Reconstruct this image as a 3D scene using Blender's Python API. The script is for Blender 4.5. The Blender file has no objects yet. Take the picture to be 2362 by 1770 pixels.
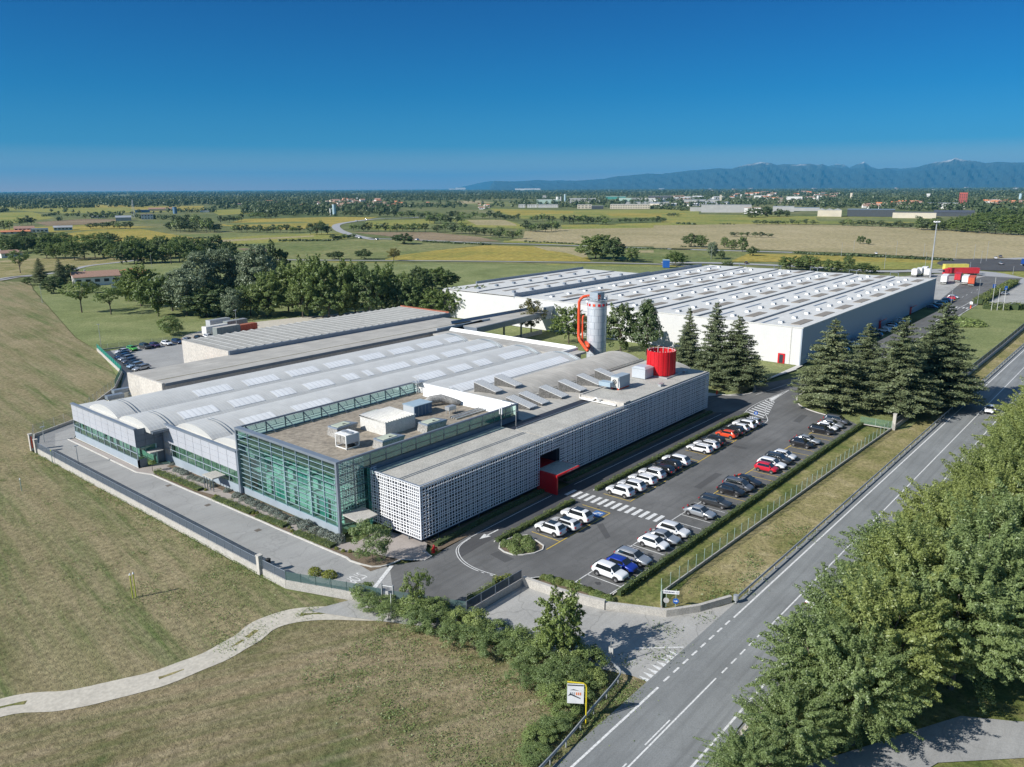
import bpy, math, random
import numpy as np
from mathutils import Vector, Matrix
R = random.Random(7)
C = bpy.context.scene.collection
SC = bpy.context.scene
# ------------------------------------------------------------------ camera, sky, sun, exposure
CAMZ = 45.0; FPX = 1790.0; W0, H0 = 2362.0, 1770.0
HEAD = math.radians(40.18); PITCH = math.atan((885-434.5)/FPX); ROLL = math.atan(-0.0055)
_fw = Vector((math.cos(HEAD)*math.cos(PITCH), math.sin(HEAD)*math.cos(PITCH), -math.sin(PITCH)))
_r = Vector((math.sin(HEAD), -math.cos(HEAD), 0)); _u = _r.cross(_fw)
_R = math.cos(ROLL)*_r + math.sin(ROLL)*_u; _U = -math.sin(ROLL)*_r + math.cos(ROLL)*_u
cd = bpy.data.cameras.new('camera'); cam = bpy.data.objects.new('camera', cd); C.objects.link(cam)
cd.sensor_width = 36; cd.lens = 36*FPX/W0; cd.clip_start = 1.0; cd.clip_end = 120000
cam.matrix_world = Matrix(((_R.x,_U.x,-_fw.x,0),(_R.y,_U.y,-_fw.y,0),(_R.z,_U.z,-_fw.z,CAMZ),(0,0,0,1)))
SC.camera = cam
SUN_EL = math.radians(34.0); SX, SY = -0.915, 0.402
w = bpy.data.worlds.new('World'); SC.world = w; w.use_nodes = True
nt = w.node_tree; bg = nt.nodes['Background']
sky = nt.nodes.new('ShaderNodeTexSky'); sky.sky_type = 'NISHITA'; sky.sun_disc = False
sky.sun_elevation = SUN_EL; sky.sun_rotation = math.atan2(SX, SY) % (2*math.pi)
sky.air_density = 1.0; sky.dust_density = 0.15; sky.ozone_density = 4.0; sky.altitude = 300
tcw = nt.nodes.new('ShaderNodeTexCoord'); sxyz = nt.nodes.new('ShaderNodeSeparateXYZ'); nt.links.new(tcw.outputs['Generated'], sxyz.inputs[0])
tint = nt.nodes.new('ShaderNodeValToRGB'); nt.links.new(sxyz.outputs[2], tint.inputs[0]); tint.color_ramp.interpolation = 'LINEAR'
SKYT = [(0.0, (2.0,1.25,.78)), (0.02, (.85,.86,.88)), (0.05, (.10,.52,.90)), (0.11, (.02,.44,.83)), (0.22, (.02,.33,.735)), (0.34, (.45,.70,.95)), (0.48, (1.35,1.28,1.15))]
while len(tint.color_ramp.elements) < len(SKYT): tint.color_ramp.elements.new(0.5)
for el, (p_, c_) in zip(tint.color_ramp.elements, SKYT): el.position = p_; el.color = (*c_, 1)
mxw = nt.nodes.new('ShaderNodeMix'); mxw.data_type = 'RGBA'; mxw.blend_type = 'MULTIPLY'; mxw.inputs[0].default_value = 1.0; mxw.clamp_result = False
nt.links.new(sky.outputs[0], mxw.inputs[6]); nt.links.new(tint.outputs[0], mxw.inputs[7]); nt.links.new(mxw.outputs[2], bg.inputs['Color'])
bg.inputs['Strength'].default_value = 0.07
sl = bpy.data.lights.new('sun', 'SUN'); sl.energy = 5.0; sl.angle = math.radians(0.5); sl.color = (1.0, 0.965, 0.91)
so = bpy.data.objects.new('sun', sl); C.objects.link(so)
so.rotation_euler = Vector((-SX*math.cos(SUN_EL), -SY*math.cos(SUN_EL), -math.sin(SUN_EL))).to_track_quat('-Z', 'Y').to_euler()
so.location = (0, 0, 300)
SC.view_settings.view_transform = 'Standard'; SC.view_settings.look = 'None'; SC.view_settings.exposure = 0.35; SC.view_settings.gamma = 1.0
SC.cycles.max_bounces = 7; SC.cycles.transparent_max_bounces = 12; SC.cycles.diffuse_bounces = 4; SC.cycles.glossy_bounces = 2
SC.cycles.transmission_bounces = 3; SC.cycles.volume_bounces = 0; SC.cycles.caustics_reflective = False; SC.cycles.caustics_refractive = False
SC.cycles.use_denoising = True

# ------------------------------------------------------------------ survey: ground point seen at a pixel of the 2362 x 1770 photograph
CR = {'N': (1, 0, 0), 'L': (.3618, 0, 900), 'c1': (.2713, 500, 850), 'c2': (.2713, 1000, 850), 'c3': (.2713, 1500, 850), 'c4': (.3618, 900, 1150),
      'c5': (.3618, 1562, 1150), 'T1': (.3618, 0, 380), 'T2': (.3618, 780, 380), 'T3': (.3618, 1562, 340), 'R1': (.1809, 0, 430), 'R2': (.1809, 380, 430),
      'R3': (.1809, 760, 410), 'R4': (.1809, 1140, 380), 'R5': (.1944, 1500, 360), 'R6': (.1944, 1932, 360), 'z7': (.1206, 2100, 600)}
def G(reg, x, y, z=0.0):
    k, a, b = CR[reg]; x = x*k + a; y = y*k + b
    d = _fw*FPX + _R*(x - W0/2) + _U*(H0/2 - y)
    t = (z - CAMZ)/d.z
    return (t*d.x, t*d.y)
def npx(reg, x, y):
    k, a, b = CR[reg]; return x*k + a, y*k + b
def hor(x): return 441.0 - 0.0055*x

# ------------------------------------------------------------------ helpers
def tag(o, label=None, cat=None, group=None, kind=None):
    if label: o['label'] = label
    if cat: o['category'] = cat
    if group: o['group'] = group
    if kind: o['kind'] = kind
    return o
def empty(name, loc=(0,0,0), rz=0.0, label=None, cat=None, group=None):
    o = bpy.data.objects.new(name, None); o.empty_display_size = 0.5; C.objects.link(o)
    o.location = loc; o.rotation_euler = (0,0,rz)
    return tag(o, label, cat, group)
class MB:
    def __init__(s): s.v = []; s.f = []; s.m = []
    def add(s, vs, fs, m=0):
        n = len(s.v); s.v += [tuple(p) for p in vs]
        for f in fs: s.f.append(tuple(i+n for i in f)); s.m.append(m)
        return s
    def box(s, x0, x1, y0, y1, z0, z1, m=0):
        return s.add([(x0,y0,z0),(x1,y0,z0),(x1,y1,z0),(x0,y1,z0),(x0,y0,z1),(x1,y0,z1),(x1,y1,z1),(x0,y1,z1)],
              [(0,3,2,1),(4,5,6,7),(0,1,5,4),(1,2,6,5),(2,3,7,6),(3,0,4,7)], m)
    def prism(s, poly, z0, z1, m=0):
        n = len(poly); a = sum(poly[i][0]*poly[(i+1)%n][1]-poly[(i+1)%n][0]*poly[i][1] for i in range(n))
        if a < 0: poly = poly[::-1]
        return s.add([(x,y,z0) for x,y in poly]+[(x,y,z1) for x,y in poly],
              [tuple(range(n-1,-1,-1)), tuple(range(n,2*n))]+[(i,(i+1)%n,n+(i+1)%n,n+i) for i in range(n)], m)
    def cyl(s, x, y, z0, z1, r0, r1=None, n=16, m=0, cap=True):
        r1 = r0 if r1 is None else r1
        vs = [(x+r0*math.cos(2*math.pi*i/n), y+r0*math.sin(2*math.pi*i/n), z0) for i in range(n)]
        vs += [(x+r1*math.cos(2*math.pi*i/n), y+r1*math.sin(2*math.pi*i/n), z1) for i in range(n)]
        fs = [(i,(i+1)%n,n+(i+1)%n,n+i) for i in range(n)]
        if cap: fs += [tuple(range(n-1,-1,-1)), tuple(range(n,2*n))]
        return s.add(vs, fs, m)
    def bar(s, a, b, r, m=0, n=6):
        a = Vector(a); b = Vector(b); d = (b-a).normalized()
        u = d.orthogonal().normalized(); v = d.cross(u)
        vs = [a+r*(math.cos(2*math.pi*i/n)*u+math.sin(2*math.pi*i/n)*v) for i in range(n)]+[b+r*(math.cos(2*math.pi*i/n)*u+math.sin(2*math.pi*i/n)*v) for i in range(n)]
        return s.add(vs, [(i,(i+1)%n,n+(i+1)%n,n+i) for i in range(n)]+[tuple(range(n-1,-1,-1)), tuple(range(n,2*n))], m)
    def tube(s, pts, r, m=0, n=10):
        P = [Vector(p) for p in pts]; k = len(P); vs = []; up = None
        for i, p in enumerate(P):
            d = (P[min(i+1,k-1)]-P[max(i-1,0)]).normalized()
            u = d.orthogonal().normalized() if up is None else (up - up.dot(d)*d).normalized()
            up = u; v = d.cross(u); rr = r[i] if isinstance(r, (list, tuple)) else r
            vs += [p+rr*(math.cos(2*math.pi*j/n)*u+math.sin(2*math.pi*j/n)*v) for j in range(n)]
        fs = [(i*n+j, i*n+(j+1)%n, (i+1)*n+(j+1)%n, (i+1)*n+j) for i in range(k-1) for j in range(n)]
        fs += [tuple(range(n-1,-1,-1)), tuple(range((k-1)*n, k*n))]
        return s.add(vs, fs, m)
    def build(s, name, mats, parent=None, smooth=False):
        if not isinstance(mats, (list, tuple)): mats = [mats]
        me = bpy.data.meshes.new(name); me.from_pydata(s.v, [], s.f)
        for m in mats: me.materials.append(m)
        if len(mats) > 1: me.polygons.foreach_set('material_index', s.m)
        if smooth: me.polygons.foreach_set('use_smooth', [True]*len(me.polygons))
        me.update(); o = bpy.data.objects.new(name, me); C.objects.link(o)
        if parent: o.parent = parent
        return o
def copy_tree(o, parent=None):
    c = o.copy(); C.objects.link(c)
    if parent: c.parent = parent
    for ch in list(o.children): copy_tree(ch, c)
    return c
def sheet(name, pts, z, m, kind='structure'):
    b = MB(); n = len(pts); a = sum(pts[i][0]*pts[(i+1)%n][1]-pts[(i+1)%n][0]*pts[i][1] for i in range(n))
    if a < 0: pts = pts[::-1]
    b.add([(x,y,z) for x,y in pts], [tuple(range(n))])
    return tag(b.build(name, m), kind=kind)
def ribbon(pts, w, closed=False):
    L = []; Rr = []; k = len(pts)
    for i in range(k):
        a = Vector(pts[i-1] if (i > 0 or closed) else pts[0]); b = Vector(pts[(i+1)%k] if (i < k-1 or closed) else pts[-1])
        d = (b-a).normalized(); n = Vector((-d.y, d.x)); p = Vector(pts[i]); L.append(p+n*w/2); Rr.append(p-n*w/2)
    return L, Rr
def strip(b, pts, w, z, m=0, z1=None):
    """flat band (or, with z1, a solid kerb) along a polyline"""
    L, Rr = ribbon(pts, w)
    for i in range(len(pts)-1):
        q = [Rr[i], Rr[i+1], L[i+1], L[i]]
        if z1 is None: b.add([(p.x,p.y,z) for p in q], [(0,1,2,3)], m)
    if z1 is not None:
        k = len(pts); vs = [(p.x,p.y,z) for p in Rr]+[(p.x,p.y,z) for p in L]+[(p.x,p.y,z1) for p in Rr]+[(p.x,p.y,z1) for p in L]
        fs = []
        for i in range(k-1):
            fs += [(2*k+i,2*k+i+1,3*k+i+1,3*k+i),(i,i+1,2*k+i+1,2*k+i),(k+i+1,k+i,3*k+i,3*k+i+1)]
        fs += [(0,2*k,3*k,k),(k-1,2*k-1,4*k-1,3*k-1)]
        b.add(vs, fs, m)
def curve_pts(pts, n=6):
    out = []
    P = [Vector(p) for p in pts]
    for i in range(len(P)-1):
        p0, p1, p2, p3 = P[max(i-1,0)], P[i], P[i+1], P[min(i+2,len(P)-1)]
        for j in range(n):
            t = j/n
            out.append(0.5*((2*p1)+(-p0+p2)*t+(2*p0-5*p1+4*p2-p3)*t*t+(-p0+3*p1-3*p2+p3)*t**3))
    out.append(P[-1]); return [tuple(p) for p in out]

# ------------------------------------------------------------------ materials
def newmat(name):
    m = bpy.data.materials.new(name); m.use_nodes = True
    return m, m.node_tree, m.node_tree.nodes['Principled BSDF']
def N(t, typ, **kw):
    n = t.nodes.new(typ)
    for k, v in kw.items():
        if hasattr(n, k) and k not in n.inputs: setattr(n, k, v)
        else: n.inputs[k].default_value = v
    return n
def pos(t, scale=(1,1,1), rot=0.0, obj=False):
    if obj: src = N(t, 'ShaderNodeTexCoord').outputs['Object']
    else: src = N(t, 'ShaderNodeNewGeometry').outputs['Position']
    mp = N(t, 'ShaderNodeMapping'); t.links.new(src, mp.inputs[0]); mp.inputs['Scale'].default_value = scale; mp.inputs['Rotation'].default_value = (0,0,rot)
    return mp.outputs[0]
def noise(t, vec, sc, det=4, rough=0.6):
    n = N(t, 'ShaderNodeTexNoise'); n.inputs['Scale'].default_value = sc; n.inputs['Detail'].default_value = det; n.inputs['Roughness'].default_value = rough
    t.links.new(vec, n.inputs['Vector']); return n.outputs['Fac']
def ramp(t, fac, stops):
    r = N(t, 'ShaderNodeValToRGB'); t.links.new(fac, r.inputs[0]); e = r.color_ramp.elements
    while len(e) < len(stops): e.new(0.5)
    for el, (p, c) in zip(e, stops): el.position = p; el.color = (*c, 1) if len(c) == 3 else c
    return r.outputs[0]
def mix(t, f, a, b, mode='MIX'):
    n = N(t, 'ShaderNodeMix', data_type='RGBA', blend_type=mode)
    for s, v in ((n.inputs[0], f), (n.inputs[6], a), (n.inputs[7], b)):
        if isinstance(v, (int, float)): s.default_value = v
        elif isinstance(v, tuple): s.default_value = (*v, 1)
        else: t.links.new(v, s)
    return n.outputs[2]
def bump(t, p, h, st=0.3, dist=0.05):
    b = N(t, 'ShaderNodeBump'); b.inputs['Strength'].default_value = st; b.inputs['Distance'].default_value = dist
    t.links.new(h, b.inputs['Height']); t.links.new(b.outputs[0], p.inputs['Normal'])
def simple(name, c, rough=0.6, metal=0.0, var=0.12, sc=0.6, coat=0.0, fine=None, obj=False):
    m, t, p = newmat(name); v = pos(t, obj=obj)
    f = noise(t, v, sc, 5)
    lo = tuple(x*(1-var) for x in c); hi = tuple(min(1, x*(1+var)) for x in c)
    col = ramp(t, f, [(0.3, lo), (0.7, hi)])
    if fine:
        f2 = noise(t, v, fine, 3); col = mix(t, 0.5, col, ramp(t, f2, [(0.35, tuple(x*(1-1.6*var) for x in c)), (0.65, tuple(min(1,x*(1+1.6*var)) for x in c))]))
    t.links.new(col, p.inputs['Base Color']); p.inputs['Roughness'].default_value = rough; p.inputs['Metallic'].default_value = metal
    p.inputs['Coat Weight'].default_value = coat; p.inputs['Coat Roughness'].default_value = 0.05
    return m
def grass(name, stops, sc=0.06, fine=1.6, stripe=None, rough=0.95, bs=0.6, patch=0.5):
    """layered noise over world position; stripe = (angle, wavelength, colour, amount)"""
    m, t, p = newmat(name); v = pos(t)
    big = noise(t, v, sc, 6, 0.62); fin = noise(t, v, fine, 5, 0.7); mid = noise(t, v, sc*5, 5, 0.65)
    a = N(t, 'ShaderNodeMath', operation='MULTIPLY_ADD'); t.links.new(mid, a.inputs[0]); a.inputs[1].default_value = patch; t.links.new(big, a.inputs[2])
    b = N(t, 'ShaderNodeMath', operation='SUBTRACT'); t.links.new(a.outputs[0], b.inputs[0]); b.inputs[1].default_value = patch*0.5
    col = ramp(t, b.outputs[0], stops)
    for ang, wl, sc_, amt in ([] if not stripe else stripe if isinstance(stripe, list) else [stripe]):
        pre = pos(t, (1,1,1), ang); mp = N(t, 'ShaderNodeMapping'); t.links.new(pre, mp.inputs[0]); mp.inputs['Scale'].default_value = (1.0/wl, 0.02, 1)
        sn = noise(t, mp.outputs[0], 1.0, 6, 0.75)
        sf = N(t, 'ShaderNodeMapRange'); t.links.new(sn, sf.inputs[0]); sf.inputs[1].default_value = 0.45; sf.inputs[2].default_value = 0.62; sf.inputs[4].default_value = amt
        col = mix(t, sf.outputs[0], col, sc_)
    g = ramp(t, fin, [(0.25, (0.45,)*3), (0.5, (1.0,)*3), (0.78, (1.6,)*3)])
    col = mix(t, 1.0, col, g, 'MULTIPLY')
    t.links.new(col, p.inputs['Base Color']); p.inputs['Roughness'].default_value = rough; p.inputs['Specular IOR Level'].default_value = 0.15
    bump(t, p, noise(t, v, fine*2.2, 4, 0.75), bs, 0.25)
    return m
def asphalt(name, c, var=0.25, streak=0.25, crack=0.0):
    m, t, p = newmat(name); v = pos(t)
    big = noise(t, v, 0.12, 6, 0.6); fin = noise(t, v, 9, 3, 0.8)
    col = ramp(t, big, [(0.3, tuple(x*(1-var) for x in c)), (0.7, tuple(x*(1+var) for x in c))])
    sv = pos(t, (0.05, 1.3, 1)); s = noise(t, sv, 1.0, 4)
    col = mix(t, ramp(t, s, [(0.45, (0,0,0)), (0.7, (streak,)*3)]), col, tuple(x*0.62 for x in c))
    col = mix(t, 1.0, col, ramp(t, fin, [(0.3, (0.82,)*3), (0.7, (1.18,)*3)]), 'MULTIPLY')
    if crack:
        vo = N(t, 'ShaderNodeTexVoronoi', feature='DISTANCE_TO_EDGE'); vo.inputs['Scale'].default_value = 0.16
        dv = N(t, 'ShaderNodeVectorMath', operation='ADD'); nn = N(t, 'ShaderNodeTexNoise'); nn.inputs['Scale'].default_value = 0.5; t.links.new(v, nn.inputs['Vector'])
        ss = N(t, 'ShaderNodeVectorMath', operation='SCALE'); ss.inputs['Scale'].default_value = 2.4; t.links.new(nn.outputs['Color'], ss.inputs[0])
        t.links.new(v, dv.inputs[0]); t.links.new(ss.outputs[0], dv.inputs[1]); t.links.new(dv.outputs[0], vo.inputs['Vector'])
        col = mix(t, ramp(t, vo.outputs['Distance'], [(0.0, (crack,)*3), (0.02, (0,0,0))]), col, tuple(x*0.5 for x in c))
    t.links.new(col, p.inputs['Base Color']); p.inputs['Roughness'].default_value = 0.9; p.inputs['Specular IOR Level'].default_value = 0.2
    bump(t, p, fin, 0.25, 0.02)
    return m
def paint(name, c, wear=0.35):
    m, t, p = newmat(name); v = pos(t)
    f = noise(t, v, 4.0, 5, 0.7)
    t.links.new(mix(t, ramp(t, f, [(0.42, (0,0,0)), (0.66, (min(1,wear*1.5),)*3)]), c, tuple(x*0.45 for x in c)), p.inputs['Base Color']); p.inputs['Roughness'].default_value = 0.8
    return m
def leafmat(name, lo, hi, trans=0.25, tree_var=0.25, clump=0.5):
    m = bpy.data.materials.new(name); m.use_nodes = True; t = m.node_tree; t.nodes.remove(t.nodes['Principled BSDF'])
    g = N(t, 'ShaderNodeNewGeometry'); oi = N(t, 'ShaderNodeObjectInfo')
    v = pos(t, obj=True); cl = noise(t, v, clump, 2)
    ad = N(t, 'ShaderNodeMath', operation='MULTIPLY_ADD'); t.links.new(g.outputs['Random Per Island'], ad.inputs[0]); ad.inputs[1].default_value = 0.45
    m2 = N(t, 'ShaderNodeMath', operation='MULTIPLY'); t.links.new(cl, m2.inputs[0]); m2.inputs[1].default_value = 0.55; t.links.new(m2.outputs[0], ad.inputs[2])
    col = ramp(t, ad.outputs[0], [(0.15, lo), (0.75, hi)])
    hsv = N(t, 'ShaderNodeHueSaturation'); t.links.new(col, hsv.inputs['Color'])
    mr = N(t, 'ShaderNodeMapRange'); t.links.new(oi.outputs['Random'], mr.inputs[0]); mr.inputs[3].default_value = 1-tree_var; mr.inputs[4].default_value = 1+tree_var
    t.links.new(mr.outputs[0], hsv.inputs['Value'])
    mh = N(t, 'ShaderNodeMapRange'); t.links.new(oi.outputs['Random'], mh.inputs[0]); mh.inputs[3].default_value = 0.5+tree_var*0.06; mh.inputs[4].default_value = 0.5-tree_var*0.06
    t.links.new(mh.outputs[0], hsv.inputs['Hue'])
    d = N(t, 'ShaderNodeBsdfDiffuse'); tr = N(t, 'ShaderNodeBsdfTranslucent'); mx = N(t, 'ShaderNodeMixShader'); mx.inputs[0].default_value = trans
    t.links.new(hsv.outputs[0], d.inputs[0]); t.links.new(hsv.outputs[0], tr.inputs[0]); t.links.new(d.outputs[0], mx.inputs[1]); t.links.new(tr.outputs[0], mx.inputs[2])
    gl = N(t, 'ShaderNodeBsdfGlossy'); gl.inputs['Roughness'].default_value = 0.45; gl.inputs[0].default_value = (.8,.85,.8,1)
    m3 = N(t, 'ShaderNodeMixShader'); m3.inputs[0].default_value = 0.035; t.links.new(mx.outputs[0], m3.inputs[1]); t.links.new(gl.outputs[0], m3.inputs[2])
    t.links.new(m3.outputs[0], t.nodes['Material Output'].inputs[0])
    return m
def glassmat(name, tint, refl=0.25, tr=0.8, rough=0.02):
    m = bpy.data.materials.new(name); m.use_nodes = True; t = m.node_tree; t.nodes.remove(t.nodes['Principled BSDF'])
    a = N(t, 'ShaderNodeBsdfTransparent'); a.inputs[0].default_value = (*tint, 1)
    g = N(t, 'ShaderNodeBsdfGlossy'); g.inputs['Roughness'].default_value = rough; g.inputs[0].default_value = (.85,.95,.92,1)
    fr = N(t, 'ShaderNodeLayerWeight'); fr.inputs[0].default_value = 0.5; pw = N(t, 'ShaderNodeMath', operation='POWER'); t.links.new(fr.outputs['Facing'], pw.inputs[0]); pw.inputs[1].default_value = 4.0
    ma = N(t, 'ShaderNodeMath', operation='MULTIPLY_ADD'); t.links.new(pw.outputs[0], ma.inputs[0]); ma.inputs[1].default_value = 0.7; ma.inputs[2].default_value = refl*0.3; ma.use_clamp = True
    x = N(t, 'ShaderNodeMixShader'); t.links.new(ma.outputs[0], x.inputs[0]); t.links.new(a.outputs[0], x.inputs[1]); t.links.new(g.outputs[0], x.inputs[2])
    t.links.new(x.outputs[0], t.nodes['Material Output'].inputs[0])
    return m
M = {}
TAN = (.33,.27,.14)
M['meadow'] = grass('meadow', [(0.28,(.135,.145,.055)),(0.40,(.195,.18,.085)),(0.52,(.25,.215,.115)),(0.70,(.33,.275,.16))], 0.035, 1.6, [(math.radians(6), 4.2, (.10,.145,.042), 0.85), (math.radians(6.5), 1.5, (.35,.295,.18), 0.5), (math.radians(4), 9, (.30,.25,.14), 0.5)], bs=0.8)
M['meadow2'] = grass('meadow2', [(0.30,(.11,.135,.05)),(0.42,(.19,.17,.08)),(0.52,(.27,.22,.125)),(0.7,(.33,.265,.16))], 0.08, 1.9, [(math.radians(-62), 2.4, (.15,.16,.065), 0.65), (math.radians(-64), 1.0, (.37,.31,.20), 0.4)], bs=0.8)
M['verge'] = grass('verge', [(0.3,(.09,.13,.035)),(0.45,(.15,.17,.05)),(0.6,(.26,.24,.10)),(0.75,(.36,.31,.17))], 0.12, 2.2)
M['dryverge'] = grass('dryverge', [(0.3,(.16,.17,.055)),(0.45,(.24,.22,.09)),(0.6,(.33,.28,.14)),(0.75,(.42,.36,.21))], 0.1, 2.2)
M['lawn'] = grass('lawn', [(0.3,(.155,.185,.07)),(0.5,(.205,.235,.095)),(0.7,(.265,.28,.125))], 0.05, 1.8)
M['greenfield'] = grass('greenfield', [(0.3,(.12,.16,.05)),(0.5,(.18,.20,.075)),(0.7,(.26,.25,.11))], 0.012, 0.25, None, bs=0.3)
M['yellowfield'] = grass('yellowfield', [(0.3,(.20,.21,.05)),(0.5,(.33,.27,.065)),(0.7,(.40,.31,.08))], 0.012, 0.25, None, bs=0.3)
M['limefield'] = grass('limefield', [(0.3,(.16,.20,.05)),(0.5,(.26,.26,.07)),(0.7,(.32,.28,.08))], 0.012, 0.25, None, bs=0.3)
M['stubble'] = grass('stubble', [(0.3,(.30,.26,.135)),(0.5,(.38,.32,.18)),(0.7,(.43,.36,.215))], 0.008, 0.3, (math.radians(20), 9, (.31,.27,.14), 0.6), bs=0.2)
M['plough'] = grass('plough', [(0.3,(.19,.14,.085)),(0.5,(.25,.19,.12)),(0.7,(.31,.24,.15))], 0.01, 0.3, None, bs=0.3)
M['ground'] = grass('ground', [(0.3,(.09,.12,.045)),(0.5,(.14,.16,.06)),(0.7,(.22,.21,.10))], 0.003, 0.06, None, bs=0.2)
M['gravel'] = simple('gravel', (.52,.48,.40), .95, var=.14, sc=.5, fine=2.5)
M['lot'] = asphalt('lot', (.15,.15,.147), 0.25, 0.45, 0.25)
M['lotroad'] = asphalt('lotroad', (.09,.09,.092), 0.2, 0.3)
M['drive'] = asphalt('drive', (.34,.34,.33), 0.12, 0.3, 0.3)
M['fore'] = asphalt('fore', (.39,.385,.365), 0.14, 0.35, 0.5)
M['road'] = asphalt('road', (.24,.25,.248), 0.14, 0.55, 0.15)
M['farroad'] = simple('farroad', (.36,.36,.36), 0.9, var=.08)
M['concrete'] = simple('concrete', (.46,.44,.40), 0.9, var=.22, sc=0.9, fine=7)
M['kerb'] = simple('kerb', (.58,.56,.52), 0.85, var=.15, sc=1.2)
M['paving'] = simple('paving', (.36,.32,.29), 0.9, var=.12, sc=.8, fine=6)
M['soil'] = simple('soil', (.16,.12,.08), 0.95, var=.35, sc=1.5, fine=8)
M['white_paint'] = paint('white_paint', (.78,.78,.76), 0.5); M['yellow_paint'] = paint('yellow_paint', (.72,.50,.06), 0.4); M['blue_paint'] = paint('blue_paint', (.05,.16,.42), 0.3)

# ================================================================== ground, roads, markings
def gp(reg, *pts): return [G(reg, *p) for p in pts]
sheet('ground', [(-2900,-41000),(51000,-41000),(51000,51000),(-2900,51000)], -0.35, M['ground'])
# near meadow on the left with its mowing stripes
sheet('meadow', gp('T1',(-900,790),(0,742),(190,748),(215,800),(330,930),(480,1100),(640,1196),(795,1425)) + [(60.5,166.5),(57.2,163.3),(48.4,159.5),(45.2,151),(45.2,73),(48.5,65.4),(50.6,60),(54.8,51.9),(56,42),(57,36),(57,30.8),(-60,31.6),(-160,90)], -0.16, M['meadow'])
trk = [(-40,78),(-10,77.2),(8,76),(16.5,74.5),(21,71),(26,68.3),(30,67.2),(33.5,67.0),(36.5,67.3),(39.4,68.0),(42.5,67.3),(46.5,63.6),(49.5,59.5),(52,55.5)]
low = curve_pts(trk, 12)
sheet('field', [(x, y-1.2) for x, y in low] + [(54.5,51),(56,42),(57,36),(57,31.0),(-60,31.4),(-60,76)], -0.13, M['meadow2'])
b = MB(); pts = low; L, Rr = ribbon(pts, 1.0)
wob = [1.5+0.07*math.sin(i*.37)+0.08*math.sin(i*0.13)+R.uniform(-.02,.02) for i in range(len(pts))]
vs = []
for i, p in enumerate(pts):
    a = L[i]-Vector(p)
    vs.append((p[0]+a.x*2*wob[i], p[1]+a.y*2*wob[i], -0.09)); vs.append((p[0]-a.x*2*wob[-i-1], p[1]-a.y*2*wob[-i-1], -0.09))
b.add(vs, [(2*i+1, 2*i+3, 2*i+2, 2*i) for i in range(len(pts)-1)]); tag(b.build('gravel_track', M['gravel']), kind='structure')
b = MB(); n_ = len(pts); vs = []
for i, p in enumerate(pts):
    a = (L[i]-Vector(p))*2; wv = .22+.09*math.sin(i*.33)+.05*math.sin(i*1.3)
    vs += [(p[0]+a.x*wv, p[1]+a.y*wv, -.082), (p[0]-a.x*wv*.8, p[1]-a.y*wv*.8, -.082)]
b.add(vs, [(2*i+1, 2*i+3, 2*i+2, 2*i) for i in range(n_-1) if math.sin(i*.21)+.6*math.sin(i*.57) > .45]); tag(b.build('track_grass_middle', M['dryverge']), kind='structure')
# green floor under the wood and round the rear car park
sheet('grass', gp('T1',(215,790),(330,925),(480,1095),(640,1192),(795,1420)) + [(61,167),(70,152),(165,152),(199,150),(199,168),(400,170)] + gp('T2',(2211,650),(0,622)) + gp('T1',(1900,612),(1000,610),(700,612),(300,640)), -0.20, M['lawn'])
sheet('grass_bank', gp('T1',(0,742),(190,706),(420,672),(700,630),(1200,560),(300,600),(0,620)), -0.18, M['dryverge'])
sheet('lawn', [(150,104),(199,104),(199,151),(150,151)], -0.05, M['lawn'])
sheet('lawn', [(144,69.6),(199,69.8),(199,104.2),(144,104.2)], -0.07, M['lawn'])
sheet('lawn', [(157.5,33.6),(345,33.6),(345,55.0),(190,55.0),(176,57.6),(168,58.6),(163.6,58.0),(160,55.6),(158.6,52.6),(157,47.6),(154,44.0),(154,36)], -0.06, M['lawn'])
sheet('verge', [(68.7,36.0),(73.8,31.4),(500,26.5),(500,34),(155,35.4),(155,42.2),(76,41.0),(66.5,42.0)], -0.10, M['dryverge'])
sheet('grass_strip', [(69.2,37.3),(81.8,38.3),(154.6,35.9),(154.8,42.0),(77,42.6),(67.5,42.4)], -0.06, M['verge'])
sheet('roadside_ground', [(-60,23),(500,17),(500,-70),(-60,-70)], -0.14, M['verge'])
# asphalt
sheet('driveway', [(45.9,73.2),(48.9,65.6),(50.8,60.3),(54.2,56),(56.5,68.0),(55.0,69.4),(54.7,73),(54.6,78),(54.4,84),(54.2,90),(54.0,97),(53.8,104),(53.5,111),(53.1,121.8),(52.0,125),(52.0,152.5),(53.2,152.7),(60,166),(48.7,158.8),(45.7,150.3)], -0.02, M['drive'])
sheet('forecourt', [(48.6,65.2),(50.4,60.2),(54.2,52.2),(63.8,52.2),(65.2,41.3),(68.9,35.4),(73.9,32.3),(77.0,31.0),(79.5,30.4),(57.0,30.6),(56.8,33.2),(55.4,37.2),(54.6,42),(52.8,49.5),(49.5,56),(46.3,62.2),(44.2,66.8)], -0.06, M['fore'])
sheet('car_park', [(54.2,52.6),(63.9,52.6),(65.8,52.4),(67.0,51.2),(67.9,48.9),(68.2,43.2),(76,42.9),(153.5,41.6),(155.8,44.2),(156.4,47.4),(157.0,50.2),(158.4,53.2),(160.5,55.6),(163.4,57.2),(167.5,58.6),(176,58.9),(190,57.2),(200,55.4),(347,55.6),(462,55.6),(462,72),(420,75),(344.5,69),(344.5,63.4),(192,63.6),(180,67.0),(172,70.0),(164.5,67.6),(158.8,70.4),(157.4,76.2),(151,77),(144.6,77),(144.4,66.9),(92.5,66.7),(86,66.6),(69.5,66.2),(64.6,65.9),(61.9,65.5),(60.6,65.5),(56.9,68.0),(50.9,60.2)], -0.012, M['lot'])
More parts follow.
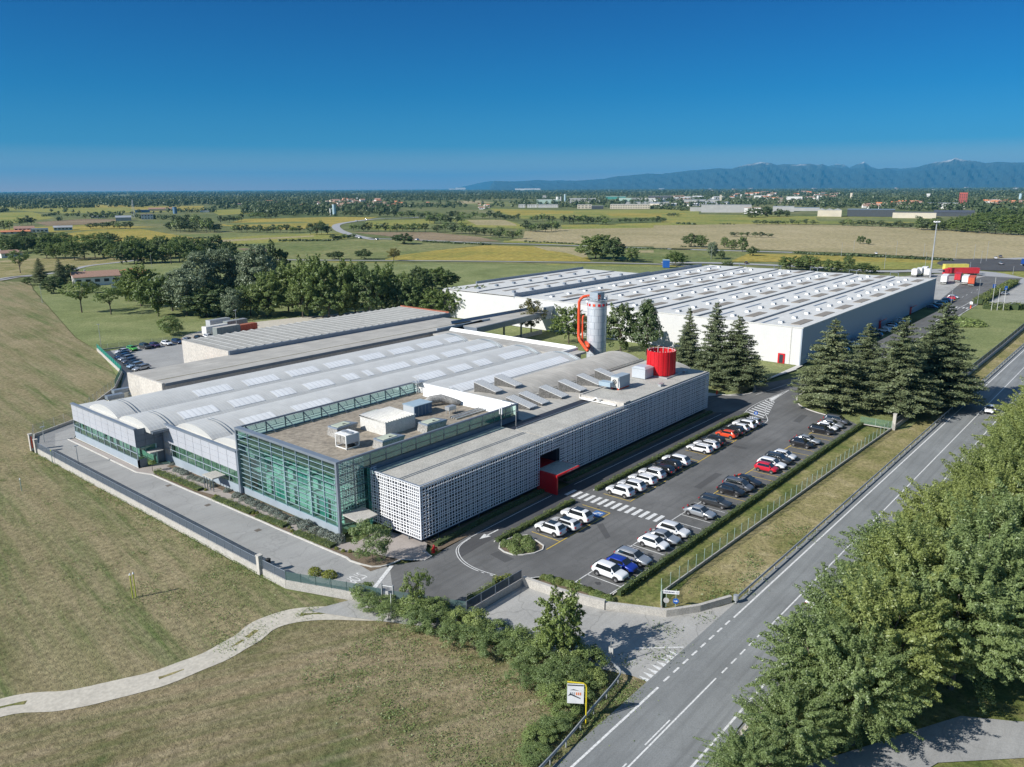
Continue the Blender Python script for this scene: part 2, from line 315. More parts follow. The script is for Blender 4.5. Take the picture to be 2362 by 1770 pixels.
sheet('truck_yard', [(344.5,63.3),(344.5,110),(420,112),(462,92),(462,69),(420,69),(400,63.3)], -0.016, M['fore'])
sheet('car_park_road', [(69,63.0),(88,63.0),(93,63.0),(140,63.0),(146.5,61.6),(150,62.5),(144.4,66.8),(92.5,66.6),(69.5,66.1),(65.6,64.8),(63.6,62.6)], -0.006, M['lotroad'])
sheet('rear_car_park', [(68,167.5),(77,187),(82.8,198.6),(90.0,231.0),(118,231),(126,229),(150,226),(170,222),(170,189.2),(94,189.2),(94,167.5)], -0.02, M['drive'])
sheet('rear_yard', [(112,229),(120,238),(135,245),(160,240),(190,232),(205,205),(170,205),(150,226)], -0.03, M['gravel'])
sheet('walkway', [(55.2,121.4),(54.0,110),(55.3,102.5),(58.4,104),(57.9,126.4),(53.1,126.4),(53.0,152.6),(52.05,152.4),(52.1,125.0),(53.2,121.9)], -0.008, M['paving'])
sheet('walkway', [(55.3,104.5),(56.9,104.5),(56.6,78.6),(58.5,76.2),(63,77.0),(64.8,69.4),(62.6,67.5),(61.9,65.6),(60.6,65.6),(58.8,68.0),(57.6,72.5),(55.6,75.5),(55.2,80)], -0.004, M['paving'])
sheet('flower_bed', [(54.4,68.6),(56.5,68.1),(58.6,68.2),(57.4,72.4),(55.5,75.4),(55.2,80),(55.2,94),(55.3,104.5),(54.1,111),(55.0,121),(53.4,121.6),(53.8,104),(54.3,90),(54.6,78),(54.8,73)], -0.001, M['soil'])
sheet('flower_bed', [(56.9,78.6),(58.2,78.6),(58.2,103.2),(57.9,112),(57.6,124),(56.6,124),(56.9,104.4)], -0.001, M['soil'])
sheet('flower_bed', [(63.5,66.1),(88,66.8),(88,69.3),(64.2,69.3)], 0.004, M['soil']); sheet('flower_bed', [(93,66.9),(144.3,66.9),(144.3,69.3),(93,69.3)], 0.004, M['soil'])
isl = [(69.0,60.6),(68.6,59.4),(68.7,58.0),(69.5,57.0),(70.8,56.2),(72.2,56.0),(73.2,56.6),(73.8,58.4),(74.3,60.3),(72.5,61.3),(70.4,61.6)]
sheet('planting_bed', isl, 0.004, M['soil'])
sheet('planting_bed', [(65.4,51.9),(67.2,50.5),(67.9,48.6),(68.1,43.2),(66.3,42.3),(65.4,42.4)], 0.004, M['soil'])
def ry(x): return 27.0 - 0.0125*(x-44)
road = [(x, ry(x)) for x in range(-140, 700, 20)]
b = MB(); strip(b, road, 9.6, -0.03); tag(b.build('road', M['road']), kind='structure')
b = MB(); strip(b, [(x, y-5.0) for x, y in road], .8, -0.05); tag(b.build('road_shoulder', M['gravel']), kind='structure')
sheet('side_road', [(56,16),(62,12.6),(66,10.4),(70.2,8.0),(72.3,4.4),(84,-12),(78,-16),(68.0,2.6),(62.6,8.2),(52,12.0),(44,20)], -0.05, M['drive'])
b = MB()
for off in (3.55, -3.75):
    if off > 0:
        strip(b, [(x, ry(x)+off) for x in range(-140, 58, 18)]+[(56.8, ry(56.8)+off)], 0.22, -0.024); strip(b, [(72.6, ry(72.6)+off)]+[(x, ry(x)+off) for x in range(80, 700, 20)], 0.2, -0.024)
    else: strip(b, [(x, ry(x)+off) for x in range(-140, 700, 20)], 0.2, -0.024)
strip(b, [(73.2, ry(73)-0.1)]+[(x, ry(x)-0.1) for x in range(80, 700, 20)], 0.16, -0.024)
strip(b, [(x, ry(x)+0.1) for x in (-100, 0, 40, 61.5)], 0.15, -0.024); strip(b, [(x, ry(x)+0.42) for x in (49.3, 51, 53.4)], 0.13, -0.024); strip(b, [(x, ry(x)+0.42) for x in (20, 40, 46.5)], 0.13, -0.024)
for x in (62.6, 64.6, 66.6, 68.6, 70.6): strip(b, [(x, ry(x)+0.05), (x+1.15, ry(x)+0.04)], 0.16, -0.024)
for i in range(8): x = 57.9+1.83*i; strip(b, [(x, ry(x)+3.62), (x+1.05, ry(x)+3.6)], 0.2, -0.024)
for i in range(8):
    x = 56.8+0.78*i; y = 31.5
    b.add([(x,y,-0.05),(x+0.62,y,-0.05),(x+0.40,y+1.25,-0.05)], [(0,1,2)])
strip(b, [(64.2,31.7),(60.9,35.4)], 0.16, -0.05)
tag(b.build('road_markings', M['white_paint']), kind='structure')
# car park markings
b = MB(); Z = 0.0
def ln(p, q, wd=0.12, m=0): strip(b, [p, q], wd, Z, m)
SEPA = [93.0,95.4,99.0,102.4,104.9,107.6,110.2,112.8,115.4,119.0,121.4,123.9,126.6,129.3,131.9,134.4,136.9,139.4]
ln((72.6,55.7),(87.5,55.7),.13,1); ln((92.9,55.75),(142.0,56.1),.13,1)
for x in (75.6,81.0,84.9,87.5)+tuple(SEPA): ln((x,55.75),(x,60.5),.12,1)
for x in (68.1,70.5,73.0,75.4,80.8,83.2,85.6,88.2,90.8,93.5,98.0,100.7): ln((x,43.2),(x,47.9),.12,0)
ln((68.1,47.9),(75.4,47.85),.12,0); ln((79.9,47.85),(103.6,47.6),.12,0); ln((68.1,43.2),(76,42.95),.12,0)
SEPB = [103.7,106.3,109.0,111.6,114.2,116.6,119.2,121.8,124.4,127.0,129.8,132.5,135.4,138.0,140.4,142.8,145.3,147.9,150.4]
ln((103.6,47.6),(153,46.8),.13,1)
for x in SEPB: ln((x,42.7),(x,47.3),.12,1)
for k in range(14):
    y = 64.6-1.17*k
    b.add([(88.95,y-.3,Z),(91.5,y-.3,Z),(91.5,y+.3,Z),(88.95,y+.3,Z)], [(0,1,2,3)])
# double line round the bend, kerb lines, hatched nose
dl = curve_pts([(68.6,65.65),(66.6,65.3),(65.2,64.6),(64.0,63.2),(63.2,61.6),(62.8,59.7),(62.85,57.7),(63.2,55.8)], 5)
strip(b, dl[:32], .11, Z); strip(b, [(x+.32, y-.1) for x, y in dl[:34]], .11, Z)
for i in range(28, 34, 2): strip(b, dl[i:i+2], .14, Z)
strip(b, [(68.6,65.7),(81.6,66.05),(87.4,66.1)], .1, Z); strip(b, [(93.2,66.1),(144,65.6)], .1, Z)
strip(b, curve_pts([(63.9,52.9),(65.4,52.6),(66.9,51.3),(67.7,49.2),(68.1,46.5),(68.1,43.2)], 5), .13, Z)
strip(b, curve_pts([(141.9,56.1),(145.6,56.5),(149.6,58.6),(154,60.3),(162,61.6),(172,62.2)], 5), .13, Z)
strip(b, curve_pts([(147.2,62.2),(152,63.0),(158,63.2),(164,62.8),(172,62.2)], 5), .13, Z)
for k in range(9):
    x = 146.6+k*1.55; y0 = 57.2+k*.42+(0.6 if k < 2 else 0); y1 = 62.3+k*.08
    b.add([(x,y0,Z),(x+.6,y0+.15,Z),(x+2.4,y1,Z),(x+1.8,y1,Z)], [(0,1,2,3)])
b.add([(160.5,61.6,Z),(168,62.25,Z),(160.5,62.85,Z)], [(0,1,2)])
strip(b, [(163,66.4),(172,65.2),(184,63.6)], .12, Z)
# STOP line and lettering, arrows
b.add([(56.75,67.85,.003),(57.15,67.5,.003),(50.9,64.2,.003),(50.5,64.55,.003)], [(0,3,2,1)])
b.add([(70.8,64.3,Z),(73.2,64.3,Z),(73.2,64.0,Z),(75.6,64.35,Z),(75.6,64.55,Z),(73.2,64.75,Z),(73.2,64.5,Z),(70.8,64.5,Z)][::1], [(0,1,6,7)])
b.add([(71.0,63.8,Z),(69.4,64.4,Z),(71.0,65.0,Z)], [(0,2,1)])
b.add([(82.9,58.2,.002),(86.9,58.2,.002)], [])
# far internal road markings
for x0, x1, y in ((294,445,58.7),): strip(b, [(x0,y),(x1,y+.4)], .22, Z)
strip(b, [(294,53.95),(333,55.7)], .14, Z)
for k in range(8): b.add([(333.0,56.2+k*1.2,Z),(336.2,56.2+k*1.2,Z),(336.2,56.8+k*1.2,Z),(333.0,56.8+k*1.2,Z)], [(0,1,2,3)])
strip(b, [(340,64.6),(362,64.9)], .2, Z, 1)
for x in (366,374,384,396): strip(b, [(x,64.2),(x+4,64.4)], .16, Z)
tag(b.build('parking_markings', [M['white_paint'], M['yellow_paint']]), kind='structure')
def ptext(txt, size, loc, rz, mat, name, sx=1.0, kind='structure', parent=None, mtx=None, bold=0.0):
    cu = bpy.data.curves.new(name, 'FONT'); cu.body = txt; cu.size = size; cu.offset = bold; cu.align_x = 'CENTER'; cu.align_y = 'CENTER'
    ob = bpy.data.objects.new(name, cu); C.objects.link(ob)
    me = bpy.data.meshes.new_from_object(ob); bpy.data.objects.remove(ob)
    for v in me.vertices: v.co.x *= sx
    o = bpy.data.objects.new(name, me); C.objects.link(o); me.materials.clear(); me.materials.append(mat)
    if mtx is not None: o.matrix_world = mtx
    else: o.location = loc; o.rotation_euler = (0, 0, rz)
    if parent:
        o.parent = parent; o.matrix_parent_inverse = parent.matrix_world.inverted()
    elif kind: tag(o, kind=kind)
    return o
ptext('STOP', 2.6, (52.25, 68.7, 0.0), math.radians(184), M['white_paint'], 'stop_marking', 0.34, bold=0.025)
b = MB(); b.add([(85.1,56.15,.001),(87.1,56.15,.001),(87.1,57.75,.001),(85.1,57.75,.001)], [(0,1,2,3)]); o = tag(b.build('disabled_bay_marking', M['blue_paint']), kind='structure')
b = MB()
b.tube([(86.1+.45*math.cos(a),56.9+.45*math.sin(a),.006) for a in [x*.5 for x in range(-4,6)]], .05); b.bar((86.0,57.5,.006),(86.0,57.0,.006),.05); b.bar((86.0,57.0,.006),(86.45,56.85,.006),.05); b.bar((86.45,56.85,.006),(86.7,56.45,.006),.05); b.cyl(86.0,57.6,.002,.01,.09)
tag(b.build('wheelchair_symbol', M['white_paint']), kind='structure')
stm = simple('oil_stain', (.055,.055,.055), .6, var=.3, sc=3); ptm = asphalt('patched_asphalt', (.10,.10,.10), .15, .2)
b = MB()
for x0_, n_, y_ in ((70,34,45.6),(76,26,57.8)):
    for i in range(n_):
        cx = x0_+2.5*i+R.uniform(-.5,.5); cy = y_+R.uniform(-1.2,1.2); r_ = R.uniform(.12,.38); b.add([(cx+r_*R.uniform(.7,1.2)*math.cos(a*.7), cy+r_*R.uniform(.7,1.2)*math.sin(a*.7), -.0035) for a in range(9)], [tuple(range(9))])
tag(b.build('oil_stains', stm), kind='structure')
for pl_ in ([(104,50),(112,50.2),(112,51.4),(104,51.2)], [(126,52.5),(127.2,52.5),(127,55),(125.8,55)], [(80,51.5),(81,51.4),(84,54.6),(83,55)], [(66.5,57.5),(68,57.2),(68.4,60.2),(67,60.4)], [(148,51),(154,51.6),(153.8,52.8),(148,52.4)]): sheet('asphalt_patch', pl_, -.0055, ptm)
# kerbs
b = MB()
kb = gp('L',(435,315),(870,525),(970,540),(1200,640),(1360,705),(1530,780),(1650,830),(1760,880),(1890,935),(2090,1020),(2211,1070)) + [(54.55,72.6),(54.8,70.8),(55.2,69.3),(56.0,68.5),(56.9,68.1),(58.6,68.0)]
strip(b, kb, .22, -.02, z1=.10); strip(b, [(53.25,126.6),(53.25,152.3)], .2, -.02, z1=.08); strip(b, [(53.0,152.4),(52.0,152.4)], .22, -.02, z1=.11)
strip(b, curve_pts([(156.3,47.0),(157.0,50.2),(158.4,53.2),(160.5,55.6),(163.4,57.2),(167.5,58.6),(176,58.9),(190,57.2),(200,55.2),(345,55.2)], 3), .25, -.02, z1=.10)
strip(b, curve_pts([(144.7,77),(151,77.2),(157.0,76.2),(158.8,70.4),(164.5,67.6),(172,70.2),(182,69.8),(193,68.6)], 4), .3, -.02, z1=.10)
strip(b, isl+[isl[0]], .18, -.01, z1=.10); strip(b, [(62.2,67.6),(61.9,65.7),(60.6,65.6),(58.8,68.0)], .15, -.01, z1=.07)
strip(b, [(70,62.3),(87.3,62.35)], .15, 0.0, z1=.12); strip(b, [(93.1,62.35),(140,62.3),(146.5,61.2)], .15, 0, z1=.12); strip(b, [(68.4,42.85),(153.5,41.4)], .15, 0, z1=.12)
tag(b.build('kerb', M['kerb']), kind='structure')
sheet('pavement', [(150,77.4),(157.2,76.4),(159.2,70.7),(164.6,67.9),(172,70.5),(198.8,70.2),(198.8,69.0),(193,68.8),(182,70.1),(172,70.4),(164.6,67.7)], 0.02, M['kerb'])
b = MB()
for (r, x, y) in (('L',1075,608),('L',1325,733),('L',1645,893)):
    p = G(r, x, y); b.box(p[0]-.4,p[0]+.4,p[1]-.4,p[1]+.4,-.02,-.012)
tag(b.build('manhole_covers', simple('iron', (.14,.12,.10), .7)), kind='structure')

# ---------------------------------------------------------------- the plain beyond
Zf = [-0.30]
def patch(mt, reg, *pts, name='field'):
    Zf[0] += 0.0035; sheet(name, gp(reg, *pts), Zf[0], M[mt])
patch('greenfield','T1',(-400,470),(2211,420),(2211,615),(900,615),(-400,640))
patch('stubble','T1',(-300,640),(0,610),(230,596),(560,600),(800,590),(700,640),(420,668),(200,700),(-300,730))
patch('yellowfield','T1',(200,468),(560,420),(880,405),(1080,440),(1340,478),(1060,497),(600,490),(230,492))
patch('limefield','T1',(1090,492),(1340,472),(1700,448),(2211,432),(2211,470),(1560,505),(1100,503))
patch('stubble','T1',(1100,497),(1400,478),(2000,450),(2000,457),(1400,492),(1150,503))
patch('yellowfield','T1',(1400,385),(1560,345),(2211,332),(2211,362),(2000,388),(1920,415),(1560,403))
patch('greenfield','T1',(1400,372),(1900,362),(2000,370),(1700,380),(1450,384))
patch('plough','T1',(1510,532),(1680,530),(1800,556),(1700,570),(1600,560))
patch('greenfield','T1',(1700,520),(2211,478),(2211,604),(1820,605))
patch('limefield','T1',(-100,270),(600,255),(810,258),(1140,270),(1150,300),(400,310),(110,292),(-100,300))
patch('yellowfield','T1',(600,256),(800,256),(810,270),(610,275))
patch('plough','T1',(220,366),(560,345),(800,350),(560,380),(300,390)); patch('yellowfield','T1',(150,400),(560,382),(1000,396),(560,416),(200,440),(-100,420))
patch('limefield','T1',(-100,310),(200,300),(350,340),(100,370),(-100,380))
patch('yellowfield','T1',(800,268),(1300,262),(1300,285),(900,300)); patch('limefield','T1',(1330,290),(1780,275),(1780,300),(1400,322))
patch('greenfield','T2',(-100,470),(850,488),(940,508),(400,576),(250,600),(-100,606))
patch('yellowfield','T2',(300,600),(400,575),(620,545),(940,513),(1240,518),(1560,530),(1600,600),(1610,614),(300,608))
patch('stubble','T2',(1240,518),(1560,528),(1590,585),(1560,590),(1450,560),(1330,545))
patch('yellowfield','T2',(-100,616),(540,628),(500,690),(-100,700)); patch('greenfield','T2',(540,622),(1420,630),(1390,680),(1500,760),(500,1000),(400,700)); patch('limefield','T2',(1330,632),(2160,642),(2100,700),(1800,720),(1390,690))
patch('plough','T2',(90,430),(600,430),(900,460),(1040,488),(560,492),(300,452))
patch('limefield','T2',(180,360),(620,345),(600,400),(300,420),(150,400)); patch('yellowfield','T2',(-60,335),(260,332),(200,345),(60,370),(-60,400)); patch('greenfield','T2',(560,375),(700,380),(620,405),(560,400))
patch('limefield','T2',(700,350),(1060,350),(1160,380),(1200,410),(950,400),(820,395)); patch('stubble','T2',(820,352),(1060,352),(1130,378),(1140,388),(880,384))
patch('limefield','T2',(960,278),(1400,290),(2300,284),(2300,335),(1180,345),(1000,300)); patch('yellowfield','T2',(980,286),(1500,296),(1500,310),(1100,320)); patch('yellowfield','T2',(1700,312),(2211,308),(2211,330),(1750,330))
patch('greenfield','T2',(740,232),(1120,236),(1120,268),(900,262),(740,250)); patch('stubble','T2',(745,232),(900,230),(1000,242),(800,250))
patch('stubble','T2',(1190,425),(1420,408),(2300,396),(2300,525),(1800,518),(1450,505),(1060,488),(1180,465)); patch('limefield','T2',(1420,385),(1700,378),(2300,362),(2300,398),(1430,410)); patch('limefield','T2',(1060,482),(1600,505),(1550,515),(1050,494))
patch('greenfield','T2',(1600,528),(2300,545),(2300,600),(2000,605),(1620,610)); patch('stubble','T2',(1830,545),(2100,545),(2100,560),(1850,560))
patch('limefield','T3',(-100,424),(440,432),(900,440),(1600,452),(1500,482),(900,488),(-100,494)); patch('greenfield','T3',(880,445),(1560,452),(1560,475),(900,472))
patch('stubble','T3',(-150,497),(500,488),(900,492),(1480,510),(2400,565),(2400,702),(1850,710),(1200,676),(500,650),(-150,640))
patch('yellowfield','T3',(330,684),(500,676),(1000,690),(1700,722),(1700,736),(1300,728),(350,728)); patch('greenfield','T3',(-150,650),(480,664),(330,730),(-150,740)); patch('limefield','T3',(900,722),(1750,735),(1950,742),(1900,770),(1300,778),(880,760))
patch('limefield','T3',(1930,795),(2400,790),(2400,850),(2211,850),(2060,820)); patch('limefield','T3',(2080,712),(2400,705),(2400,760),(2150,750))
def fr(name, reg, pts, wd, z=-0.05, mat='farroad'):
    bb = MB(); strip(bb, curve_pts(gp(reg, *pts), 5), wd, z); tag(bb.build(name, M[mat]), kind='structure')
fr('lane', 'T2', [(-900,600),(0,609),(700,613),(1500,622),(2000,632),(2250,645)], 4.2)
fr('lane', 'T3', [(-100,735),(300,738),(900,765),(1300,790),(1700,780),(1950,775)], 9)
fr('main_road', 'T2', [(620,328),(420,340),(250,345),(80,365),(-10,385),(10,420),(120,455),(240,478)], 10); fr('main_road', 'T2', [(200,470),(560,482),(900,497),(1550,516),(2250,542)], 6)
fr('main_road', 'T3', [(-40,648),(200,655),(500,663),(800,672),(1200,690),(1600,705),(1850,718),(1950,722)], 7); fr('main_road', 'T3', [(1950,725),(2100,712),(2400,700)], 9); fr('lane','T1',[(-100,742),(0,735),(110,715),(220,706),(420,678),(560,645),(760,622),(900,606)],4.5)
fr('lane', 'R1', [(-60,1190),(200,1150),(430,1130)], 5)
rc = G('T3', 2030, 745)
sheet('roundabout', [(rc[0]+42*math.cos(a*.2), rc[1]+30*math.sin(a*.2)) for a in range(32)], -0.045, M['lotroad'])
fr('main_road', 'T3', [(1950,725),(1900,775),(1700,790)], 9); fr('main_road', 'T3', [(1990,770),(2120,770),(2300,780)], 9); fr('lane','T3',[(1500,790),(1900,795),(2100,830),(2300,880)],16,-0.06)
sheet('overflow_car_park', gp('T3',(2000,1010),(1960,960),(2150,870),(2400,850),(2400,1040),(2200,1030)), -0.02, M['fore'])
# mountains on the north-eastern horizon: ridge profiles given real distance, height and depth
def ridge(name, prof, D, depth, mat, seed, zz=0):
    rr = random.Random(seed); xs = []; P = [(npx(r_, x, y)) for r_, x, y in prof]
    pts = []
    for i in range(len(P)-1):
        n = max(2, int((P[i+1][0]-P[i][0])/4))
        for j in range(n):
            t = j/n; pts.append((P[i][0]*(1-t)+P[i+1][0]*t, P[i][1]*(1-t)+P[i+1][1]*t))
    pts.append(P[-1]); rows = 9; vs = []; fs = []; off = [rr.random()*6 for _ in range(5)]
    for i, (x, y) in enumerate(pts):
        d = _fw*FPX + _R*(x-W0/2) + _U*(H0/2-y); hh = math.hypot(d.x, d.y); ux, uy = d.x/hh, d.y/hh
        zt = max(2.0, CAMZ + D*d.z/hh)
        for k in range(rows):
            s = k/(rows-1); dist = D - depth*(1-s)
            spur = math.sin(x*.055+off[0])*.5+math.sin(x*.13+off[1])*.3+math.sin(x*.31+off[2])*.2
            f = s**(1.15+.35*spur)
            z = zt*f + zt*.10*math.sin(x*.21+k*1.9+off[3])*s*(1-s)*3 + (rr.uniform(-1,1)*zt*.03*s if 0 < k < rows-1 else 0)
            if k == rows-1: z = zt*(1+rr.uniform(-.012,.012))
            vs.append((ux*dist, uy*dist, z-2)); 
        vs.append((ux*(D+depth*.6), uy*(D+depth*.6), -2))
    m = rows+1
    for i in range(len(pts)-1):
        for k in range(m-1): fs.append((i*m+k, (i+1)*m+k, (i+1)*m+k+1, i*m+k+1))
    bb = MB(); bb.add(vs, fs); return tag(bb.build(name, mat, smooth=False), kind='structure')
mm, t, p = newmat('mountain'); v = pos(t); g = N(t, 'ShaderNodeNewGeometry'); sp = N(t, 'ShaderNodeSeparateXYZ'); t.links.new(g.outputs['Position'], sp.inputs[0])
nz = noise(t, v, .0009, 6, .7); ad = N(t, 'ShaderNodeMath', operation='MULTIPLY_ADD'); t.links.new(nz, ad.inputs[0]); ad.inputs[1].default_value = 900; t.links.new(sp.outputs[2], ad.inputs[2])
dv = N(t, 'ShaderNodeMath', operation='DIVIDE'); t.links.new(ad.outputs[0], dv.inputs[0]); dv.inputs[1].default_value = 2200
t.links.new(ramp(t, dv.outputs[0], [(.44,(.025,.045,.04)),(.53,(.06,.075,.055)),(.58,(.55,.53,.50))]), p.inputs['Base Color']); p.inputs['Roughness'].default_value = 1
M['mountain'] = mm
ridge('mountain_range', [('R4',-60,285),('R4',0,208),('R4',330,215),('R4',560,192),('R4',720,205),('R4',800,200),('R4',1040,205),('R4',1180,195),('R4',1400,180),('R4',1550,150),('R4',1750,135),('R4',1960,112),('R4',2150,120),('R5',150,210),('R5',480,172),('R5',660,160),('R5',820,145),('R5',960,152),('R5',1100,110),('R5',1230,88),('R5',1320,72),('R5',1420,84),('R5',1500,104),('R5',1610,96),('R5',1740,100),('R5',1900,90),('R5',1980,112),('R5',2040,96),('R5',2100,130),('R6',20,140),('R6',180,150),('R6',330,135),('R6',450,160),('R6',580,142),('R6',720,180),('R6',900,150),('R6',1050,100),('R6',1200,75),('R6',1330,48),('R6',1400,22),('R6',1500,48),('R6',1640,62),('R6',1760,85),('R6',1900,68),('R6',2060,78),('R6',2200,75),('R6',2600,95),('R6',3400,110)], 26000, 6500, mm, 3)
ridge('mountain_range', [('R5',1800,130),('R5',1900,88),('R5',1960,106),('R5',2040,96),('R5',2120,120),('R6',-10,95),('R6',70,98),('R6',140,140),('R6',210,105),('R6',260,90),('R6',315,66),('R6',345,92),('R6',400,130),('R6',500,158),('R6',600,140),('R6',760,150),('R6',900,135),('R6',1020,118),('R6',1150,75),('R6',1330,60)], 31000, 4000, mm, 9)
ridge('hills', [('R3',1550,140),('R3',1750,105),('R3',1900,70),('R3',2050,42),('R3',2211,55),('R4',330,210),('R4',800,204),('R4',1300,240),('R4',1700,270)], 36000, 5000, mm, 5)

# ================================================================== buildings
def ribmat(name, c, axis=0, pitch=0.4, rough=0.45, metal=0.25, depth=0.75, seam=None, dirt=0.15):
    """sheet metal / boards: ribs along one world axis at a real pitch, streaky dirt"""
    m, t, p = newmat(name); v = pos(t); s = N(t, 'ShaderNodeSeparateXYZ'); t.links.new(v, s.inputs[0])
    a = N(t, 'ShaderNodeMath', operation='MULTIPLY'); t.links.new(s.outputs[axis], a.inputs[0]); a.inputs[1].default_value = 2*math.pi/pitch
    sn = N(t, 'ShaderNodeMath', operation='SINE'); t.links.new(a.outputs[0], sn.inputs[0])
    mr = N(t, 'ShaderNodeMapRange'); t.links.new(sn.outputs[0], mr.inputs[0]); mr.inputs[1].default_value = -1
    f = noise(t, v, .25, 5); f2 = noise(t, pos(t, (.5,.05,1) if axis == 0 else (.05,.5,1)), 2.0, 4)
    col = ramp(t, f, [(.3, tuple(x*(1-dirt) for x in c)), (.7, c)])
    col = mix(t, ramp(t, f2, [(.45,(0,0,0)),(.75,(dirt*1.6,)*3)]), col, tuple(x*.6 for x in c))
    col = mix(t, ramp(t, mr.outputs[0], [(0,(1-depth,)*3),(.25,(0,0,0))]), col, tuple(x*.55 for x in c))
    t.links.new(col, p.inputs['Base Color']); p.inputs['Roughness'].default_value = rough; p.inputs['Metallic'].default_value = metal
    bump(t, p, mr.outputs[0], .25, .03)
    return m
M['vault'] = ribmat('vault_metal', (.64,.64,.61), 0, .6, .5, .0, .8, dirt=.14)
M['vaultlight'] = ribmat('translucent_rooflight', (.90,.91,.90), 0, 1.05, .2, 0, .6, dirt=.12)
M['concroof'] = ribmat('concrete_vault', (.56,.53,.47), 0, 1.2, .9, 0, .75, dirt=.3)
M['flatroof'] = ribmat('flat_roof_felt', (.50,.48,.435), 1, 2.6, .9, 0, .8, dirt=.28)
M['shedroof'] = simple('shed_roof', (.30,.30,.28), .85, var=.2, sc=.3, fine=3); M['shedlight'] = simple('shed_rib', (.48,.48,.46), .8, var=.1)
M['gravelroof'] = simple('gravel_roof', (.44,.425,.38), .95, var=.25, sc=.35, fine=5)
M['deck'] = simple('deck_roof', (.30,.26,.205), .95, var=.3, sc=.3, fine=1.6)
M['panel'] = simple('light_panel', (.50,.52,.56), .4, var=.05, sc=.2, metal=.1)
M['paneldark'] = simple('dark_panel', (.15,.18,.22), .35, var=.08)
M['joint'] = simple('joint', (.16,.19,.22), .5)
M['plinth'] = simple('plinth_panel', (.34,.40,.45), .45, var=.08, sc=.4)
M['steel'] = simple('blue_grey_steel', (.13,.17,.20), .35, var=.1, metal=.3)
M['coping'] = simple('coping', (.22,.26,.31), .4, var=.08, metal=.2)
M['white'] = simple('white_render', (.80,.80,.78), .7, var=.05, sc=.2)
M['conwall'] = simple('weathered_concrete_wall', (.52,.49,.44), .9, var=.16, sc=.35, fine=2)
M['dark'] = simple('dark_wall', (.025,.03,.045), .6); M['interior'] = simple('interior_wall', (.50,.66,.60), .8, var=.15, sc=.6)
M['floor'] = simple('interior_floor', (.30,.30,.27), .8, var=.2, sc=.5); M['blind'] = simple('teal_blind', (.12,.40,.35), .7, var=.25, sc=.8)
M['green_glass'] = glassmat('green_glass', (.76,.90,.865), .35); M['clear_glass'] = glassmat('tinted_glass', (.66,.80,.75), .3)
M['dark_glass'] = simple('dark_glass', (.02,.035,.035), .06)
M['screen'] = simple('white_screen', (.80,.81,.83), .45, var=.03)
M['red'] = simple('red_paint', (.60,.008,.015), .45, var=.10, sc=.6, fine=3); M['orange'] = simple('orange_red_paint', (.78,.09,.025), .45, var=.1)
M['silo'] = simple('silo_panel', (.56,.60,.63), .4, var=.05, metal=.2, sc=.4); M['galv'] = simple('galvanised', (.50,.52,.53), .45, var=.12, metal=.5)
M['brick'] = simple('old_brick', (.34,.12,.07), .9, var=.3, sc=3); M['tile'] = simple('roof_tiles', (.36,.22,.16), .9, var=.25, sc=1.5, fine=6, obj=True)
M['blue'] = simple('blue_panel', (.06,.13,.22), .5, var=.1); M['lightblue'] = simple('pale_blue_metal', (.35,.45,.52), .45, var=.08)
M['dirtywhite'] = simple('dirty_white_metal', (.62,.61,.57), .55, var=.15, sc=.7, fine=4); M['black'] = simple('black_rubber', (.02,.02,.02), .7, var=.1)
M['hatch'] = simple('pale_green_hatch', (.50,.54,.42), .6, var=.1); M['stained'] = simple('stained_grp', (.30,.29,.27), .8, var=.45, sc=2.0, fine=6)
def part(mb, name, m, par, smooth=False, label=None):
    o = mb.build(name, m, par, smooth)
    if label: o['label'] = label
    return o
def at(par, fn, name, m, **k):
    b_ = MB(); fn(b_); return part(b_, name, m, par, **k)

# ---------------- perforated screen: real lattice, uneven columns and rows
def lattice(b, L, z0, z1, seed, place, th=0.07, holes=()):
    """columns of bars and short rungs; place(u, v, w)->xyz, holes are (u0,u1,v0,v1) openings"""
    rr = random.Random(seed); u = 0.0; cols = []
    pat = [.42,.24,.42,.24,.36,.45,.22,.42,.30,.24,.42]
    while u < L-.1:
        wv = pat[rr.randrange(len(pat))]; g = rr.choice((.11,.12,.12,.14)); cols.append((u, min(L,u+g), min(L, u+g+wv))); u += g+wv
    rows = []; vv = z0; rp = [.36,.22,.34,.24,.38,.20]; i = 0
    while vv < z1-.05:
        h = rp[i%len(rp)]; g = .115; rows.append((vv, min(z1,vv+g), min(z1,vv+g+h))); vv += g+h; i += 1
    def blocked(u0, u1, v0, v1):
        for (a, c, d, e) in holes:
            if u1 > a+.02 and u0 < c-.02 and v1 > d+.02 and v0 < e-.02: return True
        return False
    def slab(u0, u1, v0, v1):
        if u1-u0 < .01 or v1-v0 < .01: return
        vs = [place(uu, zz, w_) for w_ in (0, th) for uu, zz in ((u0,v0),(u1,v0),(u1,v1),(u0,v1))]
        b.add(vs, [(0,3,2,1),(4,5,6,7),(0,1,5,4),(1,2,6,5),(2,3,7,6),(3,0,4,7)])
    for (a, c, d) in cols:
        segs = [(z0, z1)]
        for (h0, h1, v0, v1) in holes:
            if c > h0 and a < h1: segs = [(z0, v0) if v0 > z0 else None, (v1, z1)]; segs = [s_ for s_ in segs if s_]
        for s0, s1 in segs: slab(a, c, s0, s1)
        for j, (v0, v1, v2) in enumerate(rows):
            if not blocked(c, d, v0, v1): slab(c, d, v0, v1)
            if False:
                vm = (v1+v2)/2
                if not blocked(c, d, vm-.03, vm+.03): slab(c, d, vm-.03, vm+.03)
    slab(0, L, z1-.001, z1+.06) if not holes or True else None
sb = empty('screen_clad_building', (63.2,68.9,0), label='long low building wrapped in a white perforated lattice screen beside the car park', cat='building')
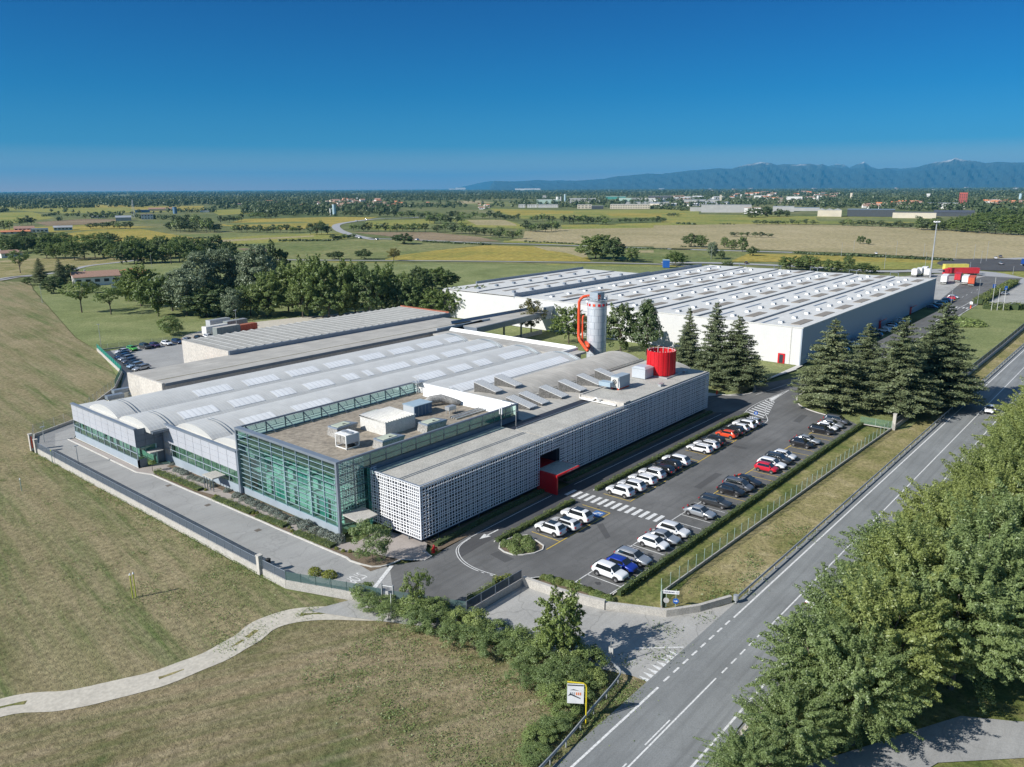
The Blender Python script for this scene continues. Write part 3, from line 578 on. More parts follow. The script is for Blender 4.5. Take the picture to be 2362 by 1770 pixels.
def P_(mb, name, m, par, **k):
    """build with world coordinates under a parent that stands at its base"""
    o = mb.build(name, m, par, k.get('smooth', False)); o.matrix_parent_inverse = Matrix.Translation(-par.location)
    if k.get('label'): o['label'] = k['label']
    return o
b = MB(); b.box(63.9,88.3,69.6,79.15,0,7.6); b.box(88.3,93.2,74,79.2,0,5.4); b.box(88.3,93.2,69.6,79.2,5.4,7.6); b.box(93.2,144.0,69.6,79.2,0,7.6); P_(b, 'wall', M['dark'], sb)
b = MB(); b.box(63.6,90.3,69.25,79.1,7.602,7.75); b.box(90.6,144.1,69.25,75.9,7.602,7.72); P_(b, 'roof', M['gravelroof'], sb)
b = MB(); b.box(112.8,144.2,69.25,78.6,7.722,8.35); P_(b, 'upper_roof', M['gravelroof'], sb)
b = MB(); b.box(112.3,112.8,69.3,78.4,7.73,8.5); b.box(112.3,120,78.6,78.9,7.73,8.5); P_(b, 'roof_kerb', M['conwall'], sb)
b = MB(); b.box(112.9,114.4,69.3,72.2,8.36,8.55); P_(b, 'roof_slab', M['concrete'], sb)
b = MB(); b.box(63.3,144.5,69.0,69.25,7.95,8.14); b.box(63.3,63.55,69.25,79.0,7.95,8.14); b.box(144.1,144.4,69.25,79,7.7,8.3); P_(b, 'coping', M['coping'], sb)
b = MB(); b.box(63.7,90.2,73.3,73.42,7.752,7.80); b.box(63.7,90.2,73.75,73.87,7.752,7.80); b.box(91,112,75.9,76.05,7.73,7.9); P_(b, 'roof_rail', M['joint'], sb)
b = MB(); lattice(b, 81.2, .75, 8.08, 5, lambda u, v, w: (63.22+u, 68.9+w, v), holes=[(25.1,29.95,.0,5.5)]); P_(b, 'front_screen', M['screen'], sb)
b = MB(); lattice(b, 10.2, .75, 8.08, 8, lambda u, v, w: (63.2+w, 68.98+u, v)); P_(b, 'end_screen', M['screen'], sb)
b = MB(); lattice(b, 1.5, .75, 8.08, 9, lambda u, v, w: (63.28+u, 79.2-w, v)); P_(b, 'return_screen', M['screen'], sb)
b = MB(); lattice(b, 8.0, .75, 8.08, 10, lambda u, v, w: (144.42-w, 68.98+u, v)); P_(b, 'far_screen', M['screen'], sb)
for x in (66.5,70.5,74.5): b = MB(); b.cyl(x, 69.2, 0, .8, .09); P_(b, 'post', M['steel'], sb)
for y in (71.6,75.0): b = MB(); b.cyl(63.5, y, 0, .8, .09); P_(b, 'post', M['steel'], sb)
b = MB(); b.box(88.35,93.15,73.7,73.75,.2,5.3); P_(b, 'entrance_glass', M['dark_glass'], sb)
b = MB()
for x in (88.4,90.7,93.05): b.box(x,x+.1,73.6,73.7,0,5.3)
b.box(88.4,93.1,73.58,73.68,2.9,3.05); P_(b, 'entrance_frame', M['steel'], sb)
b = MB(); b.box(88.0,88.3,65.6,69.4,-.01,3.05); P_(b, 'portal_wall', M['red'], sb); b = MB(); b.box(88.3,93.9,65.6,73.5,2.78,3.05); P_(b, 'portal_roof', M['red'], sb)
b = MB(); b.box(88.4,93.7,65.85,69.6,3.052,3.10); P_(b, 'portal_felt', M['gravelroof'], sb)
tx = ptext('ENTRANCE', .30, (0,0,0), 0, M['white_paint'], 'portal_lettering', 1.2, kind=None, mtx=Matrix(((1,0,0,91.2),(0,0,-1,65.59),(0,1,0,2.82),(0,0,0,1))))
bpy.data.objects.remove(tx)   # the small lettering cannot be read in the photograph: plain pale strokes instead
for i in range(9): b = MB(); b.box(90.6+i*.34, 90.6+i*.34+.10+.12*(i%3>0), 65.58, 65.6, 2.86, 2.99); P_(b, 'letter', M['white_paint'], sb)
# roof things on the screen building
def thing(name, loc, label, cat, group=None, rz=0.0): return empty(name, loc, rz, label, cat, group)
rc_ = thing('cooling_tower', (136.2,75.6,8.35), 'open-topped bright red round enclosure with ribbed sides on the flat roof corner', 'enclosure')
b = MB(); n = 40; R0 = 2.85
for i in range(n):
    a0 = 2*math.pi*i/n; a1 = 2*math.pi*(i+1)/n; ro = R0+(.05 if i%2 else 0)
    b.add([(ro*math.cos(a0),ro*math.sin(a0),.25),(ro*math.cos(a1),ro*math.sin(a1),.25),(ro*math.cos(a1),ro*math.sin(a1),5.0),(ro*math.cos(a0),ro*math.sin(a0),5.0),
           ((R0-.08)*math.cos(a0),(R0-.08)*math.sin(a0),.25),((R0-.08)*math.cos(a1),(R0-.08)*math.sin(a1),.25),((R0-.08)*math.cos(a1),(R0-.08)*math.sin(a1),5.0),((R0-.08)*math.cos(a0),(R0-.08)*math.sin(a0),5.0)],
          [(0,1,2,3),(5,4,7,6),(3,2,6,7),(0,4,5,1),(1,5,6,2),(0,3,7,4)])
part(b, 'drum', M['red'], rc_)
for zz in (1.2,2.4,3.6,4.9):
    b = MB(); b.tube([((R0-.14)*math.cos(2*math.pi*i/32),(R0-.14)*math.sin(2*math.pi*i/32),zz) for i in range(33)], .05, n=6); part(b, 'ring', M['dirtywhite'], rc_)
for i in range(16):
    a = 2*math.pi*i/16; b = MB(); b.bar(((R0-.15)*math.cos(a),(R0-.15)*math.sin(a),.2),((R0-.15)*math.cos(a),(R0-.15)*math.sin(a),5.15),.06); part(b, 'post', M['dirtywhite'], rc_)
b = MB(); b.box(-3.2,3.2,-3.2,-2.9,0,.25); b.box(-3.2,3.2,2.9,3.2,0,.25); b.box(-2.9,-2.5,-2.9,2.9,0,.2); b.box(2.5,2.9,-2.9,2.9,0,.2); part(b, 'base_frame', M['galv'], rc_)
t_ = thing('plant_box', (131.6,77.2,8.35), 'pale grey metal plant box next to the red round enclosure', 'plant box')
b = MB(); b.box(-1.6,1.6,-1.6,1.4,.1,2.0); part(b, 'casing', M['silo'], t_); b = MB(); b.add([(-1.7,-1.7,2.0),(1.7,-1.7,2.0),(1.7,1.5,2.0),(-1.7,1.5,2.0),(-1.2,-1.2,2.35),(1.2,-1.2,2.35),(1.2,1.0,2.35),(-1.2,1.0,2.35)],[(4,5,6,7),(0,1,5,4),(1,2,6,5),(2,3,7,6),(3,0,4,7),(0,3,2,1)]); part(b, 'lid', M['silo'], t_)
t_ = thing('air_handling_unit', (121.7,76.0,8.36), 'pale blue-grey air handling unit with a round fan on its front, on the flat roof', 'roof unit')
b = MB(); b.box(-1.9,1.9,-.9,.9,.3,2.5); part(b, 'casing', M['plinth'], t_)
b = MB(); b.box(-2.05,-1.9,-.75,.75,.4,2.3); part(b, 'front_panel', M['dirtywhite'], t_); b = MB(); b.tube([(-2.1,.4*math.cos(a*.5),1.5+.4*math.sin(a*.5)) for a in range(13)], .06); b.bar((-2.1,-.35,1.3),(-2.1,.35,1.7),.05); b.bar((-2.1,.2,1.2),(-2.1,-.2,1.8),.05); part(b, 'fan', M['black'], t_)
b = MB(); b.box(-1.9,1.9,-.8,-.6,0,.3); b.box(-1.9,1.9,.6,.8,0,.3); part(b, 'support', M['orange'], t_)
b = MB(); b.box(-3.4,-1.92,.1,2.6,.7,1.5); part(b, 'duct', M['lightblue'], t_); b = MB(); b.tube([(-2.2,-.9,.5),(-2.2,-1.1,.3),(-2.0,-1.1,.9),(-2,-.95,1.7)], .07); part(b, 'pipe', M['white'], t_)
t_ = thing('roof_pipe_run', (113,74,7.73), 'white pipework lying along the step in the gravel roof', 'pipes')
b = MB(); b.tube([(-.9,-3.2,.2),(-.9,0,.25),(-.9,1,.8),(-.9,1.8,.25),(-.9,4.5,.25)], .16); b.bar((-1.3,-3.4,.2),(-1.3,4.0,.2),.08); part(b, 'pipe', M['white'], t_); b = MB(); b.cyl(-.9,.3,.1,.7,.5); part(b, 'valve', M['dirtywhite'], t_)
for i, (x, y) in enumerate(((90.0,78.3),(92.0,76.9))):
    t_ = thing('antenna_mast', (x,y,7.75), ['antenna mast with a ring of panel antennas at the glass building\'s right corner','thin bare mast standing on the gravel roof right of the panel antennas'][i], 'antenna mast')
    b = MB(); b.cyl(0,0,0,3.4,.05); part(b, 'pole', M['galv'], t_)
    if i == 0:
        for a in (0,2.1,4.2): b = MB(); b.box(.25*math.cos(a)-.06,.25*math.cos(a)+.06,.25*math.sin(a)-.06,.25*math.sin(a)+.06,2.2,3.3); part(b, 'antenna_panel', M['white'], t_)
    else: b = MB(); b.box(-.5,.5,-.02,.02,2.4,2.45); part(b, 'crossarm', M['galv'], t_)
for x, y in ((127.5,70.6),(140.5,72.4)):
    t_ = thing('roof_cowl', (x,y,8.36), 'small pale roof cowl near the parapet ' + ('before' if x < 130 else 'past') + ' the red round enclosure', 'roof cowl')
    b = MB(); b.box(-.6,.6,-.3,.3,0,.45); part(b, 'cowl_box', M['galv'], t_); b = MB(); b.box(-.7,.7,-.4,.4,.45,.52); part(b, 'cowl_lid', M['galv'], t_)

# ---------------- glass office block
gb = empty('glass_office_block', (58.2,79.2,0), label='three-storey block with a green glass curtain wall and a parapeted roof full of plant', cat='building')
X0,X1,Y0,Y1,ZT = 58.2,95.0,79.25,103.4,10.45
b = MB(); b.box(X0+.15,X0+.4,Y0+.1,Y1,-.02,1.15); P_(b, 'plinth', M['plinth'], gb)
b = MB(); b.box(X0+.3,X1,Y0+.3,Y1-.3,8.1,8.5); P_(b, 'roof_deck', M['deck'], gb)
for z in (0.02, 3.55, 6.0): b = MB(); b.box(X0+1.6,X1-.3,Y0+.3,Y1-.3,z,z+.3) if z > 1 else b.box(X0+.4,X1-.3,Y0+.3,Y1-.3,z,z+.2); P_(b, 'floor_slab', M['floor'] if z < 1 else M['interior'], gb)
b = MB(); b.box(X0+2.6,X0+2.8,Y0+2.5,Y1-.3,.2,8.1); b.box(X0+6.2,X1-.4,Y1-.5,Y1-.3,.2,8.1); b.box(X1-.5,X1-.2,Y0+.3,Y1-.3,.2,8.1); P_(b, 'inner_wall', M['interior'], gb)
for y, z0, z1 in ((86,.3,3.4),(90.5,3.9,5.9),(96,.3,3.3),(100,3.9,5.9),(83,6.4,8),(93,6.4,8)): b = MB(); b.box(X0+2.2,X0+2.3,y-1.3,y+1.3,z0,z1); P_(b, 'blind', M['blind'], gb)
for y in (81.6,87.4,93.4,99.3): b = MB(); b.box(X0+1.2,X0+1.7,y-.25,y+.25,.2,8.1); P_(b, 'column', M['white'], gb)
for i in range(9): b = MB(); y = Y0+1.6+i*2.5; b.box(X0+3.1,X0+4.3,y,y+1.4,.95,1.02); b.box(X0+3.2,X0+3.3,y+.1,y+.2,.2,.95); b.box(X0+4.1,X0+4.2,y+1.2,y+1.3,.2,.95); P_(b, 'desk', M['tile'] if i%4 == 0 else M['dirtywhite'], gb)
nb = 8; dy = (Y1-Y0)/nb
for i in range(nb):
    b = MB(); b.box(X0+.05,X0+.09,Y0+i*dy+.04,Y0+(i+1)*dy-.04,1.15,10.1); P_(b, 'glass_bay', M['green_glass'], gb)
b = MB()
for i in range(nb+1): yy = Y0+i*dy; b.box(X0-.05,X0+.12,yy-.035,yy+.035,1.1,10.15)
for k in range(13): z = 1.15+k*.75; b.box(X0-.01,X0+.11,Y0,Y1,z-.02,z+.02)
P_(b, 'mullions', M['lightblue'], gb)
for i in range(nb):
    for z in (2.6,3.9,5.2,6.5,7.7):
        y = Y0+(i+.5)*dy; b = MB(); b.bar((X0+.3,y-.5,z+.45),(X0+1.1,y+.35,z+.2),.035); b.bar((X0+1.1,y+.35,z+.2),(X0+.3,y+.5,z),.035); P_(b, 'glazing_strut', M['steel'], gb)
b = MB(); b.box(X0-.12,X0+.25,Y0-.12,Y0+.25,0,ZT); P_(b, 'corner_post', M['coping'], gb); b = MB(); b.box(X0-.12,X0+.25,Y1-.1,Y1+.2,0,ZT); P_(b, 'corner_post', M['coping'], gb)
b = MB(); b.box(X0-.15,X0+.75,Y0-.15,Y1+.2,10.15,ZT+.05); P_(b, 'front_coping', M['coping'], gb)
b = MB(); b.box(X0+.75,X1+.2,Y0-.15,Y0+.12,10.25,ZT+.05); P_(b, 'side_coping', M['coping'], gb); b = MB(); b.box(X0+.75,X1+.1,Y1-.05,Y1+.15,10.25,ZT+.05); P_(b, 'side_coping', M['coping'], gb)
# right side: glazed parapet band above the gravel roof, lattice behind the glass near the corner
nx = 13; dx = (X1-X0)/nx
for i in range(nx):
    z0 = 8.45 if i > 1 else .1
    b = MB(); b.box(X0+i*dx+.06,X0+(i+1)*dx-.06,Y0,Y0+.03,z0,10.2); P_(b, 'side_glass', M['green_glass'], gb)
b = MB()
for i in range(nx+1): b.box(X0+i*dx-.05,X0+i*dx+.05,Y0-.05,Y0+.08,0 if i < 3 else 8.4,10.25)
for z in (8.42,9.3): b.box(X0,X1,Y0-.04,Y0+.07,z-.04,z+.04)
for z in (1.2,2.2,3.2,4.2,5.2,6.2,7.2): b.box(X0,X0+2*dx,Y0-.04,Y0+.07,z-.04,z+.04)
P_(b, 'side_frame', M['steel'], gb)
b = MB(); b.box(X0+2*dx,X1,Y0-.02,Y0+.2,7.5,8.38); b.box(X1,X1+.35,Y0-.1,Y0+3.2,7.6,ZT); P_(b, 'side_skirt', M['joint'], gb)
b = MB(); b.box(X0+5.0,X0+5.1,Y0-.6,Y0+.0,.1,8.3); b.box(X0+.5,X1-1,Y0+.42,Y0+.55,8.5,10.2) ; P_(b, 'backing_wall', M['blind'], gb)
b = MB(); lattice(b, 4.2, 2.4, 9.9, 4, lambda u, v, w: (X0+.4+u, Y0+.15+w, v)); P_(b, 'corner_screen', M['screen'], gb)
# left side parapet: glazed with raking steel frames on the roof side
b = MB(); b.box(X0+.4,X1,Y1-.04,Y1,8.6,10.2); P_(b, 'parapet_glass', M['green_glass'], gb)
b = MB()
for i in range(11):
    x = X0+1.6+i*3.45; b.box(x-.08,x+.08,Y1-.2,Y1-.06,8.5,10.25); b.bar((x,Y1-.15,10.2),(x+.9,Y1-1.3,8.55),.09); b.bar((x+1.6,Y1-.12,10.2),(x+1.75,Y1-.4,9.4),.05); b.bar((x,Y1-.14,9.4),(x+3.2,Y1-.14,9.4),.05)
b.box(X0+.6,X1,Y1-.16,Y1-.06,9.0,9.07); b.box(X0+.6,X1,Y1-.5,Y1-.25,8.5,8.62); P_(b, 'parapet_frame', M['steel'], gb)
b = MB(); b.box(X0+.4,X1,Y1,Y1+.15,6.0,8.6); P_(b, 'rear_wall', M['plinth'], gb)
b = MB(); b.box(X1-.05,X1+.25,Y0+.2,Y1,7.5,10.38); b.add([(X1-1.5,Y0+1,8.52),(X1-1.5,Y1-3.2,8.52),(X1-.3,Y1-3.2,10.3),(X1-.3,Y0+1,10.3),(X1-.06,Y1-3.2,8.52),(X1-.06,Y0+1,8.52),(X1-.06,Y1-3.2,10.3),(X1-.06,Y0+1,10.3)],[(0,3,2,1),(3,7,6,2),(0,5,7,3),(1,2,6,4)]); P_(b, 'end_parapet', M['white'], gb)
b = MB(); b.add([(58.2,75.2,3.0),(61.5,75.4,3.0),(62.0,78.9,3.0),(58.5,79.0,3.0),(58.2,75.2,3.15),(61.5,75.4,3.15),(62.0,78.9,3.15),(58.5,79.0,3.15)],[(0,3,2,1),(4,5,6,7),(0,1,5,4),(1,2,6,5),(2,3,7,6),(3,0,4,7)]); P_(b, 'door_canopy', M['concrete'], gb)
# roof plant of the office block
def dome(x, y, label, rz):
    t_ = thing('smoke_vent_house', (x,y,8.5), label, 'roof vent', 'faceted smoke vent houses on the office roof', rz)
    b = MB(); o1 = [(-1.9,-1.2),(1.7,-1.4),(2.1,1.0),(-1.4,1.5)]; o2 = [(-1.5,-1.0),(2.6,-1.2),(1.9,1.1),(-1.3,1.2)]
    b.add([(x_,y_,0) for x_,y_ in o1]+[(x_,y_,1.25) for x_,y_ in o2],[(0,3,2,1),(4,5,6,7)]+[(i,(i+1)%4,4+(i+1)%4,4+i) for i in range(4)]); part(b, 'housing', M['stained'], t_)
    b = MB(); b.add([(x_*1.05,y_*1.05,1.26) for x_,y_ in o2]+[(x_*1.0,y_*1.0,1.45) for x_,y_ in o2],[(4,5,6,7),(0,3,2,1)]+[(i,(i+1)%4,4+(i+1)%4,4+i) for i in range(4)]); part(b, 'rim', M['coping'], t_)
    b = MB(); b.box(-1.1,1.5,-.8,.8,1.46,1.54); part(b, 'hatch', M['hatch'], t_); b = MB(); b.add([(.2,-.45,1.545),(1.1,-.5,1.545),(.6,.1,1.545)],[(0,1,2)]); part(b, 'hatch_opening', M['black'], t_)
dome(69.9,93.6,'stained faceted vent house behind the white chiller, left on the office roof',0.1); dome(70.3,83.4,'stained faceted vent house right of the white chiller, nearest the parapet',0.0)
dome(79.9,84.2,'stained faceted vent house right of the big white plant shed',0.0); dome(77.6,94.9,'stained faceted vent house mostly hidden behind the big white plant shed',0.1)
t_ = thing('chiller', (66.9,88.0,8.5), 'white-framed chiller with condenser coils standing on the office roof', 'chiller')
for sx in (-1.15,1.15):
    for sy in (-1.2,1.2): b = MB(); b.box(sx-.07,sx+.07,sy-.07,sy+.07,0,2.15); part(b, 'leg', M['white'], t_)
b = MB(); b.box(-1.2,1.2,-1.25,1.25,2.0,2.15); b.box(-1.2,1.2,-1.27,-1.2,0.05,.2); b.box(-1.2,1.2,1.2,1.27,.05,.2); b.box(-1.22,-1.15,-1.2,1.2,.05,.2); b.box(1.15,1.22,-1.2,1.2,.05,.2); part(b, 'frame', M['white'], t_)
for k in (0,1): b = MB(); b.box(-1.2,-1.12,-1.1+k*1.15,-.05+k*1.15,.85,1.95); part(b, 'coil', M['stained'], t_)
b = MB(); b.box(-1.05,1.1,-1.18,-1.1,.8,1.95); b.box(-1.05,1.1,1.1,1.18,.8,1.95); part(b, 'side_panel', M['panel'], t_); b = MB(); b.cyl(0,.2,.15,.75,.35); b.box(-.6,.6,-.9,-.3,.1,.5); part(b, 'compressor', M['black'], t_)
b = MB()
for y in (-.6,.6): b.cyl(0,y,2.15,2.3,.48)
part(b, 'fans', M['galv'], t_)
t_ = thing('plant_shed', (76.6,90.3,8.5), 'big off-white metal plant shed with a ribbed roof, centre of the office roof', 'plant shed')
b = MB(); b.box(-3.0,3.1,-3.0,3.0,0,2.05); part(b, 'wall', M['dirtywhite'], t_); b = MB(); b.add([(-3.1,-3.1,2.05),(3.2,-3.1,2.05),(3.2,3.1,2.05),(-3.1,3.1,2.05),(-3.1,-3.1,2.12),(3.2,-3.1,2.12),(3.2,3.1,2.3),(-3.1,3.1,2.3)],[(4,5,6,7),(0,1,5,4),(1,2,6,5),(2,3,7,6),(3,0,4,7)])
for i in range(12): b.box(-3.1+.53*i,-3.04+.53*i,-3.1,3.1,2.12,2.30)
part(b, 'roof', M['dirtywhite'], t_)
t_ = thing('plant_cabinet', (84.9,92.6,8.5), 'blue-sided plant cabinet with a light grey lid behind the white plant shed', 'plant cabinet')
b = MB(); b.box(-1.7,2.2,-1.4,1.4,0,1.8); part(b, 'casing', M['blue'], t_); b = MB(); b.box(-1.8,2.3,-1.5,1.5,1.8,1.9); part(b, 'lid', M['lightblue'], t_); b = MB(); b.box(-1.75,-1.7,-1.3,1.3,.1,1.75); part(b, 'end_panel', M['silo'], t_)
for i in range(4): b = MB(); b.box(-.9+i*.8,-.85+i*.8,-1.44,-1.4,.1,1.7); part(b, 'rib', M['plinth'], t_)
t_ = thing('duct_unit', (88.5,88.3,8.5), 'small ducted extract unit beside the blue plant cabinet', 'roof unit')
b = MB(); b.box(-.7,1.0,-.5,.5,.7,1.35); part(b, 'casing', M['galv'], t_)
for sx, sy in ((-.5,-.4),(.8,-.4),(-.5,.4),(.8,.4)): b = MB(); b.box(sx-.04,sx+.04,sy-.04,sy+.04,0,.7); part(b, 'leg', M['galv'], t_)
t_ = thing('cable_trays', (90,85.8,8.5), 'long bundle of dark cable trays lying on the office roof', 'cable trays')
for i in range(4): b = MB(); b.box(-3.5,4,-.9+i*.5,-.65+i*.5,.1,.28); part(b, 'tray', M['stained'] if i%2 else M['galv'], t_)
t_ = thing('curved_duct', (90.6,93.2,8.5), 'grey curved air duct at the back of the office roof', 'duct')
b = MB(); b.tube([(-1.8,1.5,.5),(-.6,1.2,1.0),(1,.4,1.1),(2.2,-1.0,.6),(2.6,-2.6,.4)], [.7,.75,.75,.65,.5], n=12); part(b, 'duct_body', M['stained'], t_, smooth=True)
t_ = thing('roof_ladder', (94.2,102.2,8.5), 'caged access ladder at the far left corner of the office roof', 'ladder')
b = MB(); b.bar((-.25,0,0),(-.25,0,3.2),.04); b.bar((.25,0,0),(.25,0,3.2),.04)
for i in range(10): b.bar((-.25,0,.3*i+.2),(.25,0,.3*i+.2),.02)
part(b, 'ladder', M['white'], t_)
b = MB()
for i in range(4): b.tube([(.4*math.cos(a),.4*math.sin(a)+.1,1.0+.7*i) for a in [x*.4 for x in range(-1,10)]], .03, n=5)
part(b, 'cage', M['white'], t_); b = MB(); b.box(-.6,2.0,-.5,1.2,2.05,2.12); part(b, 'platform', M['galv'], t_)

# ---------------- vaulted factory hall
fh = empty('vaulted_factory_hall', (54,100,0), label='factory hall under parallel silver barrel vaults with a panelled low front wing', cat='building')
b = MB(); b.box(58.6,145,103.6,124.5,0,6.1); b.box(57.9,145,124.5,148.9,0,6.1); b.box(95.4,145,79.3,103.6,0,6.1); b.box(145,151.5,106,150,0,6.3); P_(b, 'wall', M['conwall'], fh)
def vault(name, yc, x0, x1, zs, zc, m, hw=6.03, lip=.25):
    b = MB(); n = 14; vs = []
    for xx in (x0, x1):
        for i in range(n+1):
            s_ = -1+2*i/n; vs.append((xx, yc+s_*(hw-.25), zs+(zc-zs)*(1-s_*s_)**.85 if abs(s_) < 1 else zs))
    fs = [(i+1, i, n+1+i, n+2+i)[::-1] for i in range(n)]
    b.add(vs, [(i, i+n+1, i+n+2, i+1)[::-1] for i in range(n)])
    b.add(vs[:n+1]+[(x0,yc+hw-.25,zs-.4),(x0,yc-hw+.25,zs-.4)], [tuple(range(n+3))]); b.add(vs[n+1:]+[(x1,yc+hw-.25,zs-.4),(x1,yc-hw+.25,zs-.4)], [tuple(range(n+2,-1,-1))])
    return P_(b, name, m, fh, smooth=False)
def vz(s_, zs, zc): return zs+(zc-zs)*max(0, 1-s_*s_)**.85
VT = [(142.6,55.0,145.2),(130.5,55.0,145.0),(118.4,59.2,144.6),(106.3,59.2,144.4)]
for i, (yc, x0, x1) in enumerate(VT):
    vault('barrel_vault', yc, x0, x1, 6.35, 7.7, M['vault'])
b = MB()
for yc in (148.7,136.55,124.45,112.35,100.3): b.box(59.3 if yc < 120 else 55.1,144.8,yc-.27,yc+.27,5.9,6.28)
P_(b, 'valley_gutters', M['joint'], fh)
def vlight(yc, x0, x1, s0, s1, par, zs=6.35, zc=7.7):
    b = MB(); k = 6; vs = []
    for xx in (x0, x1):
        for i in range(k+1):
            s_ = s0+(s1-s0)*i/k; vs.append((xx, yc+s_*5.78, vz(s_, zs, zc)+.06))
    b.add(vs, [(i, i+k+1, i+k+2, i+1)[::-1] for i in range(k)])
    for x in np.arange(x0, x1+.1, 1.05):
        for i in range(k):
            pass
    b.add([vs[0],vs[k+1],(vs[k+1][0],vs[k+1][1],vs[k+1][2]-.07),(vs[0][0],vs[0][1],vs[0][2]-.07)], [(0,1,2,3)])
    P_(b, 'rooflight', M['vaultlight'], fh)
for x0, x1 in ((70.5,77.8),(81,88.5),(91.2,98.6),(101.0,107.8),(110.8,117.2),(119.7,126.6),(129.0,136.3),(138.6,143.4)): vlight(142.6, x0, x1, -.86, -.42, fh)
for x0, x1 in ((61.3,68.0),(70.8,77.2),(79.8,84.2),(87,93.3),(96.6,99.8),(101.8,103.6),(105.6,114),(115.9,123.3),(125.4,132.2),(133.8,142.8)): vlight(130.5, x0, x1, -.86, -.42, fh)
for x0, x1 in ((66,72),(76,84),(105.3,113),(115.4,121.2),(123.2,127.8),(132,141.6)): vlight(118.4, x0, x1, -.86, -.42, fh)
vlight(106.3, 103.8, 140.5, -.86, -.40, fh)
for yc, x0, x1 in VT:       # curved ladder rails at both ends of each vault
    for xs in ((x0+3.2, x0+3.8), (x1-1.9, x1-1.3)):
        b = MB()
        for xx in xs: b.tube([(xx, yc+s_*5.78, vz(s_,6.35,7.7)+.14) for s_ in [-.98+.08*i for i in range(16)]], .05, n=5)
        P_(b, 'ladder_rail', M['joint'] if xs[0] < 100 else M['steel'], fh)
b = MB(); b.box(145,151.4,104.5,150.5,6.3,6.75); P_(b, 'end_roof', M['flatroof'], fh)
b = MB(); b.add([(151.2,108,6.7),(152.2,108,7.5),(152.2,150.5,7.5),(151.2,150.5,6.7),(152.3,108,6.2),(152.3,150.5,6.2)],[(0,1,2,3),(1,4,5,2),(0,4,1),(3,2,5)]); b.box(145.2,152.2,107.4,107.9,5.0,7.3); P_(b, 'end_parapet', M['white'], fh)
# concrete vaults
for yc, x0, x1, zs, zc in ((94.2,95.4,150.5,6.7,8.3),(82.0,95.4,150.5,6.9,8.0)):
    b = MB(); vault('concrete_vault', yc, x0, x1, zs, zc, M['concroof'])
b = MB(); b.box(95.4,150.4,87.85,88.35,6.6,7.2); b.box(112,150,88.1,88.2,7.3,7.5); P_(b, 'concrete_gutter', M['gravelroof'], fh)
b = MB(); b.box(95.5,144.2,75.9,76.25,6.9,7.76); b.box(145,151,79.3,100,0,6.9); P_(b, 'gutter_wall', M['conwall'], fh)
def dormer(x, y, z):
    b = MB(); w, l, h = 2.15, 4.0, 1.75
    b.add([(x,y+l/2,z+h),(x+w,y+l/2,z+h),(x+w+1.6,y-l/2,z+.15),(x+1.6,y-l/2,z+.15),(x,y+l/2,z+h-.12),(x+w,y+l/2,z+h-.12),(x+w+1.6,y-l/2,z+.03),(x+1.6,y-l/2,z+.03)],[(0,3,2,1),(4,5,6,7),(0,1,5,4),(1,2,6,5),(2,3,7,6),(3,0,4,7)])
    o = P_(b, 'tilted_rooflight', M['white'], fh)
    b = MB()
    for i in range(6):
        xx = x+.02+i*(w-.12)/5; b.add([(xx,y+l/2,z+h+.01),(xx+.07,y+l/2,z+h+.01),(xx+1.67,y-l/2,z+.16),(xx+1.6,y-l/2,z+.16),(xx,y+l/2,z+h+.05),(xx+.07,y+l/2,z+h+.05),(xx+1.67,y-l/2,z+.2),(xx+1.6,y-l/2,z+.2)],[(4,7,6,5),(0,1,5,4),(1,2,6,5),(3,0,4,7)])
    q = b.build('glazing_bars', M['joint'], o)
    b = MB(); b.add([(x+.05,y+l/2-.05,z-.4),(x+.05,y+l/2-.05,z+h-.12),(x+1.62,y-l/2+.05,z+.03),(x+1.62,y-l/2+.05,z-.4)],[(0,1,2,3),(3,2,1,0)]); b.box(x+.02,x+w,y+l/2-.1,y+l/2-.02,z-.4,z+h-.13); b.build('shade_cheek', M['stained'], o)  # dark cheek colour stands in for the shadowed void under the tilted panel
for x in (94.6,102.3,108.0): dormer(x-.1, 93.6, 8.45)
for x in (98.4,101.9,107.6,113.4,119.4,125.4): dormer(x-.1, 82.4, 8.25)
# low panelled front wing
for (x, y0, y1) in ((53.2,126.6,152.0),(57.85,103.5,126.6)):
    b = MB(); b.box(x,x+.3,y0,y1,-.02,1.35); P_(b, 'plinth', M['plinth'], fh); b = MB(); b.box(x+.05,x+.3,y0,y1,3.55,6.6); P_(b, 'panel_band', M['joint'], fh)
    b = MB(); b.box(x-.12,x+.45,y0-.1,y1+.1,6.6,6.85); P_(b, 'wing_coping', M['coping'], fh)
    n_ = int(round((y1-y0)/2.55)); d_ = (y1-y0)/n_
    for i in range(n_):
        b = MB()
        for k in range(3): b.box(x-.02,x+.06,y0+i*d_+.04,y0+(i+1)*d_-.04,3.60+k*1.0,4.56+k*1.0)
        P_(b, 'cladding_panel', M['panel'], fh)
        b = MB(); b.box(x+.08,x+.12,y0+i*d_+.05,y0+(i+1)*d_-.05,1.38,3.52); w_ = P_(b, 'strip_window', M['clear_glass'], fh)
    b = MB()
    for i in range(n_+1): b.box(x+.02,x+.14,y0+i*d_-.05,y0+i*d_+.05,1.35,3.55)
    b.box(x,x+.13,y0,y1,2.45,2.53); P_(b, 'window_mullions', M['plinth'], fh)
    b = MB(); b.box(x+3.2,x+3.4,y0,y1,0,3.5); P_(b, 'wing_inner_wall', M['interior'], fh)
    b = MB()
    for i in range(n_*2):
        if R.random() < .5: b.box(x+1.0,x+1.05,y0+i*d_/2,y0+i*d_/2+.9,1.4,3.4)
    P_(b, 'curtain', M['white'], fh)
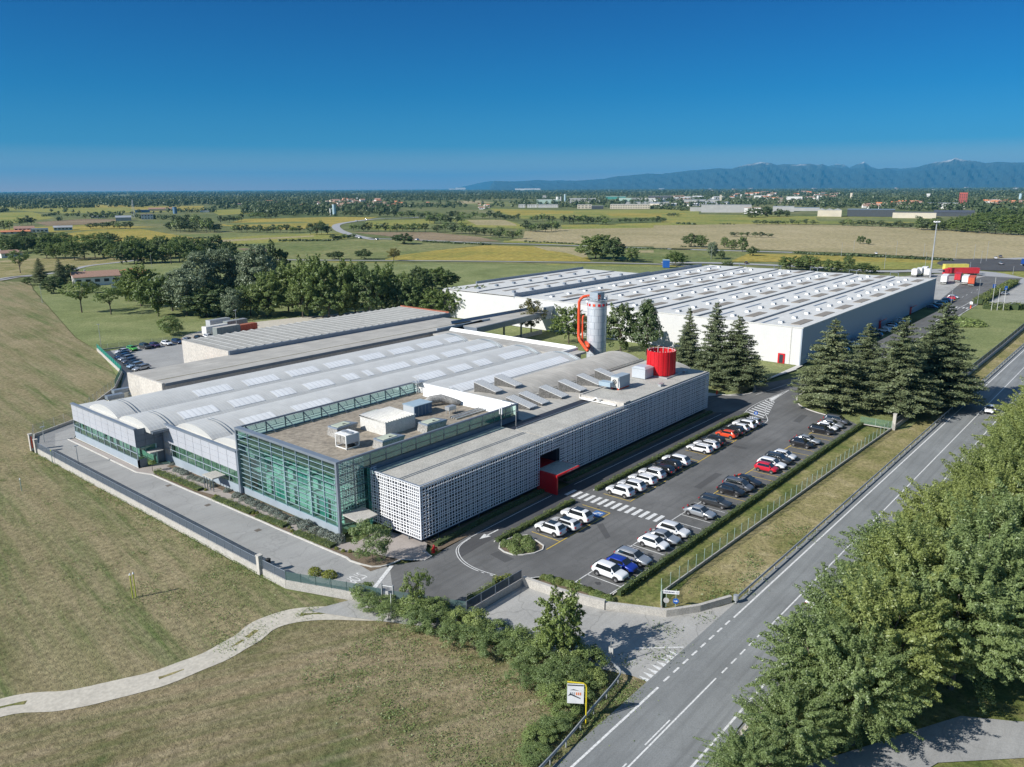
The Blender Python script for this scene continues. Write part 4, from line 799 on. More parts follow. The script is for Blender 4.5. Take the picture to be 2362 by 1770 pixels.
b = MB(); b.box(53.5,59,126.8,151.8,5.9,6.3); b.box(58.2,60,103.6,126.6,5.9,6.3); P_(b, 'wing_roof', M['vault'], fh)
b = MB(); b.box(53.3,57.8,126.62,126.8,3.5,6.6); b.box(53.2,54.7,126.6,126.8,0,1.4); b.box(56.6,57.8,126.7,126.9,0,3.5); P_(b, 'return_wall', M['joint'], fh)
for i in range(3):
    for k in range(3): b = MB(); b.box(53.38+i*1.48,54.78+i*1.48,126.56,126.64,3.6+k*1.0,4.54+k*1.0); P_(b, 'dark_panel', M['paneldark'], fh)
b = MB(); b.box(53.4,54.7,126.62,126.66,1.4,3.4); b.box(54.8,56.5,126.72,126.76,.1,3.4); P_(b, 'return_glass', M['clear_glass'], fh)
b = MB(); b.box(54.6,56.9,124.9,126.6,2.5,2.66); P_(b, 'wing_canopy', M['concrete'], fh); b = MB(); b.box(55.6,57.8,107.0,110.0,2.0,2.2); P_(b, 'porch_roof', M['gravelroof'], fh)
for y in (107.2,108.1,109.0,109.8): b = MB(); b.box(55.7,55.8,y-.05,y+.05,0,2.0); P_(b, 'porch_post', M['steel'], fh)
b = MB(); b.box(57.85,58.3,103.0,103.5,0,7.0); P_(b, 'end_pier', M['coping'], fh)

# ---------------- flat hall and ribbed shed behind
fl = empty('flat_roofed_hall', (70.5,152,0), label='long concrete hall with a weathered flat roof behind the silver vaults', cat='building')
b = MB(); b.box(70.6,164.8,152.0,167.0,0,6.9); P_(b, 'wall', M['conwall'], fl); b = MB(); b.box(70.9,165,151.8,167.2,6.902,7.05); P_(b, 'roof', M['flatroof'], fl)
b = MB(); b.box(70.4,70.9,151.9,167.3,0,7.2); P_(b, 'gable_wall', M['conwall'], fl); b = MB(); b.box(71,152,151.6,151.8,6.5,7.1); P_(b, 'fascia', M['joint'], fl)
b = MB(); b.box(71,164,155.6,155.75,7.052,7.09); P_(b, 'roof_seam', simple('moss', (.20,.17,.06), .9), fl)
b = MB(); b.box(148,170,151.9,152.2,5,7.6); b.add([(152,151.85,5),(170,151.85,5),(166,151.85,7.7),(155,151.85,7.0)],[(0,1,2,3),(3,2,1,0)]); P_(b, 'end_wall', M['plinth'], fl)
b = MB(); b.box(59,70.4,148.9,155,0,4.2); b.box(62,70.4,155,162,0,3.0); P_(b, 'lean_to', M['dirtywhite'], fl)
for (x, y, z) in ((66.3,164.2,4.2),(69.3,168.0,4.2)):
    t_ = thing('exhaust_unit', (x,y,0), ('nearer' if x < 67 else 'farther') + ' white exhaust unit with a long grey hood at the left end of the hall', 'exhaust unit')
    b = MB(); b.box(-1.4,1.2,-.9,.9,0,3.0); part(b, 'casing', M['dirtywhite'], t_); b = MB(); b.box(-2.0,1.4,-.7,.7,3.0,3.8); part(b, 'hood', M['coping'], t_); b = MB(); b.tube([(1.0,-.9,2.6),(1.6,-1.8,2.2),(2.2,-2.4,1.0)], .3); part(b, 'duct', M['galv'], t_)
sh = empty('ribbed_roof_shed', (94.3,167.2,0), label='concrete shed with a roof of many parallel pale ribs, beside the rear car park', cat='building')
b = MB(); b.box(94.4,168,167.3,189,0,7.7); P_(b, 'wall', M['conwall'], sh); b = MB(); b.box(94.6,168.2,167.5,189.1,7.702,7.82); P_(b, 'roof', M['shedroof'], sh)
for i in range(30):
    x = 96.6+i*2.43; b = MB(); b.add([(x-1.15,167.6,7.83),(x,167.6,8.05),(x+.18,167.6,8.12),(x+.34,167.6,8.05),(x+1.1,167.6,7.83),(x-1.15,189.2,7.83),(x,189.2,8.05),(x+.18,189.2,8.12),(x+.34,189.2,8.05),(x+1.1,189.2,7.83)],[(0,1,6,5)[::-1],(1,2,7,6)[::-1],(2,3,8,7)[::-1],(3,4,9,8)[::-1],(0,4,3,2,1)[::-1],(5,6,7,8,9)[::-1]], 0)
    b.m = [0,1,1,0,0,0]; P_(b, 'roof_rib', [M['shedroof'], M['shedlight']], sh)
b = MB(); b.box(94.2,168.4,166.9,167.35,6.6,8.0); P_(b, 'fascia', M['coping'], sh); b = MB(); b.box(94.1,94.5,167.3,189.3,0,7.98); P_(b, 'gable_wall', M['conwall'], sh)
b = MB(); b.box(168.2,168.6,167.3,189.3,6.8,8.3); P_(b, 'end_flashing', M['brick'], sh)
for y in (180.5,182.8): b = MB(); b.box(94.0,94.08,y,y+1.5,0,2.3); P_(b, 'door', M['coping'], sh)
b = MB(); b.box(88.5,94,171,177,0,2.5); b.box(88.4,94,170.8,177.2,2.5,2.65); P_(b, 'rear_store', M['brick'], sh)
# covered link to the warehouse
lk = empty('covered_link', (165,150,0), label='grey covered link bridge between the factory and the white warehouse', cat='link bridge')
b = MB(); b.add([(158,146.2,5.4),(196,149.0,5.4),(196,155.5,5.4),(158,156.5,5.4),(158,146.2,7.0),(196,149.0,7.0),(196,155.5,7.0),(158,156.5,7.0)],[(0,3,2,1),(0,1,5,4),(1,2,6,5),(2,3,7,6),(3,0,4,7),(4,5,6,7)]); P_(b, 'beam_wall', M['coping'], lk)
b = MB(); b.add([(158,146.6,7.05),(195.8,149.4,7.05),(195.8,154.8,7.05),(158,155.8,7.05),(158,146.6,7.002),(195.8,149.4,7.002),(195.8,154.8,7.002),(158,155.8,7.002)],[(0,1,2,3),(0,4,5,1),(1,5,6,2),(2,6,7,3),(3,7,4,0)]); P_(b, 'roof', M['flatroof'], lk)
b = MB(); b.add([(158,155.9,7.0),(196,154.9,7.0),(196,155.4,7.9),(158,156.4,7.9),(158,156.5,7.0),(196,155.6,7.0)],[(0,1,2,3),(3,2,5,4),(0,3,4),(1,5,2)]); P_(b, 'parapet', M['coping'], lk)
b = MB(); b.add([(196,150,8.3),(199,150,8.3),(203.8,150,0),(201.2,150,0),(196,149.4,8.3),(199,149.4,8.3),(203.8,149.4,0),(201.2,149.4,0)],[(0,3,2,1),(4,5,6,7),(0,1,5,4),(1,2,6,5),(3,0,4,7)]); b.box(193.5,196.4,149.2,150.2,4.5,8.3); P_(b, 'raking_wall', M['plinth'], lk)
for x in (163,172,180): b = MB(); b.box(x,x+.4,148.2,148.6,0,5.4); P_(b, 'column', M['steel'], lk)
b = MB(); b.box(166,192,149.5,149.8,0,1.3); P_(b, 'retaining_wall', M['concrete'], lk)

# ---------------- silo with red duct
si = thing('silo', (160,107.3,0), 'tall pale blue-grey silo of curved panels ringed with red squares at its top', 'silo')
HS = 18.0
b = MB(); b.cyl(0,0,0,HS,2.42,n=48); o_ = part(b, 'shell', M['silo'], si, smooth=False)
b = MB()
for k in range(9):
    z = HS-2.0-k*1.62-.02; b.tube([(2.43*math.cos(2*math.pi*i/48),2.43*math.sin(2*math.pi*i/48),z) for i in range(49)], .028, n=4)
    for j in range(8): a = 2*math.pi*(j+.5*(k%2))/8+.35; b.bar((2.43*math.cos(a),2.43*math.sin(a),z),(2.43*math.cos(a),2.43*math.sin(a),z-1.62),.028,n=4)
part(b, 'panel_joints', M['coping'], si)
b = MB(); b.cyl(0,0,HS,HS+.12,2.6,n=40); part(b, 'deck', M['galv'], si); b = MB()
for i in range(20): a = 2*math.pi*i/20; b.bar((2.55*math.cos(a),2.55*math.sin(a),HS),(2.55*math.cos(a),2.55*math.sin(a),HS+1.1),.03,n=4)
for z in (.55,1.1): b.tube([(2.55*math.cos(2*math.pi*i/32),2.55*math.sin(2*math.pi*i/32),HS+z) for i in range(33)], .03, n=4)
part(b, 'railing', M['galv'], si)
b = MB(); b.box(-1.5,1.5,-1.1,1.3,HS+.12,HS+2.0); part(b, 'head_house', M['plinth'], si); b = MB(); b.box(-1.3,-.4,-1.25,-1.1,HS+.5,HS+1.5); part(b, 'head_louvre', M['orange'], si)
for i in range(12):
    a = 2*math.pi*(i+.5)/12; b = MB(); c_, s_ = math.cos(a), math.sin(a); r1, r2 = 2.40, 2.5
    q = [(r1*c_-.3*-s_*-1, r1*s_-.3*c_) , (r1*c_+.3*s_*-1, r1*s_+.3*c_)]
    vs = []
    for rr_ in (r1, r2):
        for uu, zz in ((-.3,HS-1.3),(.3,HS-1.3),(.3,HS-.7),(-.3,HS-.7)): vs.append((rr_*c_-uu*s_, rr_*s_+uu*c_, zz))
    b.add(vs, [(4,5,6,7),(0,1,5,4),(1,2,6,5),(2,3,7,6),(3,0,4,7),(0,3,2,1)]); part(b, 'relief_panel', M['red'] if i%6 else M['orange'], si)
for x in (-1.2,1.3): b = MB(); b.bar((x,.2,HS+2),(x,.2,HS+3.6),.03,n=4); part(b, 'lightning_rod', M['galv'], si)
du = thing('extraction_duct', (157.2,110.8,0), 'bright red-orange extraction pipe rising beside the silo and bending over its top', 'duct')
b = MB(); arc = [(2.4-.0,-2.6,HS+1.0),(1.6,-1.7,HS+1.1),(.7,-.8,HS+1.0),(.15,-.2,HS+.5),(0,0,HS-.4),(0,0,12),(0,0,4.2),(-.1,.15,2.9+3),(-1.4,1.0,6.2)]
b.tube([(2.4,-2.6,HS+1.0),(1.5,-1.7,HS+1.05),(.7,-.8,HS+.85),(.2,-.25,HS+.3),(0,0,HS-.5),(0,0,13),(0,0,9.0),(-.4,-.6,8.0),(-3.5,-4.6,6.9),(-5.2,-6.4,6.9)], .36, n=14); part(b, 'riser', M['orange'], du, smooth=True)
b = MB(); b.tube([(.9,-.8,14.2),(.65,-.7,13.6),(.65,-.7,8.0),(.8,-.9,7.3)], .22, n=10); part(b, 'branch_pipe', M['orange'], du, smooth=True)
b = MB(); b.tube([(1.2,-1.5,7.3),(-.6,-3.2,7.3),(-2.0,-4.4,7.0)], .5, n=10); part(b, 'manifold', M['orange'], du, smooth=True)
for z in (8.6,12.2,15.0): b = MB(); b.bar((0,0,z),(1.2,-1.6,z+.1),.05); b.bar((0,0,z+.5),(1.2,-1.6,z+.1),.04); part(b, 'bracket', M['galv'], du)

# ---------------- white warehouse
wh = empty('white_warehouse', (198,69.5,0), label='huge white flat-roofed warehouse with rows of small vents and brown rooflight strips', cat='building')
M['whroof'] = simple('warehouse_roof', (.66,.655,.62), .6, var=.10, sc=.08, fine=.6); M['whwall'] = ribmat('warehouse_wall', (.68,.68,.67), 1, .5, .5, .0, .9, dirt=.05); M['whwall_shade'] = ribmat('warehouse_wall_shaded', (.34,.40,.47), 0, 1.2, .5, .1, .85, dirt=.04)  # side wall: white front panel again, its shade put into a darker bluish colour
M['strip'] = simple('brown_strip', (.27,.24,.20), .7, var=.12, sc=.3)
b = MB(); b.box(198,198.3,69.8,166,-.02,9.7); P_(b, 'front_wall', M['whwall'], wh); b = MB(); b.box(198,341,69.5,69.8,-.02,9.85); P_(b, 'side_wall', M['whwall_shade'], wh)
b = MB(); b.box(198.3,340,69.8,165.6,8.8,9.2); b.box(339.7,340,69.8,165.6,0,9.6); b.box(198.3,339.7,165.5,165.8,0,9.6); P_(b, 'core', M['whwall'], wh)
YB = [69.8,84.4,100.4,116.5,132.4,148.6,165.6]
for i in range(6):
    y0, y1 = YB[i], YB[i+1]
    b = MB(); ym = (y0+y1)/2; zl, zh = 9.35, 9.85
    z0 = zh if i else 9.7
    b.add([(198.3,y0,z0),(339.7,y0,z0),(339.7,y1-.5,zl+.12),(198.3,y1-.5,zl+.12),(198.3,y1,zl),(339.7,y1,zl),(198.3,y0,9.2),(339.7,y0,9.2)],[(0,1,2,3),(3,2,5,4),(6,7,1,0),(6,0,3,4),(1,7,5,2)])
    P_(b, 'roof_bay', M['whroof'], wh)
    if i: b = MB(); b.box(199,339,y0-.28,y0-.03,9.36,9.80); P_(b, 'gutter', M['joint'], wh)
def rz_(i, y): y0, y1 = YB[i], YB[i+1]; z0 = 9.85 if i else 9.7; return z0+(9.47-z0)*(y-y0)/(y1-.5-y0)
k = 0
for i in range(6):
    y = YB[i]+3.6
    for j in range(8 if i < 4 else 7):
        x = 203+17.2*j+(i%2)*4; b = MB(); z = rz_(i, y)
        if x+10 < 339: b.box(x,x+10,y-1.25,y+1.25,z-.14,z+.14); P_(b, 'rooflight_strip', M['strip'], wh)
    y = YB[i]+9.6
    for j in range(7):
        x = 201+19.5*j+(i%3)*3; b = MB(); z = rz_(i, y)
        if x+11 < 339: b.box(x,x+11,y+1.8,y+2.5,z-.15,z+.04); P_(b, 'seam_strip', M['coping'], wh)
    y = YB[i]+7.8
    for j in range(14):
        x = 204+9.6*j+(i%2)*2.2; z = rz_(i, y); b = MB()
        if x < 338:
            b.add([(x-.7,y-.6,z-.1),(x+.7,y-.6,z-.1),(x+.7,y+.6,z-.1),(x-.7,y+.6,z-.1),(x-.55,y-.45,z+.5),(x+.55,y-.45,z+.5),(x+.55,y+.45,z+.5),(x-.55,y+.45,z+.5)],[(0,1,5,4),(1,2,6,5),(2,3,7,6),(3,0,4,7),(4,5,6,7)])
            o_ = P_(b, 'roof_vent', M['galv'], wh); q = MB(); q.box(x-.62,x+.62,y-.66,y-.42,z+.0,z+.56); q.build('louvre', M['coping'], o_)
b = MB(); b.box(197.9,340.1,69.4,69.9,9.72,9.98); b.box(197.9,198.4,69.9,165.5,9.72,9.95); P_(b, 'parapet_coping', M['whroof'], wh)
b = MB(); b.box(216,286,165.9,200,0,9.9); b.box(198.2,216,165.9,200,0,9.6); P_(b, 'rear_wing_wall', M['whwall'], wh)
b = MB(); b.box(198.4,285.8,166.4,182.8,9.92,10.0); b.box(198.4,285.8,183.1,199.6,9.92,10.06); P_(b, 'rear_wing_roof', M['whroof'], wh)
b = MB(); b.box(198.2,285.9,165.85,166.35,9.2,10.95); b.box(286,333,165.85,166.2,9.2,10.6); b.box(216,286,199.6,200.1,9.9,10.9); P_(b, 'shaded_parapet', M['coping'], wh)  # dark colour carries the shade on these parapet faces
b = MB(); b.box(199,285,182.82,183.08,9.92,10.3); P_(b, 'rear_gutter', M['joint'], wh)
for j in range(8):
    for yy in (172,188.5):
        x = 205+9.8*j; b = MB(); b.box(x-.6,x+.6,yy-.45,yy+.45,9.95,10.75); P_(b, 'roof_vent', M['coping'], wh)
    if j < 6: b = MB(); b.box(206+12*j,214+12*j,177,178.4,9.98,10.1); P_(b, 'rooflight_strip', M['strip'], wh); b = MB(); b.box(206+12*j,214+12*j,194,195.4,10.04,10.16); P_(b, 'rooflight_strip', M['strip'], wh)
for x in (200.5,):
    b = MB(); b.box(197.88,197.98,72.3,72.6,0,9.7); P_(b, 'downpipe', M['dirtywhite'], wh)
def rdoor(x0, x1, y0, y1): b = MB(); b.box(x0, x1, y0, y1, 0, 2.6); return P_(b, 'fire_door', M['red'], wh)
d_ = rdoor(197.8,197.97,73.6,75.4); q = MB(); q.box(197.76,197.8,74.0,75.0,.1,2.3); q.build('door_opening', M['dark'], d_)
for x in (267,305): rdoor(x,x+2.0,69.3,69.47); b = MB(); b.add([(x-.4,69.2,2.4),(x+2.4,69.2,2.4),(x+2.4,67.8,3.2),(x-.4,67.8,3.2),(x-.4,69.2,2.6),(x+2.4,69.2,2.6),(x+2.4,67.8,3.4),(x-.4,67.8,3.4)],[(0,3,2,1),(4,5,6,7),(2,3,7,6),(0,1,5,4),(1,2,6,5),(3,0,4,7)]); P_(b, 'door_canopy', M['red'], wh)
for i, y in enumerate(YB[1:6]):
    b = MB()
    for q in (y-1.5,y+1.5): b.box(338.6,338.8,q-.08,q+.08,9.8,11.3)
    b.box(338.6,338.8,y-1.5,y+1.5,11.2,11.35); P_(b, 'roof_gate', M['joint'], wh)

# ================================================================== foliage generators
def np_mesh(name, V, F4, mats, uv=None):
    me = bpy.data.meshes.new(name); n = len(V); m = len(F4)
    me.vertices.add(n); me.vertices.foreach_set('co', np.asarray(V, np.float32).ravel())
    me.loops.add(m*4); me.loops.foreach_set('vertex_index', np.asarray(F4, np.int32).ravel())
    me.polygons.add(m); me.polygons.foreach_set('loop_start', np.arange(0, m*4, 4, dtype=np.int32)); me.polygons.foreach_set('loop_total', np.full(m, 4, np.int32))
    for q in (mats if isinstance(mats, (list, tuple)) else [mats]): me.materials.append(q)
    me.update(); me.validate(); return me
def leaves(P, Nn, size, rng, aspect=0.55, upb=0.4, jit=0.35):
    """one small kite-shaped leaf spray per point; P points, Nn outward directions"""
    n = len(P); d = rng.normal(size=(n,3)); nrm = Nn*0.9 + d*0.6; nrm[:,2] += upb; nrm /= np.linalg.norm(nrm, axis=1)[:,None]+1e-9
    t = rng.normal(size=(n,3)); t -= (t*nrm).sum(1)[:,None]*nrm; t /= np.linalg.norm(t, axis=1)[:,None]+1e-9; b = np.cross(nrm, t)
    s = size*(1+jit*rng.uniform(-1,1,size=(n,1)))
    V = np.stack([P - t*s*.5, P + b*s*.5*aspect - nrm*s*.08, P + t*s*.5, P - b*s*.5*aspect - nrm*s*.08], 1).reshape(-1,3)
    F = np.arange(n*4).reshape(n,4); return V, F
def clumps_cloud(rng, nc, per, R_xy, R_z, cz, cr, shape='round', hole=0.0, lean=(0,0), spray=0):
    """leaf positions gathered in clumps spread through an uneven crown volume"""
    C_ = []; 
    lob = rng.uniform(0, 2*np.pi, 4)
    while len(C_) < nc:
        u = rng.normal(size=3); u /= np.linalg.norm(u)
        r = rng.uniform(0.35, 1.0)**0.5
        a = math.atan2(u[1], u[0]); wob = 1+.16*math.sin(2*a+lob[0])+.12*math.sin(3*a+lob[1])+.10*math.sin(5*u[2]+lob[2])
        if shape == 'cone': f = 1.05-.75*max(0, (u[2]*r+1)/2); rx = R_xy*f*wob
        elif shape == 'umbrella': rx = R_xy*wob*(1 if u[2] > -.2 else .75)
        else: rx = R_xy*wob
        z = cz+u[2]*r*R_z*(1 if u[2] > 0 else .85)
        if u[2] < -.55 and rng.random() < .6: continue
        C_.append((u[0]*r*rx+lean[0]*z, u[1]*r*rx+lean[1]*z, z))
    C_ = np.array(C_); k = nc*per
    idx = np.repeat(np.arange(nc), per); d = rng.normal(size=(k,3)); d /= np.linalg.norm(d, axis=1)[:,None]
    cs = cr*rng.uniform(.6, 1.35, nc)[idx][:,None]
    d2 = d.copy(); d2[:,2] = d2[:,2]*.7
    P = C_[idx] + d2*cs*(rng.uniform(.35,1,(k,1))**.6)
    if spray:
        od = C_*[1,1,.6]-np.array([0,0,cz*.55]); od /= np.linalg.norm(od,axis=1)[:,None]+1e-9; od = od+rng.normal(size=od.shape)*.25; tt = rng.uniform(-.5,1.3,(k,1)); P = C_[idx]+od[idx]*tt*cr*spray*rng.uniform(.7,1.4,nc)[idx][:,None]+d2*cs*.55*(1.25-.75*np.abs(tt-.1))
    out = P - np.array([0,0,cz*.9]); out /= np.linalg.norm(out, axis=1)[:,None]+1e-9
    return P, (d*.7+out*.6), C_
def trunk_mesh(h, r, C_, rng, m, nb=9):
    b = MB(); top = (rng.uniform(-.3,.3), rng.uniform(-.3,.3), h)
    b.tube([(0,0,-.3),(rng.uniform(-.08,.08)*h*.2,0,h*.35),(top[0]*.6,top[1]*.6,h*.7),top], [r*1.25,r,r*.7,r*.25], n=7)
    if C_ is not None:
        for i in rng.choice(len(C_), min(nb,len(C_)), replace=False):
            c = C_[i]; z0 = rng.uniform(.3,.65)*h; b.tube([(0,0,z0),(c[0]*.5,c[1]*.5,z0+(c[2]-z0)*.6),(c[0]*.92,c[1]*.92,c[2])],[r*.45,r*.3,r*.1], n=5)
    return b
LEAF = {
 'locust': leafmat('locust_leaves', (.15,.21,.075), (.30,.39,.15), .42, .08, .35), 'locust2': leafmat('yellowing_leaves', (.20,.25,.07), (.37,.43,.14), .42, .08, .35),
 'green': leafmat('green_leaves', (.10,.15,.048), (.23,.30,.10), .30, .18, .4), 'dark': leafmat('dark_leaves', (.07,.11,.045), (.16,.215,.08), .25, .18, .4),
 'light': leafmat('light_leaves', (.10,.155,.04), (.23,.30,.085), .33, .15, .4), 'silver': leafmat('silver_leaves', (.13,.17,.095), (.27,.33,.20), .28, .08, .5),
 'cedar': leafmat('cedar_needles', (.080,.11,.055), (.25,.29,.145), .2, .15, .35), 'far': leafmat('far_leaves', (.060,.092,.042), (.155,.195,.085), .25, .25, .02),
 'hedge': leafmat('hedge_leaves', (.09,.13,.03), (.22,.26,.075), .25, .2, .9), 'lavender': leafmat('grey_shrub_leaves', (.13,.155,.13), (.29,.33,.28), .1, .15, 2), 'gold': leafmat('gold_shrub_leaves', (.13,.17,.02), (.28,.30,.05), .25, .15, 1.2),
 'autumn': leafmat('autumn_leaves', (.11,.12,.025), (.24,.21,.06), .3, .2, .5), 'weed': leafmat('weed_leaves', (.14,.20,.06), (.29,.36,.12), .28, .22, .5)}
M['bark'] = simple('bark', (.12,.10,.08), .95, var=.3, sc=3, obj=True)
PROTO = {}
def proto(kind, i, seed, leaf, nc, per, rxy, rz, cz, cr, size, shape='round', h=None, tr=.16, lean=(0,0), aspect=.55, spray=0):
    rng = np.random.default_rng(seed); P, Nn, C_ = clumps_cloud(rng, nc, per, rxy, rz, cz, cr, shape, lean=lean, spray=spray)
    V, F = leaves(P, Nn, size, rng, aspect); me = np_mesh('crown', V, F, LEAF[leaf])
    tb = trunk_mesh(h or cz*1.15, tr, C_, rng, M['bark']); tm = bpy.data.meshes.new('trunk'); tm.from_pydata(tb.v, [], tb.f); tm.materials.append(M['bark']); tm.update()
    PROTO.setdefault(kind, []).append((me, tm, cz+rz, rxy))
# nominal trees: about 10 m tall, 4 m crown radius, scaled per tree
for i in range(5): proto('locust', i, 11+i, 'locust' if i%2 == 0 else 'locust2', 230, 230, 3.9, 4.6, 5.4, .74, .235, h=7.5, tr=.2, aspect=.40, spray=1.6)
for i in range(4): proto('broad', i, 31+i, 'green', 120, 75, 4.0, 4.7, 5.0, .95, .44, spray=.8)
for i in range(3): proto('dark', i, 41+i, 'dark', 120, 75, 3.8, 4.8, 4.9, .95, .44, spray=.6)
for i in range(3): proto('light', i, 51+i, 'light', 115, 75, 4.0, 4.4, 5.2, .95, .42, spray=1.0)
for i in range(3): proto('silver', i, 61+i, 'silver', 140, 80, 3.9, 4.9, 5.0, .85, .36)
for i in range(3): proto('open', i, 71+i, 'light', 50, 60, 4.2, 3.0, 6.6, .9, .40, 'umbrella', h=6.5)
for i in range(2): proto('autumn', i, 81+i, 'autumn', 70, 70, 3.2, 4.6, 5.6, .8, .36)
for i in range(2): proto('column', i, 86+i, 'green', 80, 80, 2.9, 4.8, 5.2, .8, .30)
for i in range(2): proto('bushy', i, 91+i, 'dark', 90, 90, 4.2, 4.9, 5.0, .9, .36, 'cone')
for i in range(4): proto('far', i, 101+i, 'far', 26, 22, 4.2, 4.4, 5.5, 1.5, 1.15)
for i in range(3): proto('farlight', i, 111+i, 'green', 26, 22, 4.2, 4.2, 5.6, 1.5, 1.1)
for i in range(3): proto('shrub', i, 121+i, 'weed', 46, 130, 4.2, 4.4, 4.6, 1.25, .42, h=5, tr=.08)
for i in range(3): proto('shrub2', i, 131+i, 'locust', 46, 130, 4.2, 4.4, 4.6, 1.2, .40, h=5, tr=.08, aspect=.4)
def cedar_proto(seed, h=20.0, rb=6.2, sp=1.0):
    rng = np.random.default_rng(seed); tb = MB(); tb.tube([(0,0,-.3),(0,0,h*.5),(0,0,h*.97)], [.42,.26,.05], n=8)
    Ps = []; Ns = []; z = 1.5; T = []
    while z < h*.98:
        f = z/h; rad = rb*(1-f)**.72*(1.0 if f > .10 else .78+f*2.2); nb = max(3, int(8*(1-f)+3)); ph = rng.uniform(0, 6.28)
        for k in range(nb):
            a = ph+2*math.pi*k/nb+rng.uniform(-.3,.3); r = rad*rng.uniform(.72,1.12); dz = r*rng.uniform(.02,.22)*(1 if f < .8 else 2.2)
            ns = max(3, int(r*2.4)); ux, uy = math.cos(a), math.sin(a)
            tip = (ux*r, uy*r, z+dz-.06*r)
            if r > .8: tb.tube([(0,0,z),(ux*r*.5,uy*r*.5,z+dz*.7),tip],[.09*(1-f)+.02,.05,.012], n=4)
            for j in range(ns):
                s_ = (j+.7)/ns; wd = (.55+.9*s_*(1-s_)*2.0)*min(1.3,r*.36)
                m_ = int(26*sp*(wd+.3))
                q = rng.normal(size=(m_,3))*[wd*.42,wd*.42,.11]
                c = np.array([ux*r*s_, uy*r*s_, z+dz*s_-.05*r*s_*s_]); Ps.append(q+c); nn = rng.normal(size=(m_,3))*.25+[ux*.35,uy*.35,1.0]; Ns.append(nn)
        z += rng.uniform(.55,.95)*(1.25-.5*f)
    P = np.concatenate(Ps); Nn = np.concatenate(Ns); Nn /= np.linalg.norm(Nn,axis=1)[:,None]
    V, F = leaves(P, Nn, .44, rng, .38, .2); me = np_mesh('crown', V, F, LEAF['cedar'])
    tm = bpy.data.meshes.new('trunk'); tm.from_pydata(tb.v, [], tb.f); tm.materials.append(M['bark']); tm.update()
    PROTO.setdefault('cedar', []).append((me, tm, h, rb))
for s_ in (1,2,3): cedar_proto(200+s_)
rng0 = np.random.default_rng(5)
def place(kind, x, y, h, r=None, name='tree', label=None, cat='tree', group=None, i=None, trunk=True, z=0.0, rz=None):
    L_ = PROTO[kind]; me, tm, H0_, R0_ = L_[R.randrange(len(L_)) if i is None else i]
    sz = h/H0_; sx = (r/R0_) if r else sz
    e = empty(name, (x,y,z), R.uniform(0, 6.28) if rz is None else rz, label, cat, group); e.scale = (sx, sx, sz)
    o = bpy.data.objects.new('crown', me); C.objects.link(o); o.parent = e
    if trunk: o = bpy.data.objects.new('trunk', tm); C.objects.link(o); o.parent = e
    return e
def ptree(kind, reg, x, yb, yt, wpx, **k):
    """tree whose foot, top and crown width were read off the photograph; placed at its true distance and size"""
    X, Y = G(reg, x, yb); nx_, nyb = npx(reg, x, yb); _, nyt = npx(reg, x, yt)
    hgt = CAMZ*(nyb-nyt)/(nyb-hor(nx_)); d = math.hypot(X, Y)
    dep = (Vector((X,Y,-CAMZ))).dot(_fw); r = wpx*CR[reg][0]/2*dep/FPX
    return place(kind, X, Y, hgt*1.02, r, **k)
def leafbox(name, polyline, wd, h, dens, size, leaf, seed, lump=.15, parent=None):
    rng = np.random.default_rng(seed); Ps = []; Ns = []
    for (a, b) in zip(polyline[:-1], polyline[1:]):
        a = np.array(a); b = np.array(b); L_ = np.linalg.norm(b-a); n = int(L_*dens*(wd+2*h)); t = rng.uniform(0,1,n); d = (b-a)/L_; nn = np.array([-d[1],d[0]])
        side = rng.uniform(-(h+wd/2), h+wd/2, n); u = np.clip(side, -wd/2, wd/2); zz = np.where(np.abs(side) > wd/2, h-(np.abs(side)-wd/2), h)
        lm = lump*np.sin(t*L_*1.7+seed)+lump*.7*np.sin(t*L_*4.1); zz = np.maximum(.05, zz+rng.normal(size=n)*.07+lm*(zz/h)); u = u+rng.normal(size=n)*.07
        P = np.stack([a[0]+(b-a)[0]*t+nn[0]*u, a[1]+(b-a)[1]*t+nn[1]*u, zz], 1); N_ = np.stack([nn[0]*np.sign(u)*(np.abs(side)>wd/2), nn[1]*np.sign(u)*(np.abs(side)>wd/2), (np.abs(side)<=wd/2)*1.0+.3], 1)
        Ps.append(P); Ns.append(N_)
    P = np.concatenate(Ps); Nn = np.concatenate(Ns); Nn /= np.linalg.norm(Nn,axis=1)[:,None]+1e-9
    V, F = leaves(P, Nn, size, rng, .6); me = np_mesh(name, V, F, LEAF[leaf]); o = bpy.data.objects.new(name, me); C.objects.link(o)
    return o
M['core'] = simple('hedge_core', (.05,.075,.025), 1.0)
def hedge(pl, wd, h, label, leaf='hedge', seed=1, dens=60, size=.16, lump=.1, cat='hedge', name='hedge'):
    e = empty(name, (pl[0][0], pl[0][1], 0), 0, label, cat)
    o = leafbox('foliage', pl, wd, h, dens, size, leaf, seed, lump); o.parent = e; o.matrix_parent_inverse = Matrix.Translation(-e.location)
    b = MB(); strip(b, pl, wd*.75, 0, z1=h*.85); P_(b, 'branches', M['core'], e); return e
def ball_mesh(name, leaf, n, size, seed, flat=.85):
    rng = np.random.default_rng(seed); d = rng.normal(size=(n,3)); d /= np.linalg.norm(d,axis=1)[:,None]; d[:,2] = np.abs(d[:,2])*flat
    P = d*(1+rng.normal(size=(n,1))*.06)*(1+.1*np.sin(d[:,:1]*5+seed)); P[:,2] += .05
    V, F = leaves(P, d, size, rng, .6, .2); return np_mesh(name, V, F, LEAF[leaf])
BALL = {k: ball_mesh('foliage', k, 1100, .17, i) for i, k in enumerate(('lavender','gold','hedge','weed'))}
